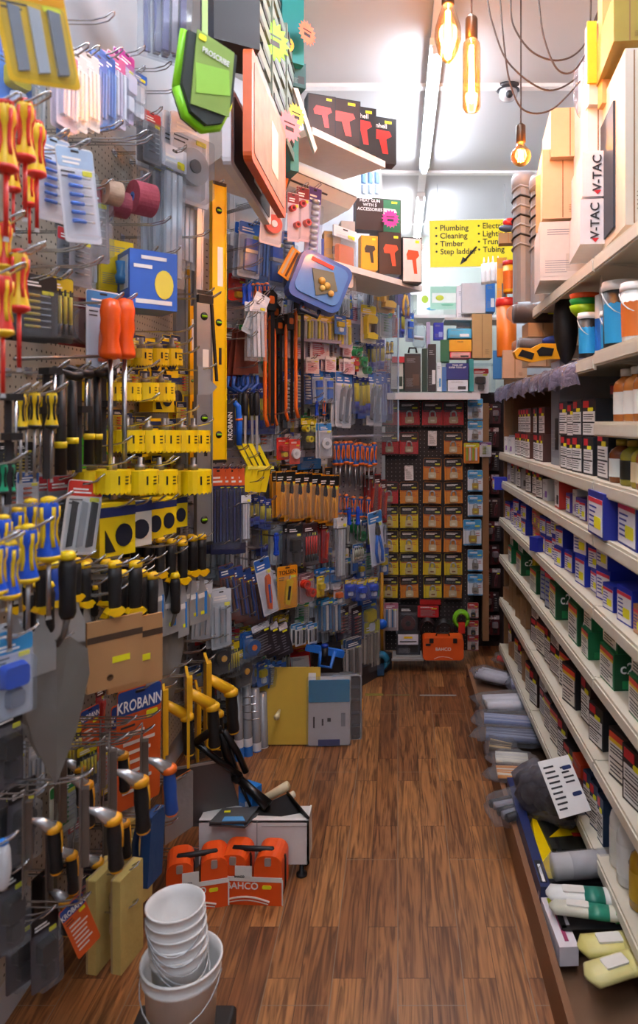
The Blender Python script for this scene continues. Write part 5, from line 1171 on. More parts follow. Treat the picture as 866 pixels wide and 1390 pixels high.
RUL=T('folding_square','square','yellow folding angle square',.24); RUL.part('arm',MB().prism([(-.06,0),(-.035,.0),(.03,-.12),(.015,-.13)][::-1],-.005,.005,C('f0dc14',.4))); RUL.part('arm',MB().prism([(.0,-.11),(.03,-.11),(-.0,-.24),(-.035,-.235)][::-1],-.008,.008,C('f0dc14',.4))); RUL.part('joint',MB().box((.02,-.01,-.12),(.04,.012,.014),C('f4e860',.4)))
CHI=T('chisel','chisel','black-handled chisel in a clear sleeve',.3); CHI.part('handle',MB().lathe([(.006,0),(.014,-.01),(.016,-.06),(.011,-.11),(.009,-.12)],BLK,12)); CHI.part('blade',MB().box((0,0,-.21),(.012,.006,.18),STEEL))
TUBC=T('extension_pole','pole','clear-bagged tube with blue label',.5); TUBC.part('tube',MB().cyl((0,0,0),(0,0,-.5),.022,clear('e0e4ea',.5),14),[('label',MB().lathe([(.0228,-.42),(.0228,-.26)],C('e6e8ec',.4),14,caps=False).lathe([(.0232,-.38),(.0232,-.30)],C('2a7ad0',.4),14,caps=False))]); TUBC.part('rod',MB().cyl((0,0,-.01),(0,0,-.49),.012,C('d8dade',.4),10))
STRIP=plank(.03,.6,.008,'c8ccd0','','metal_strip','strip',.3,.8)
# carded / bagged kinds
c_=card
K1=dict(
 pinkc=c_(.09,.23,'c85a8a','e8d8e4','strips','d8c8d8','f4f0f4',desc='pink and white carded strip pack'),
 whitec=c_(.09,.23,'b8c0c8','eef0ee','strips','e6e8e0','f4f4f0',desc='white carded glue stick pack'),
 bluec=c_(.08,.24,'2058b0','4a86d0','strips','3a78c8','5a90d8',desc='blue carded strip pack'),
 purpc=c_(.09,.24,'c040a0','e4d0e4','lump','e8dce8','f6f2f6',desc='white and rainbow-topped carded pack'),
 whiteb=bag(.10,.2,'2a6ac8','f0eef0','f6f2f4',desc='white padded pack in clear film'),
 blades=bag(.09,.22,'e8eef8','8a8cb8','c8c4d0',desc='clear bag of purple and white blades',long=True),
 bitcard=c_(.11,.26,'a8c8e8','e2e6ee','bits','3a7ae0','3a7ae0',desc='white drill bit card with blue and brass bits'),
 cutter=c_(.11,.2,'e8ecf4','dfe3ea','disc','9a9ca0','4a4c50',desc='white card with a chrome wall fitting'),
 bluehd=c_(.09,.21,'3a8ad8','e6ecf4','blades','b8bcc4','d8dce4',desc='blue-topped card of steel blades'),
 prec=c_(.12,.17,'18181a','1c1a18','bits','c8b020','303030',desc='black card of precision screwdrivers',txt=None),
 precy=c_(.09,.17,'d8c010','26241c','pens','d8c010','202020',desc='yellow and black carded tool in clear film'),
 redd=c_(.12,.12,'7a1c20','8a2024','disc','6a1418','2a1012',desc='dark red sanding disc pack'),
 orangeh=c_(.10,.22,'3a86c8','dfe8f2','knife','f0641c','f07a30',desc='blue card holding a bright orange handle',bub=True),
 blubox=c_(.11,.2,'2a5cb8','4a80d0','lump','d8c020','e0e8f0',desc='blue carded fitting'),
 wipes=c_(.10,.2,'e03a2c','f0eeea','blades','3a3a3c','d0d0d0',desc='white blade card with red top'),
 greyb=c_(.09,.2,'c0303a','8c8e94','bits','6a6c72','a8aab0',desc='grey drill bit set card'),
 yelst=c_(.11,.2,'f0a818','f2c218','blades','8a8e94','b8bcc0',desc='yellow blister pack with two grey tools'),
 krob=c_(.15,.36,'1e4898','d85a1c','flat','d85a1c','f0e8e0',desc='blue and orange card lettered KROBANN with a steel blade',txt='KROBANN',bub=False,sticker=True),
 orstrip=c_(.06,.34,'e0602c','1c2a58','strips','20306c','1c2448',desc='long navy saw blade card with orange top'),
 bluelump=c_(.11,.2,'3a9ad8','c4ccd8','lump','2458d0','8a90a0',desc='pale card of bright blue plastic tools'),
 clearl=bag(.07,.3,'dfe6ee','c8d0da','e4e8ee',desc='long clear bag of white rods',long=True),
 sock=c_(.05,.26,'3a4a8a','3a3c44','sockets','c8ccd2','c8ccd2',desc='rail of chrome sockets on a dark card'),
 sockb=c_(.07,.2,'2a7ad8','20509c','sockets','2a6ad0','c8ccd2',desc='blue card of sockets'),
 bluet=c_(.08,.18,'2a78e0','d4e2f4','brush','2a6ae0','4a8ae8',desc='blue and white carded sealant tool'),
 whitel=c_(.07,.27,'3a7ad0','ecedf2','knife','8a8e96','c8ccd4',desc='long white carded measuring tool'),
 bly=c_(.05,.24,'2444a8','3a58a8','pens','e0d020','2a3ca8',desc='slim card with blue and yellow chisels'),
 bls=c_(.05,.26,'3a6ac0','4870b8','strips','3a5ab0','90a8d8',desc='slim blue carded strip'),
 yst=c_(.10,.18,'e8d818','d8d8d0','stapler','f0dc10','303030',desc='yellow staple gun on a clear card'),
 dst=c_(.10,.18,'282420','f0a818','stapler','f0a818','303030',desc='orange and yellow staple gun card'),
 stan=c_(.08,.2,'4a3a78','6a5a90','pliers','f0a818','26262a',desc='purple card holding a yellow-handled knife'),
 yelcards=c_(.07,.12,'d8c020','c8c0d8','blades','e0d040','7a70a8',desc='yellow and lilac carded blade pack'),
 tri=c_(.09,.09,'f0f0f0','ecdce4','flat','e03060','c82050',desc='small white card with red corner',sticker=True,bub=False),
 grn=c_(.08,.1,'189a58','e4ece6','tape','189a58','f0f0f0',desc='white card of green tape'),
 redp=c_(.08,.11,'d82020','e83020','lump','d8281c','f0d020',desc='red carded lamp'),
 redw=c_(.07,.13,'e04030','e8604c','disc','f0f0f0','d8d8d8',desc='red card with a white ring'),
 ybatt=c_(.07,.17,'e0d010','2c2a20','tape','e8d810','1a1a1a',desc='yellow and black card of buttons'),
 whitt=c_(.08,.2,'3a8ad0','d4d4d8','disc','e8eaee','9aa0a8',desc='white carded cable clip'),
 silv=c_(.16,.07,'2a70b0','2a70b0','flat',desc='blue header card lettered SILVER',txt='SILVER',bub=False,sticker=False),
 ply=c_(.08,.26,'1e1c1e','f0a010','pliers','f0a010','222226',desc='yellow card of black and yellow pliers'),
 plr=c_(.08,.2,'3a1a1c','5a4a50','pens','d83028','26242a',desc='clear pack of five red screwdrivers'),
 plb=c_(.09,.24,'3a8ad8','dce2ec','pliers','1c7ae8','26282c',desc='white card of blue-handled pliers'),
 bkp=c_(.08,.2,'1c1c20','4c4850','lump','26262a','38383c',desc='clear pack of black tool'),
 redt=c_(.05,.22,'4a2020','b02020','knife','d82a20','e86020',desc='slim red carded knife'),
 penp=c_(.09,.10,'2a6ab0','c0c0b8','pens','b8b8a0','9a9a90',desc='card of silver and brass bits'),
 tol=c_(.12,.22,'f09a14','f0a418','knife','f0c818','241a10',desc='orange card lettered TOLSEN',txt='TOLSEN',tcol='2a1408',name='blister_pack'),
 foam=c_(.10,.16,'8a6a78','c8a8a8','tape','e83a20','f0c818',desc='red and yellow carded tape pack'),
 yfoam=c_(.06,.12,'f0dc20','e8d030','lump','f0d818','e8c818',desc='yellow carded block'),
 blbg=bag(.09,.13,'1c78d0','2a8ad8','e0e4ec',desc='blue-topped clear bag of fixings'),
 blbg2=c_(.08,.12,'e8d020','2454c8','lump','2a58d8','d0d8f0',desc='blue and yellow carded fixings'),
 orw=c_(.08,.12,'a8202c','e8dcd4','lump','f07020','e0e0e0',desc='white and orange carded fitting'),
 brsh=bag(.10,.2,'2a8ac8','2a7ab0','e0e0e0',desc='clear bag of blue and white brushes',long=True),
 nav=c_(.10,.2,'2a2030','342a44','bits','8a3038','b0a8b8',desc='dark purple drill set card with red edge'),
 fuse=c_(.11,.22,'2a4a78','c4c0bc','strips','6a6662','a09c96',desc='grey panel pack with blue top'),
 fuse2=c_(.12,.28,'d8d020','b8b0a4','strips','8a8478','a8a090',desc='grey panel pack with yellow edge'),
 orkn=c_(.08,.26,'2a62b8','d8dce4','knife','f06420','2458b0',desc='orange and blue carded retractable tool'),
 brkn=c_(.07,.25,'2a4a8a','7a4438','strips','5a2a22','24408a',desc='brown and blue carded blade pack'),
 clk=c_(.08,.22,'d8e2ec','b8c4cc','blades','c8ccd0','3a7ac8',desc='clear pack of steel scrapers'),
 blk=c_(.08,.14,'c8ccd8','23222c','flat','404048','6a6a78',desc='black boxed blade pack with silver band',bub=False),
 btape=c_(.08,.1,'1a5aa8','2468b0','disc','1c5aa0','e87820',desc='round blue tape measure pack'),
 ytape=c_(.08,.14,'e0c818','3a3a3c','disc','1c1c1e','e8a820',desc='yellow and black tape measure card'),
 green_=c_(.08,.12,'2a9a50','d8dcd0','bits','3a9a50','c0c0c0',desc='green and white carded fitting'),
 mul=c_(.08,.16,'2a5aa0','c8ccd4','bits','c05030','808890',desc='multicoloured carded bit set'),
 wbl=c_(.08,.13,'2a86c8','e6e8ea','blades','3a3a3c','2a8ac8',desc='white and blue carded blade'),
)
LW='on the left pegboard'; AW='on the angled rack'
def hg(s,name,px,py,h,d,dyaw=.5,n=1,pitch=.02,where='',roll=0,tilt=0,wf=1.0,hk=True):
    K=K1[name] if isinstance(name,str) else name
    hang(K,s,px,py,h,d,dyaw,roll,tilt,n,pitch,(K.desc+' '+where).strip(),None,wf,hk)
# ---- left wall, top ----
hg('L','yelst',34,-30,140,.40,.75,1,where='at the top left corner',roll=-.2,wf=1.25)
hg('L','blades',238,-40,122,.28,.9,3,.03,where='at the top edge left of the green pouch')
for i,(px,nm) in enumerate(((92,'pinkc'),(104,'whitec'),(120,'whitec'),(134,'bluec'),(146,'bluec'),(158,'pinkc'),(172,'purpc'))):
    hg('L',nm,px,70+1*i-(5 if i==6 else 0),106-2*i,.26-.006*i,.25,3 if i in(1,2) else 2,.014,where='in the high row under the wire hooks',hk=(i%2==0))
hg('L','whiteb',186,98,70,.22,.4,2,.02,where='at the right of the high row')
hg('L','greyb',206,152,70,.18,.45,2,.02,where='above the red tape rolls')
hg('L','bluehd',232,168,60,.12,.4,3,.02,where='behind the chrome fitting card')
hg('L','cutter',258,160,118,.22,.6,2,.03,where='below the green pouch')
hg('L','bitcard',72,186,115,.24,.55,1,where='behind the other, beside the insulated screwdrivers')
hg('L','bitcard',100,200,128,.30,.6,1,where='in front, right of the insulated screwdrivers',roll=-.12)
hg('L','greyb',126,250,105,.16,.5,2,.02,where='behind the white drill bit cards')
hg('L','blubox',20,60,100,.16,.35,2,.03,where='behind the insulated screwdrivers')
hg('L','whitec',48,100,90,.16,.35,2,.03,where='behind the insulated screwdrivers')
hg('L','bluec',84,128,60,.2,.3,1,where='behind the insulated screwdrivers')
for px,py,h,d in ((8,138,190,.34),(34,136,165,.32),(50,165,150,.28),(18,200,120,.24),(40,225,110,.22)): hg('L',SDI,px,py,h,d,.6,1,where='in the top cluster at the left edge',hk=(d>.3))
for px,py,h,d in ((6,300,130,.30),(26,340,165,.32),(4,370,170,.36)): hg('L',SDI2 if px!=26 else SDI,px,py,h,d,.6,1,where='in the second cluster at the left edge')
# red tape rolls
def tape_roll(px,py,d,R,w,col,core,label,dy):
    p=on_left(px,py,d); t=T('tape_roll','tape',label,1)
    M=RX(PI/2)
    t.part('roll',MB().lathe([(R*.3,-w/2),(R,-w/2),(R,w/2),(R*.3,w/2),(R*.3,-w/2)],C(col,.7,0,.25,60,.3),28,M=M,smooth=False,caps=False)); t.part('core',MB().lathe([(R*.12,-w*.45),(R*.3,-w*.5),(R*.3,w*.5),(R*.12,w*.5)],C(core,.4),16,M=M,smooth=False,caps=False)); put(t,p,dy,label=label)
tape_roll(193,270,.22,.047,.06,'b04a5a','4a7ad0','dark pink cohesive tape roll with blue core, rightmost and largest',-.75)
tape_roll(160,277,.18,.036,.05,'9a4452','4a7ad0','dark pink cohesive tape roll behind the large one',-.75); tape_roll(152,262,.20,.032,.04,'c8a890','b0b0b0','beige cohesive tape roll above the dark pink ones',-.75)
hook('L',on_left(193,247,.22),.22)
# mid-left
hg('L','prec',47,372,92,.16,.5,2,.02,where='left of the yellow and black card'); hg('L','precy',78,375,90,.18,.5,2,.03,where='beside the precision screwdrivers'); hg('L','redd',115,405,66,.10,.45,2,.02,where='behind the orange handles')
hg('L','greyb',110,310,80,.16,.5,2,.03,where='above the orange handles')
hg('L','whitec',136,300,100,.12,.5,1,where='above the yellow box')
k=carton(.10,.08,.145,'f4d80c','yellow carton left of the blue boxed fitting',style='print',fcol='e8d010'); put(k,on_left(158,396,.16),PI/2-.75,label=k.desc)
t=T('hole_saw_kit','box','blue boxed fitting with clear window and yellow disc picture',1)
t.part('box',MB().box((0,.06,.08),(.13,.12,.16),C('3468c8',.45)).box((0,-.001,.14),(.07,.001,.01),WHT).box((-.03,-.001,.115),(.05,.001,.01),WHT).box((0,-.001,.02),(.10,.001,.012),WHT).box((-.0655,.06,.02),(.001,.1,.01),WHT),
 [('disc_picture',MB().prism([(.028+.026*math.cos(2*PI*k/18),.07+.04*math.sin(2*PI*k/18)) for k in range(18)],-.002,0,C('f0dc50',.4))),('window',MB().box((-.0656,.05,.1),(.001,.07,.09),C('cfe0f0',.1))),('product',MB().lathe([(.014,.07),(.018,.09),(.012,.1),(.016,.13)],C('2a6a9a',.3),12,(-.072,.05,0)))])
put(t,on_left(209,420,.28),PI/2-1.25+.35,label=t.desc)
hook('L',on_left(200,345,.18),.18)
for px,lb in ((148,'left-hand of two'),(167,'right-hand of two')):
    O=T('long_screwdriver','screwdriver','orange',.42)
    O.part('handle',MB().lathe([(.0005,0),(.018,-.006),(.023,-.03),(.021,-.05),(.023,-.07),(.018,-.095),(.024,-.125),(.024,-.135),(.01,-.14)],C('f45a10',.25),16)); O.part('shaft',MB().cyl((0,0,-.14),(0,0,-.42),.0055,C('b0b3b8',.3,1),10))
    hang(O,'L',px+2,404,252,.24,.5,label='bright orange-handled driver with long steel shaft, '+lb,group='orange long-shaft drivers',wf=1)
hg('L','orangeh',140,395,110,.18,.6,1,where='behind the long orange drivers',hk=False)
# rail with black tools
p=on_left(20,487,.20); p2=on_left(160,483,.20)
one('tool_rail','rail','dark horizontal rail carrying black-handled tools on the left wall',MB().tube([p,p2],.004,DSTEEL,8),main='tool_rail')
for i,px in enumerate((60,76,92,104,115,126,138)): hg('L',HM if i%3 else CLB,px,500+3*(i%2),150-i*4,.19,.5,1,where='hanging from the dark rail',hk=(i%2==0))
hg('L',CLB,8,535,150,.26,.5,1,where='at the left frame edge below the insulated screwdrivers'); 
for px in (28,47,70): hg('L',SDY,px,530 if px!=28 else 532,125,.24,.5,1,where='below the dark rail'); hg('L',SDY,px+8,536,110,.18,.5,1,where='in the row behind, below the dark rail',hk=False)
t=plank(.075,.10,.004,'4ad01c','bright green toothed blade guard below the black tools','blade_guard','saw guard'); hg('L',t,116,593,42,.15,.4,1,hk=False); t=plank(.06,.09,.004,'4ad01c','smaller green toothed blade guard at the rail end','blade_guard','saw guard'); hg('L',t,141,583,34,.15,.4,1,hk=False)
for px in (4,14): hg('L',SDG,px,628,90,.26,.5,1,where='at the left frame edge above the blue ones',hk=px==4)
hg('L','mul',38,640,70,.12,.4,2,.03,where='behind the blue and yellow screwdrivers'); hg('L','greyb',84,645,95,.14,.5,3,.03,where='left of the white blade card'); hg('L','wipes',118,652,100,.20,.65,1,where='leaning left of the yellow hole saw boxes',roll=.14); hg('L','blubox',136,655,60,.14,.5,1,where='behind the white blade card')
hg('L','prec',30,600,50,.10,.4,2,.03,where='below the yellow-handled row',hk=False)
# yellow hole saws, rows
for (py,h,xs,d,w_) in ((474,26,(192,214,233),.14,'first row'),(520,28,(150,172,196,218),.18,'second row'),(584,34,(172,200,222,246,262),.20,'third row'),(638,36,(152,190,216,262),.24,'fourth row')):
    for i,px in enumerate(xs):
        hg('L',HS if h>27 else HS2,px,py,h,d,.5,2,.05,where='in the %s from the top'%w_,hk=False)
    for px in xs[::2]: hook('L',on_left(px+12,py-6,d+.03),d+.03)
for (py,xs,n_) in ((490,(185,205,228),1),(538,(222,236),1),(598,(200,222),1),(650,(205,232),1)):
    for px in xs: hg('L',HB,px,py-30,52,.10,.5,1,where='among the yellow hole saws',hk=False)
for px,py in ((176,450),(190,455),(180,500),(196,503),(212,503),(226,508),(172,560),(190,565),(232,568),(246,570),(186,615),(212,618),(238,620),(160,555),(152,500),(238,455),(248,500),(246,545)): hg('L',SK,px,py,38,.12,.4,2,.03,where='between the yellow hole saws',hk=False)
for i,(px,py,h) in enumerate(((160,682,72),(186,680,62),(205,678,54),(224,676,50),(241,672,44))): hg('L',HB if i!=1 else HBW,px,py,h,.20,.55,1,where='in the bottom hole saw row, %s from the left'%['first','second','third','fourth','fifth'][i],wf=1.1)
hg('L','greyb',250,690,40,.06,.3,2,.02,where='by the level bar',hk=False)
# blue/yellow screwdrivers
for px,py,h,d in ((13,735,150,.34),(38,713,150,.32),(66,676,165,.32),(22,690,130,.26),(42,678,130,.26),(4,700,130,.28),(55,690,120,.22),(-4,735,140,.36),(28,715,120,.28)): hg('L',SDB,px,py,h,d,.6,1,where='in the blue-handled cluster at the left edge',hk=d>.3)
# putty knives: stacks along hooks
PKs=[(57,765,150,.3,PKW,2),(75,764,105,.24,PKB,1),(90,758,120,.22,PK,3),(103,758,115,.26,PK,2),(116,764,135,.26,PKW,3),(144,760,128,.20,PK,2),(153,764,120,.22,PK,1),(176,776,140,.26,PKL2,2),(192,775,150,.30,PKL2,2),(207,778,150,.32,PKL,1)]
for px,py,h,d,K,n in PKs: hg('L',K,px,py,h,d,.45,n,.05,where='in the front row of black handles')
PKr=[(176,760,120,.12,PK,2),(190,758,120,.14,PK,2),(204,733,110,.16,PKL,3),(218,730,120,.20,PKL,3),(233,732,128,.22,PKL2,3),(248,734,130,.24,PKL,3),(262,728,120,.20,PKL,2),(274,726,118,.20,PKL2,2)]
for px,py,h,d,K,n in PKr: hg('L',K,px,py,h,d,.45,n,.04,where='in the rear row of black handles')
for i,(px,py,d) in enumerate(((156,812,.31),(184,812,.30))): hg('L',PKS,px,py-50,168,d,.75,1,where=['left of two sleeved ones','right of two sleeved ones'][i])
hg('L',BT,76,868,198,.30,.65,1,where='in the foreground at left'); hg('L',BT,52,880,150,.22,.55,2,.04,where='behind the front one'); hg('L',BT,118,850,90,.14,.4,2,.03,where='behind the cardboard sleeves',hk=False); hg('L',BT,226,850,120,.2,.5,2,.04,where='below the putty knives',hk=False)
hg('L','bluelump',16,862,112,.32,.5,2,.04,where='at the left edge beside the big brick trowel'); hg('L','clk',36,845,120,.2,.5,2,.04,where='behind the brick trowels')
# lower left
hg('L','krob',190,930,160,.20,.65,1,where='above the foam floats',roll=.02); hg('L','krob',176,950,140,.12,.55,1,where='behind the front one',hk=False)
for px,py,h,d,w_ in ((230,930,110,.20,'leftmost of the yellow group'),(262,912,120,.26,'middle of the yellow group'),(288,893,118,.24,'rightmost of the yellow group'),(275,930,100,.16,'behind the middle one')): hg('L',FTY,px-8,py,h,d,-.36,1,where=w_)
for px,py,h,d,w_ in ((116,1055,150,.34,'frontmost in the middle of the lower wall'),(154,1004,148,.32,'right of the front one'),(40,1075,130,.26,'in shadow at the lower left'),(88,1020,120,.18,'behind the front one')): hg('L',FT,px-6,py,h,d,-.36,1,where=w_)
for px,py,h,d in ((76,1000,110,.14),(136,985,105,.16),(64,1120,110,.16),(100,1130,110,.14),(140,1080,100,.16)): hg('L',FT,px,py,h,d,-.36,1,where='in the rear row behind the front trowels',hk=False)
row_=[('precy',96,985,70),('ytape',112,1040,64),('green_',86,1060,70),('krob',122,960,80),('mul',140,1010,60),('blade',0,0,0),('greyb',104,1110,70),('ytape',60,960,60),('clk',80,930,80),('redt',136,930,70),('nav',112,1180,70),('ytape',150,1060,60)]
for i,(nm,px,py,h) in enumerate(row_):
    if h: hg('L',nm,px,py,h,.06+.01*(i%3),.35,1,where='close to the pegboard behind the plastering trowels',hk=False)
hg('L',FTB,192,992,132,.30,-.3,1,where='beside the orange card')
hg('L','precy',118,1010,60,.2,.5,1,where='yellow label above the front plastering trowel'); hg('L','greyb',168,990,50,.16,.5,1,where='left of the orange card')
hg('L',FBB,203,1100,88,.24,.1,1,where='beside the cream floats',roll=.14); hg('L',FBC,166,1178,125,.26,.2,2,.06,where='lowest at left of the buckets'); hg('L',FBC,190,1118,100,.18,.2,2,.06,where='under the blue handle',roll=.12); hg('L',FBC2,150,1150,110,.14,.3,1,where='behind the lowest one')
hg('L',FBO,240,1055,78,.24,.5,1,where='behind the grey steel hawk'); hg('L',FBO,262,1150,68,.26,.7,1,where='low beside the buckets',roll=.5)
t=T('steel_hawk','hawk','grey steel plasterer\'s hawk plate behind the black jointed handle',.26); t.part('plate',MB().prism([(-.13,0),(-.10,-.2),(.13,-.22),(.07,.01)],-.002,.002,C('6a6462',.4,.6,.15,6)),[('edge',MB().box((-.03,-.002,.0),(.19,.006,.008),C('c8c4c0',.4,.6)))]); put(t,on_left(278,1036,.30),PI/2-1.2,label=t.desc)
hg('L','greyb',252,1085,70,.16,.4,2,.04,where='behind the orange-rimmed float',hk=False)
hg('L','krob',95,1225,85,.26,.6,1,where='at the very bottom left',roll=-.35); hg('L','bkp',60,1240,100,.22,.5,2,.05,where='at the bottom left corner'); hg('L',FTD,60,1180,90,.14,.2,1,where='against the pegboard at lower left')
t=T('spray_bottle','bottle','white and blue grip at the lower left frame edge',.12); t.part('grip',MB().lathe([(.012,0),(.018,-.02),(.02,-.07),(.014,-.11),(.01,-.12)],C('d8dce0',.3),14),[('cap',MB().lathe([(.001,.01),(.014,.008),(.014,0)],C('2a8ae8',.3),14))]); hang(t,'L',4,1145,62,.34,.3,label=t.desc)
hg('L','clk',50,1010,70,.2,.4,2,.04,where='under the big brick trowels'); hg('L','bkp',10,960,110,.2,.4,2,.04,where='low at the left edge'); hg('L','bkp',30,1060,110,.2,.4,2,.04,where='lower at the left edge'); hg('L','bkp',14,1180,110,.24,.4,2,.04,where='lowest at the left edge')
hg('L','redt',150,880,60,.08,.3,2,.03,where='behind the cardboard sleeves',hk=False); hg('L','nav',215,930,60,.06,.3,2,.03,where='behind the yellow floats',hk=False)
# levels, profiles, long things
hg('L',lv(1.1,.06,.022,'f2c800','long yellow spirit level hanging on the left wall'),296,248,380,.22,.75,1)
hg('L',lv(.9,.06,.022,'a9adb2','grey aluminium spirit level left of the yellow one'),276,395,345,.20,.75,1)
hg('L',lv(1.0,.03,.02,'f0b800','slim yellow level behind the grey level'),260,362,310,.12,.6,1)
hg('L',plank(.045,.7,.012,'9a9c9e','dull metal profile left of the slim yellow level','metal_profile','profile',.35,.7),245,372,340,.10,.5,1)
hg('L',plank(.04,.7,.012,'b4bac2','silver corner profile above the grey level','metal_profile','profile',.3,.7),272,215,200,.18,.6,2,.03)
hg('L','clearl',236,200,190,.2,.5,3,.04,where='under the chrome fitting card'); hg('L','clearl',254,215,150,.2,.5,2,.04,where='beside the silver corner profile')
hg('L',plank(.03,.7,.01,'f0f2f4','white strip','metal_profile','profile'),314,236,205,.14,.6,3,.03,where='right of the long yellow level')
hg('L',plank(.028,.4,.012,'e4e4e4','white perforated strip below the white profiles','metal_profile','profile'),311,440,105,.14,.6,1)
t=T('bracket','bracket','black angled bracket hooked over the yellow level',.4); t.part('bracket',MB().box((-.03,-.01,-.02),(.08,.02,.035),BLK).prism([(.0,-.04),(.012,-.04),(.04,-.4),(.03,-.4)][::-1],-.016,-.004,BLK)); hg('L',t,284,402,115,.26,.7,1)
t=T('brick_line_block','trowel','pointed grey plate with a numeral-like cut hanging by the level',.1); t.part('plate',MB().prism([(-.03,0),(.02,0),(.02,-.045),(.05,-.07),(.02,-.1),(-.03,-.1)][::-1],-.004,.004,C('b4b8bc',.35,.6))); hg('L',t,278,498,38,.26,.7,1)
for px,py,n in ((322,930,1),(334,928,1),(346,934,1),(356,940,1)): hg('L' if px<300 else 'A',TUBC,px,py,140,.22,.5,1,where='standing left of the yellow board',roll=-.03,hk=False)
# extra empty hooks on the left wall
for px,py,d in ((140,30,.2),(222,95,.2),(238,125,.2),(150,178,.26),(185,190,.26),(195,195,.2),(225,305,.24),(276,322,.26),(110,340,.24),(135,362,.22),(235,345,.2),(170,605,.24),(205,545,.2),(200,768,.2),(170,985,.26),(205,975,.26),(178,1010,.22),(172,1235,.26),(190,1175,.2),(236,1120,.24),(240,1165,.2),(222,1145,.18),(205,500,.2),(230,630,.24),(255,450,.2),(262,480,.2),(262,560,.2),(262,610,.2),(150,775,.28),(165,785,.26),(140,795,.24),(150,808,.28),(220,760,.24),(235,742,.26),(250,752,.24),(228,920,.2),(255,905,.24),(272,886,.2),(285,870,.2),(245,940,.2),(268,955,.2)): hook('L',on_left(px-8,py,d),d,'empty chrome display hook sticking out between the tools')
# green pouch
t=T('zip_pouch','tool pouch','green and black zipped pouch with a product sleeve hanging near the top',.2)
b=MB(); o=[(-.075,0),(.06,0),(.062,-.12),(.04,-.18),(0,-.2),(-.045,-.185),(-.075,-.13)][::-1]
b.prism(o,-.012,.012,C('5aa020',.6)); b.prism(o,.012,.03,C('1c1e1e',.6)); b.prism(o,-.028,-.012,C('26302c',.6))
t.part('pouch',b,[('zip_band',MB().tube([(x,0,z) for x,z in o]+[(o[0][0],0,o[0][1])],.014,C('8ae010',.4),8))])
t.part('sleeve',MB().prism([(-.055,.01),(.05,.0),(.055,-.16),(-.05,-.17)][::-1],-.032,-.028,C('8aa84a',.5)).prism([(-.05,-.07),(.04,-.05),(.05,-.11),(-.04,-.14)][::-1],-.0335,-.032,C('9ad04a',.5)),[('lettering',text_mesh('PROSCRIBE',.019,WHT,M=TR(0,-.0345,-.035)@RY(.06),squeeze=.8)),('price_sticker',MB().prism(rr(.02,.014,.004,-.04,-.005),-.0345,-.03,STK))])
put(t,at(286,66,1.55),.75,.12,label=t.desc,scale=(.86,.9,.92))
one('strap','strap','pale green hanging strap above the green pouch',MB().box((0,0,.06),(.012,.003,.14),C('c8e890',.6)),at(278,52,1.56),main='strap')

# ---- upper left of the angled rack ----
def tb(px,py,y,w,d,h,base,label,yaw=.6,**k): K=carton(w,d,h,base,label,**k); put(K,at(px,py,y),yaw,label=label)
tb(322,60,1.95,.13,.16,.2,'1a1c20','black carton at the top edge above the framed packs',.5,style='none')
def framed(X,y0,y1,z0,z1,frame,fill,label):
    t=T('framed_pack','saw blade pack',label,1); L_=y1-y0; h=z1-z0
    t.part('frame',MB().prism(rr(L_,h,.02),-.012,.012,C(frame,.4)),[('window',MB().prism(rr(L_*.90,h*.84,.015),-.014,-.008,C(fill,.55,0,.6,18))),('pale_label',MB().prism(rr(L_*.2,h*.5,.004,L_*.1,0),-.0155,-.013,C('e8e2d8',.4)))])
    put(t,(X,(y0+y1)/2,(z0+z1)/2),PI/2,label=label)
framed(-.40,1.86,2.42,2.2,2.5,'e0622c','b09c88','tall pack with orange frame and pale film, front of two hung below the ceiling'); framed(-.465,1.9,2.5,2.2,2.42,'e4e0e4','383236','tall pack with white frame and dark film behind the orange one')
t=T('plastic_grille','grille','grey-green slatted plastic grille hanging behind the starbursts',.4); b=MB()
for i in range(7):
    for k in range(3): b.box((-.3+.3*k,0,-.2+.062*i),(.26,.012,.034),C('70857b',.6)); b.box((-.3+.3*k+(.05 if i%2 else -.05),-.002,-.2+.062*i+.031),(.12,.012,.02),C('26302e',.5))
for x in (-.44,-.15,.15,.44): b.box((x,-.002,0),(.016,.016,.44),C('70857b',.6))
t.part('plastic_grille',b); put(t,(-.42,2.45,2.76),PI/2,label=t.desc)
put(starburst('7ae020',''),at(372,26,2.3),.9,label='bright green starburst price card near the top',scale=1.15); put(starburst('f08a98',''),at(393,150,2.5),.9,label='pink starburst price card beside the teal cartons',scale=.95); put(starburst('e8e060',''),at(402,140,2.7),.9,label='pale yellow starburst price card beside the pink one',scale=.8)
put(starburst('f07a5a',''),at(417,28,2.7),.9,label='coral starburst price card right of the teal cartons',scale=.8); put(starburst('f03ca0',''),at(530,284,3.75),.3,label='bright pink starburst price card on the heat gun boxes',scale=.85); put(starburst('f4f4f0',''),at(566,324,3.8),.3,label='white starburst price card on the white drill case',scale=.7)
tb(398,85,2.75,.09,.2,.27,'1a8a88','upper teal carton with yellow round sticker',.5,style='none'); tb(404,118,2.8,.07,.18,.10,'15504e','dark teal carton under the upper one',.5,style='print'); tb(400,232,2.8,.035,.1,.16,'1a8078','slim teal pack hanging below the shelf end',.5,style='none')
one('round_sticker','sticker','round orange sticker on the upper teal carton',MB().prism([(.03*math.cos(2*PI*k/20),.03*math.sin(2*PI*k/20)) for k in range(20)],-.001,.001,C('f0a818',.5)).box((0,-.0015,.004),(.04,.001,.006),INK).box((0,-.0015,-.008),(.03,.001,.006),INK),at(389,60,2.68),.5,main='sticker')
tb(376,110,2.9,.05,.2,.12,'1c1c20','black small carton between grille and teal cartons',.6,style='none')
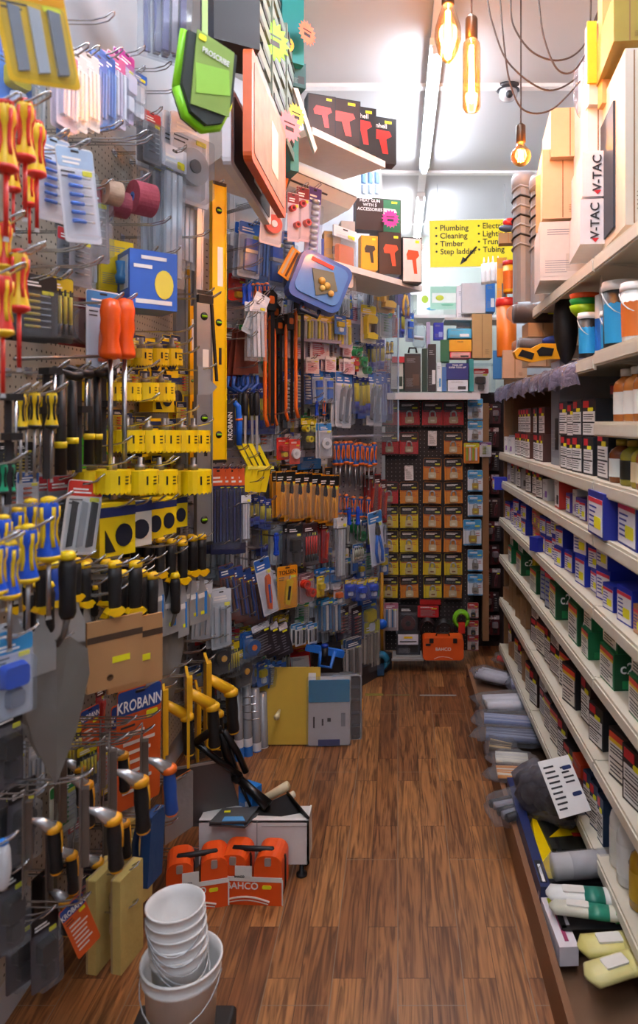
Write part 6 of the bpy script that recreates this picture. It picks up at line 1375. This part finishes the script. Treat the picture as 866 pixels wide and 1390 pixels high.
# AC unit and high shelves
ydir=Vector((.7,1,0)).normalized(); nn=Vector((ydir.y,-ydir.x,0))
pr=at(485,232,3.55); pl=pr-ydir*.85; zt2=pr.z; zb2=at(485,282,3.55).z
ac=T('air_conditioner','air conditioner','white wall-mounted air conditioner above the angled rack',1)
hh=zt2-zb2; D_=.24
o=[(-D_,-hh-.05),(-D_,0),(0,0),(.0,-hh*.75),(-.05,-hh)]
vs=[];
def vv(s_,o_): return pr-ydir*s_+nn*0+nn*o_[0]+Vector((0,0,o_[1]))
L_=.85; n_=len(o); vs=[tuple(vv(0,q_)) for q_ in o]+[tuple(vv(L_,q_)) for q_ in o]
ac.part('casing',MB().add(vs,[tuple(range(n_))[::-1],tuple(range(n_,2*n_))]+[(i,(i+1)%n_,(i+1)%n_+n_,i+n_) for i in range(n_)],C('f0ece4',.4)))
for k_,(o1,w_) in enumerate((((.002,-hh*.73),.004),)): ac.part('seam',MB().tube([vv(.01,o1),vv(L_-.01,o1)],.003,C('7a766e',.5),5))
ac.part('vent',MB().tube([vv(.2,(-.03,-hh*.9)),vv(L_-.05,(-.03,-hh*.9))],.005,C('3a3836',.5),5))
put(ac,(0,0,0),label=ac.desc)
def shelf_line(a,b_,dep,th,label,name='shelf_board'):
    dv=(b_-a); dv.z=0; dv.normalize(); nv=Vector((dv.y,-dv.x,0)); b=MB(); vs=[a,b_,b_-nv*dep,a-nv*dep]
    vs=[tuple(v) for v in vs]+[tuple(v-Vector((0,0,th))) for v in vs]
    b.add(vs,[(0,1,2,3),(7,6,5,4),(0,4,5,1),(1,5,6,2),(2,6,7,3),(3,7,4,0)],C('e8e4de',.5)); one(name,'shelf',label,b,main=name)
sa=at(424,172,2.85); sb=Vector((0,0,0)); sb=at(523,219,3.72); sb.z=sa.z; sb=Vector(((523-CX)*(sa.z-H)/((CY-219)/F)/F,(sa.z-H)*F/(CY-219),sa.z)); 
shelf_line(sa,sb,.26,.03,'white high shelf carrying the black and red drill boxes')
sc1=at(395,118,2.35); sc2=at(424,193,2.9); sc2.z=sc1.z-.0
one('shelf_bracket','bracket','white slanted shelf end panel left of the drill boxes',MB().prism([(0,0),(.02,0),(.10,-.22),(.09,-.24)][::-1],-.01,.01,C('e8e0d8',.5)),at(397,120,2.75),.5,main='shelf_bracket')
def onshelf(px,y_,w,h,base,label,yaw,**k):
    K=carton(w,.12,h,base,label,**k); put(K,Vector(((px-CX)*y_/F,y_,sa.z+.001)),yaw,label=label)
dd_=(sb-sa).normalized()
sy=math.atan2(dd_.y,dd_.x)
for f,w,h,l,tx,fc in ((.10,.12,.17,'dark red boxed drill at the left end of the high shelf',None,'e03028'),(.36,.17,.20,'brown boxed red drill, second on the high shelf',None,'e04030'),(.62,.15,.21,'black box lettered einhell with a red drill, middle of the high shelf','einhell','d82a20'),(.90,.17,.21,'black box lettered einhell with a red drill, right end of the high shelf','einhell','d82a20')):
    pc=sa.lerp(sb,f)+Vector((0,.05,0)); K=carton(w,.07,h,'1c1a1c',l,style='photo',front='3a2018' if not tx else '161416',fcol=fc,ftxt=tx); put(K,pc+Vector((0,0,.001)),.35,label=l)
one('drill','tool','loose red tool end jutting out at the right end of the high shelf',MB().tube([(-.04,0,0),(.03,0,-.01)],.014,C('c82424',.4),10),at(516,216,3.6),main='drill')
sd=at(437,349,3.2); se_z=sd.z; ye=(se_z-H)*F/(CY-388); sf=Vector(((573-CX)*ye/F,ye,se_z)); shelf_line(sd,sf,.3,.03,'white shelf over the angled rack carrying heat gun boxes')
def gb(px0,px1,py0,py1,y,base,label,yaw=.25,**k): a=at(px0,py1,y); c=at(px1,py0,y); K=carton(c.x-a.x,.08,c.z-a.z,base,label,**k); put(K,Vector(((a.x+c.x)/2,y,a.z)),yaw,label=label)
gb(483,521,270,312,3.75,'3a2420','brown box lettered 2000W heat gun with 5 accessories',style='none',ftxt='HEAT GUN\nWITH 5\nACCESSORIES')
gb(505,545,270,316,3.85,'3a2c24','brown and green boxed tool behind the pink starburst',style='photo',front='2c7a4c',fcol='e8e4da')
gb(490,513,320,366,3.65,'f0a818','yellow and black boxed power tool on the rack shelf',style='photo',front='f0a818',fcol='26221e'); gb(514,545,316,372,3.7,'3a2018','brown boxed red heat gun on the rack shelf',style='photo',front='3a2018',fcol='e84a2c')
gb(546,573,322,384,3.72,'2c2c30','white case with dark frame and a red drill picture',style='photo',front='e8e6e2',fcol='e8502c')
gb(440,462,314,350,3.4,'c89a5c','orange-brown carton behind the hanging bags on the rack shelf',style='print'); gb(463,482,300,345,3.5,'c8c8c4','grey film-wrapped tool on the rack shelf',style='none')
k=bag(.12,.22,'e8ecf0','e0702c','e8e4e0',desc='clear bag with white and orange filler tool above the blue case'); hang(k,'A',468,310,90,.42,0,label=k.desc,hk=False)
K=bag(.06,.24,'3a6a98','4a8ab8','c8d8e4',desc='blue topped clear bag hanging under the high shelf')
for px in (494,503,512): hang(K,'A',px,222,46,.16,.2,label='blue topped clear bag hanging in a row under the high shelf',group='blue bags under the high shelf',hk=False)
# cascade of hanging packs at the rack's upper left
jelly=c_(.07,.26,'8a2030','e0c8d0','tape','d82030','e04050',desc='clear pack of red discs'); jp=c_(.06,.30,'4a3a90','c8c0e0','sockets','6a5ac0','6a5ac0',desc='clear pack of purple discs')
hang(jelly,'A',398,262,66,.45,.3,label='clear pack of red discs, left of two above the blue case'); hang(jelly,'A',411,254,74,.42,.3,label='clear pack of red discs, right of two above the blue case'); hang(jp,'A',428,254,104,.42,.3,label='clear pack of purple discs beside the red ones',roll=.08)
hang(c_(.08,.16,'1c2c80','e8d8d8','disc','e04a3a','f0f0f0',desc='navy and white pack with round red picture left of the red discs'),'A',372,268,66,.4,.3,roll=.1)
t=T('wooden_wedge','tool','orange striped blade card slanting above the big blue case',.2); t.part('card',MB().prism([(-.06,0),(.05,0),(.05,-.15),(-.06,-.15)][::-1],-.003,.003,C('f09a28',.4))); [t.part('blade',MB().box((-.045+.022*i,-.004,-.075),(.010,.003,.13),C('6a3a1c' if i%2 else 'c8b8a0',.5))) for i in range(5)]; put(t,on_angle(410,345,.4),YAW['A']-.3,.5,label=t.desc)
t=T('long_packet','packet','long orange and black drill card above the red discs',.3); t.part('card',MB().prism([(-.02,0),(.03,0),(.03,-.1),(-.02,-.26),(-.03,-.26)][::-1],-.004,.004,C('2a2c26',.4)).prism([(-.01,-.1),(.012,-.1),(-.012,-.25),(-.02,-.25)][::-1],-.01,-.004,C('f08020',.4))); put(t,at(392,200,2.9),.7,.1,label=t.desc)
t=T('tile_case','tool case','big blue clear-fronted case tilted above the rack, lettered band and drill bits picture',.22)
o=rr(.22,.2,.035,0,-.1,4); t.part('shell',MB().prism(o,-.03,.03,C('2a62b8',.3),None,.05),[('front_window',MB().prism(rr(.18,.15,.03,0,-.095,4),-.036,-.03,C('5a90d8',.15))),('red_band',MB().box((-.02,-.038,-.035),(.09,.003,.014),C('e03a3a',.4)))]); t.part('product',MB().prism([(-.05,-.07),(.03,-.05),(.07,-.11),(.0,-.16)][::-1],-.042,-.036,C('6a7468',.5)),[('bits',MB().ball((.0,-.044,-.1),.014,C('d8a850',.4)).ball((.025,-.044,-.11),.014,C('d8b860',.4)).ball((.012,-.044,-.125),.012,C('e0c878',.4)).ball((.05,-.044,-.13),.012,C('d8b060',.4)))]); t.part('handle',MB().tube([(-.03,0,-.2),(-.03,-.01,-.225),(.04,-.01,-.225),(.04,0,-.2)],.009,C('10203c',.4),8))
p=on_angle(446,352,.5); put(t,p,.35,.38,label=t.desc,scale=78/(F*.22/p.y))
one('strap','strap','dark blue strap holding the big blue case',MB().box((0,0,.03),(.012,.002,.08),C('1c4aa8',.5)),on_angle(438,345,.5),.4,main='strap')

# ---- angled rack rows ----
def row(s,x0,x1,y0,y1,names,h,d,where,n=2,pitch=.03,dy=.15,hkk=3):
    m=len(names)
    for i,nm in enumerate(names):
        u=i/(m-1) if m>1 else 0; px=x0+(x1-x0)*u; py=y0+(y1-y0)*u
        hg(s,nm,px,py+random.uniform(-2,2),h*random.uniform(.93,1.05),d,dy+random.uniform(-.15,.15),n,pitch,where,roll=random.uniform(-.04,.04),hk=(i%hkk==0))
hg('A','whitel',500,362,70,.14,.2,1,where='left of the staple gun card'); hg('A','dst',524,368,56,.16,.2,2,.04,where='under the heat gun boxes'); hg('A','stan',548,376,56,.10,.2,2,.03,where='at the right end under the heat gun boxes')
hg('A','yst',500,414,52,.18,.15,1,where='left of the green clear pack'); hg('A','green_',524,420,38,.12,.1,2,where='below the staple gun card'); hg('A','redt',536,420,38,.12,.1,2,where='right of the green clear pack'); hg('A','bly',546,418,40,.1,.1,2,where='at the right end of the upper rack'); hg('A','bluet',556,424,40,.08,.1,1,where='at the far right end of the upper rack')
row('A',400,468,424,432,['yelcards']*6,38,.22,'in the row below the big blue case')
hg('A','blubox',462,428,26,.26,.2,1,where='yellow-lined plane below the big blue case',wf=1.4)
row('A',340,388,300,312,['bluet','bluec','bluet','sockb'],80,.16,'high on the left part of the rack'); row('A',338,362,386,386,[SDT,SDO,SDO],60,.22,'on the high left hooks')
row('A',380,470,395,400,['whitec','whitel','clk','mul','whitec'],34,.08,'behind the big blue case'); row('A',470,530,400,404,['blubox','clk','bluet','whitel'],36,.06,'behind the yellow staple gun')
hg('A','clearl',350,410,80,.3,.2,2,.03,where='clear box shaped, on the left part of the rack',wf=1.4); hg('A','clk',358,400,60,.3,.3,1,where='tilted on the left part of the rack',roll=.4)
row('A',402,432,455,455,['tri','tri'],32,.16,'beside the orange bow saws'); row('A',440,472,462,464,['tri','mul','tri'],22,.16,'above the long blue row'); hg('A','grn',484,470,30,.16,.1,2,where='above the long blue row'); row('A',424,474,484,486,['tri','tri','tri'],22,.18,'in the lower short row'); hg('A','redp',482,484,20,.18,.1,1,where='beside the green tape card'); hg('A','grn',492,484,28,.18,.1,1,where='in the lower short row')
row('A',506,532,462,462,['bly','bly',SDY],42,.12,'above the right end of the long blue row')
row('A',404,404,500,500,['sockb'],50,.12,'left in the long blue row'); hg('A','sock',388,504,66,.16,.1,1,where='between the bow saws'); hg('A','sock',396,508,60,.14,.1,1,where='right of the first socket rail')
row('A',416,446,502,504,['sockb','bluet','bluet'],46,.14,'in the long blue row'); row('A',462,472,503,503,['whitel','whitel'],74,.16,'in the long blue row'); row('A',482,496,504,504,['bly','bly','bly'],62,.15,'in the long blue row'); row('A',504,512,505,505,['whitel','whitel'],72,.12,'at the right of the long blue row'); row('A',519,528,505,505,['bls','bls'],68,.10,'at the end of the long blue row')
hg('A','ybatt',415,567,44,.16,.1,1,where='left of the white cable clips'); hg('A','ybatt',424,568,42,.15,.1,1,where='right one left of the white cable clips'); hg('A',SDT,430,545,40,.16,.1,1,where='above the white cable clips'); hg('A',SDO,440,545,38,.16,.1,1,where='above the white cable clips'); hg('A','whitt',441,574,48,.24,.1,2,where='in the middle of the rack',wf=1.2)
hg('A','redp',384,594,30,.16,.1,1,where='above the blue header'); hg('A','redw',400,596,34,.20,.1,1,where='above the blue header'); hg('A','silv',420,620,17,.10,.1,1,where='above the yellow pliers cards',wf=1.1)
row('A',456,508,600,602,[SDO]*9,62,.14,'in the upper screwdriver row',n=1); row('A',462,500,600,604,[SDO]*6,60,.06,'in the rear upper screwdriver row',n=1)
row('A',382,452,640,644,['ply']*7,66,.18,'in the yellow pliers row',n=2); row('A',372,446,632,634,['ply']*6,50,.08,'behind the yellow pliers row',n=1)
row('A',460,500,672,676,[SDO]*5,54,.14,'in the lower screwdriver row',n=1); row('A',474,486,690,690,[SDT,SDT],50,.18,'plain blue pair below the others',n=1); row('A',504,520,640,650,['redt']*3,58,.06,'at the right end of the rack',n=2)
row('A',400,400,712,712,['bkp'],58,.2,'left of the red screwdriver pack'); hg('A','plr',421,710,58,.22,.15,1,where='in the middle of the rack',wf=1.1); hg('A','redt',441,706,58,.16,.1,2,where='right of the red screwdriver pack'); hg('A','redt',434,706,48,.12,.1,2,where='behind the red screwdriver pack'); hg('A','clearl',464,703,84,.22,.1,2,where='with blue tag in the middle of the rack'); hg('A','plb',508,694,74,.18,.1,1,where='at the right of the rack',roll=-.12); hg('A','penp',486,738,24,.16,.1,1,where='left of the pliers card'); hg('A','bly',500,710,40,.06,.1,1,where='behind the pliers card')
row('A',340,395,690,716,['bkp','bly','clk','bkp'],60,.10,'left of the clear tool packs'); hg('A',SDT,375,724,60,.2,.1,1,where='left of the clear tool packs')
hg('A','tol',390,768,58,.22,.25,1,where='in the middle of the rack'); hg('A','foam',416,778,40,.2,.1,2,where='right of the orange card'); hg('A','yfoam',435,782,28,.2,.1,1,where='right of the red and yellow pack'); row('A',440,456,772,772,['blbg','blbg'],34,.18,'below the pliers cards'); hg('A','orw',459,795,26,.18,.1,1,where='below the blue-topped bags'); hg('A','blbg2',474,786,26,.18,.1,1,where='with yellow flash, left of the blue pair'); row('A',491,506,786,785,['blbg2','blbg2'],28,.18,'in the blue pair at the right of the rack')
row('A',430,510,756,762,['mul','clk','wbl','blubox','mul'],26,.06,'behind the blue-topped bags'); row('A',380,440,740,745,['clk','bkp','wbl'],34,.06,'behind the orange card')
row('A',444,456,812,812,['brsh','brsh'],46,.18,'in the lower right of the rack'); row('A',466,484,822,822,['nav','nav'],44,.12,'in the lower right of the rack',n=1); hg('A','blubox',500,808,56,.10,.1,2,where='in the lower right corner of the rack'); row('A',395,425,812,815,['bkp','green_','clk'],36,.12,'below the orange card')
row('A',408,424,846,846,['wbl','wbl'],28,.2,'above the pile at the rack foot'); row('A',384,440,835,840,['ytape','green_','bkp','clk'],34,.12,'above the pile at the rack foot'); hg('A','bkp',450,852,30,.1,.1,2,where='above the blue clamp'); hg('A','blubox',462,856,30,.1,.1,2,where='right of the brushes')
hg('A','fuse',480,866,56,.16,.15,2,where='low on the rack'); hg('A','fuse2',505,842,72,.12,.15,2,where='at the low right end of the rack')
# filler stock hung close to the rack's back panel
FP=['mul','whitec','bluet','redp','yelcards','clk','penp','blbg2','wbl','green_','orw','greyb','bly','whitel','ybatt','tri','blubox','purpc','dst','grn']
for ri,(ya,x0,x1) in enumerate(((326,330,372),(372,322,440),(404,345,520),(440,335,470),(476,335,520),(520,372,500),(560,352,440),(586,345,400),(620,372,440),(664,345,372),(700,345,520),(742,345,520),(778,330,500),(818,330,500),(856,330,430),(882,300,380))):
    nn_=max(2,int((x1-x0)/17)); row('A',x0,x1,ya,ya+(x1-x0)*.02,[FP[(ri*3+k*7)%len(FP)] for k in range(nn_)],36,.045,'hung close to the back of the rack, %s row down'%ordn(ri),n=1,hkk=99)
# left part of angled rack
hg('A','redt',312,445,80,.10,.2,2,where='right of the white strip',wf=1.5)
for px,py,w_ in ((326,448,'left'),(340,446,'right')): hg('A',HSW,px,py,84,.2,.3,2,.03,where='%s of the pair beside the levels'%w_)
for px,py,h,d,w_ in ((366,392,190,.24,'leftmost'),(378,430,150,.22,'second from the left'),(393,424,150,.26,'third from the left'),(407,400,170,.28,'rightmost'),(372,410,170,.16,'rear')): hg('A',SAW,px,py,h,d,.15,1,where='%s of the bow saws'%w_,wf=.8)
t=T('krobann_saw','saw','black saw sleeve lettered KROBANN beside a blue handle',.3); t.part('sleeve',MB().box((0,0,-.1),(.03,.012,.22),BLK),[('lettering',text_mesh('KROBANN',.03,WHT,M=TR(0,-.0076,-.11)@RY(-PI/2),squeeze=.9))]); t.part('handle',MB().tube([(.02,0,.0),(.04,0,-.02),(.045,0,-.1),(.045,0,-.2)],.014,C('1c6ae0',.35),10),[('collar',MB().cyl((.044,0,-.075),(.045,0,-.085),.017,C('f07020',.4),10))]); hg('A',t,312,546,88,.24,.4,1)
for px in (333,348): hg('A',CHI,px,532,80,.24,.3,2,.03,where='above the yellow folding squares')
for px in (322,340,356,368): hg('A','bly',px,520,70,.12,.2,2,.03,where='behind the chisels')
for i,px in enumerate((335,343,351,360)): hg('A',RUL,px,602,66,.26-.01*i,.3,1,where='%s from the left'%['first','second','third','fourth'][i],hk=i==2)
for i,px in enumerate((296,304,314,322)): hg('A','orstrip',px,634,118,.26,.3,2,.03,where='%s from the left, below the long yellow level'%['first','second','third','fourth'][i])
for px in (289,305,323):
    t=T('pruning_saw','saw','orange curved saw handle below the navy blade cards',.12); t.part('handle',MB().tube([(0,0,0),(.01,0,-.04),(-.012,0,-.08),(-.01,0,-.12)],.014,C('f0701c',.35),10)); hg('A',t,px,692 if px<320 else 706,34,.24,.3,1,hk=False)
hg('A','clearl',334,672,64,.3,.2,1,where='below the folding squares'); row('A',340,364,672,676,['bly']*4,42,.16,'yellow thin row below the folding squares',n=2); row('A',345,372,560,562,['clk','mul','clk'],50,.1,'left of the blue header'); row('A',370,450,540,545,['clk','mul','wbl','clk'],40,.05,'behind the bow saws')
for i,px in enumerate((306,318,330,342)): hg('A','brkn',px,766+3*i,78,.24,.35,1,where='%s from the left behind the orange one'%['first','second','third','fourth'][i],hk=i%2==0,roll=-.15)
hg('A','orkn',354,758,80,.34,.2,1,where='in front of the brown blade packs',roll=-.22)
row('A',282,330,716,720,['clk','clk','clearl'],70,.16,'above the brown blade packs'); row('A',276,300,790,800,['clk','clk'],80,.28,'beside the putty knives'); row('A',300,350,850,856,['mul','greyb','ytape','greyb'],44,.2,'below the brown blade packs'); row('A',350,372,770,775,['ytape','clk'],46,.16,'left of the orange card')
for i,px in enumerate((352,364,377)): hg('A','blk',px,846+i,46,.30,.35,1,where='%s of three leaning packs'%['left','middle','right'][i],roll=-.25)
hg('A','btape',342,858,34,.28,.2,2,where='left of the black blade packs'); row('A',300,330,862,880,['ytape','precy','ytape'],50,.26,'above the yellow floats',n=2); row('A',356,380,896,900,['blubox','sockb','blubox'],36,.22,'under the black blade packs'); row('A',310,350,905,910,['mul','greyb','bkp'],40,.14,'above the clear tubes')
row('A',270,300,810,815,['redt','nav','redt'],70,.06,'behind the putty knives',n=1); row('A',262,320,905,940,['mul','bkp','greyb','mul'],56,.08,'behind the yellow floats',n=1); row('A',270,330,980,1000,['bkp','clk','mul'],60,.06,'behind the jointed black handle',n=1)
for px,py,d in ((352,332,.3),(345,360,.28),(332,418,.28),(338,432,.28),(342,458,.3),(345,498,.3),(385,562,.3),(380,590,.26),(330,612,.3),(345,622,.3),(360,640,.3),(350,655,.3),(318,690,.3),(340,705,.3),(365,720,.26),(380,712,.28),(355,745,.3),(300,740,.28),(315,738,.26),(330,735,.26),(310,775,.3),(318,800,.3),(330,815,.3),(300,828,.28),(312,832,.28),(340,836,.3),(385,835,.3),(295,868,.3),(308,880,.3),(325,862,.3),(372,705,.2),(400,560,.2),(430,540,.2),(380,890,.25),(350,905,.2)): hook('A',on_angle(px,py,d),d,'empty chrome display hook sticking out of the angled rack')
one('rack_divider','panel','clear acrylic divider panel at the right end of the angled rack',MB().box((0,0,0),(.24,.004,.82),CLR).box((.12,-.003,0),(.006,.008,.82),C('b8d0e8',.2)),at(524,505,4.12),.95,main='rack_divider')
t=MB(); slab(t,on_angle(440,588,.14),on_angle(522,590,.14),.1,at(0,588,4).z-.02,at(0,588,4).z-.01,C('a8a8b8',.3),AN); one('rack_ledge','shelf','narrow clear-edged ledge across the middle of the angled rack',t,main='rack_ledge')

# ================= make every label single out one thing =================
bpy.context.view_layer.update()
from collections import defaultdict
by=defaultdict(list)
for o in ALL:
    if 'label' in o: by[o['label']].append(o)
for lb,os_ in by.items():
    if len(os_)<2: continue
    pts=[(o,(o.location.x/o.location.y,-(o.location.z-H)/o.location.y)) for o in os_]
    zs=[p[1][1] for p in pts]; xs=[p[1][0] for p in pts]
    if len(os_)>14: # rows first
        rows_=sorted(pts,key=lambda p:p[1][1]); 
        bands=[]; 
        for p in rows_:
            if bands and p[1][1]-bands[-1][-1][1][1]<.012: bands[-1].append(p)
            else: bands.append([p])
        for bi,bd in enumerate(bands):
            bd.sort(key=lambda p:p[1][0])
            for i,p in enumerate(bd):
                p[0]['label']=' '.join(lb.split()[:9])+', row %s down, %s from left'%(ordn(bi),ordn(i))
    else:
        horiz=(max(xs)-min(xs))>=(max(zs)-min(zs)); pts.sort(key=lambda p:p[1][0] if horiz else p[1][1])
        for i,p in enumerate(pts): p[0]['label']=' '.join(lb.split()[:12])+(', %s from the left' if horiz else ', %s from the top')%ordn(i)
    for p in pts:
        if 'group' not in p[0]: p[0]['group']=lb.split(',')[0]
for o in ALL:
    if 'label' in o and len(o['label'].split())>16: o['label']=' '.join(o['label'].split()[:16])

# ================= camera, render look =================
cam=bpy.data.cameras.new('camera'); co=bpy.data.objects.new('camera',cam); COL.objects.link(co); sc.camera=co
co.location=(0,0,H); co.rotation_euler=(PI/2,0,0)
cam.sensor_fit='VERTICAL'; cam.sensor_height=36; cam.lens=F/1390*36
cam.shift_x=-(CX-433)/1390; cam.shift_y=-(695-CY)/1390; cam.clip_start=.02
cam.dof.use_dof=True; cam.dof.focus_distance=3.0; cam.dof.aperture_fstop=4.0
w=bpy.data.worlds.new('world'); sc.world=w; w.use_nodes=True; w.node_tree.nodes['Background'].inputs[0].default_value=(.9,.93,1,1); w.node_tree.nodes['Background'].inputs[1].default_value=.3
sc.view_settings.view_transform='Standard'; sc.view_settings.look='None'; sc.view_settings.gamma=1; sc.view_settings.use_curve_mapping=False; sc.view_settings.exposure=1.5
sc.cycles.transparent_max_bounces=16
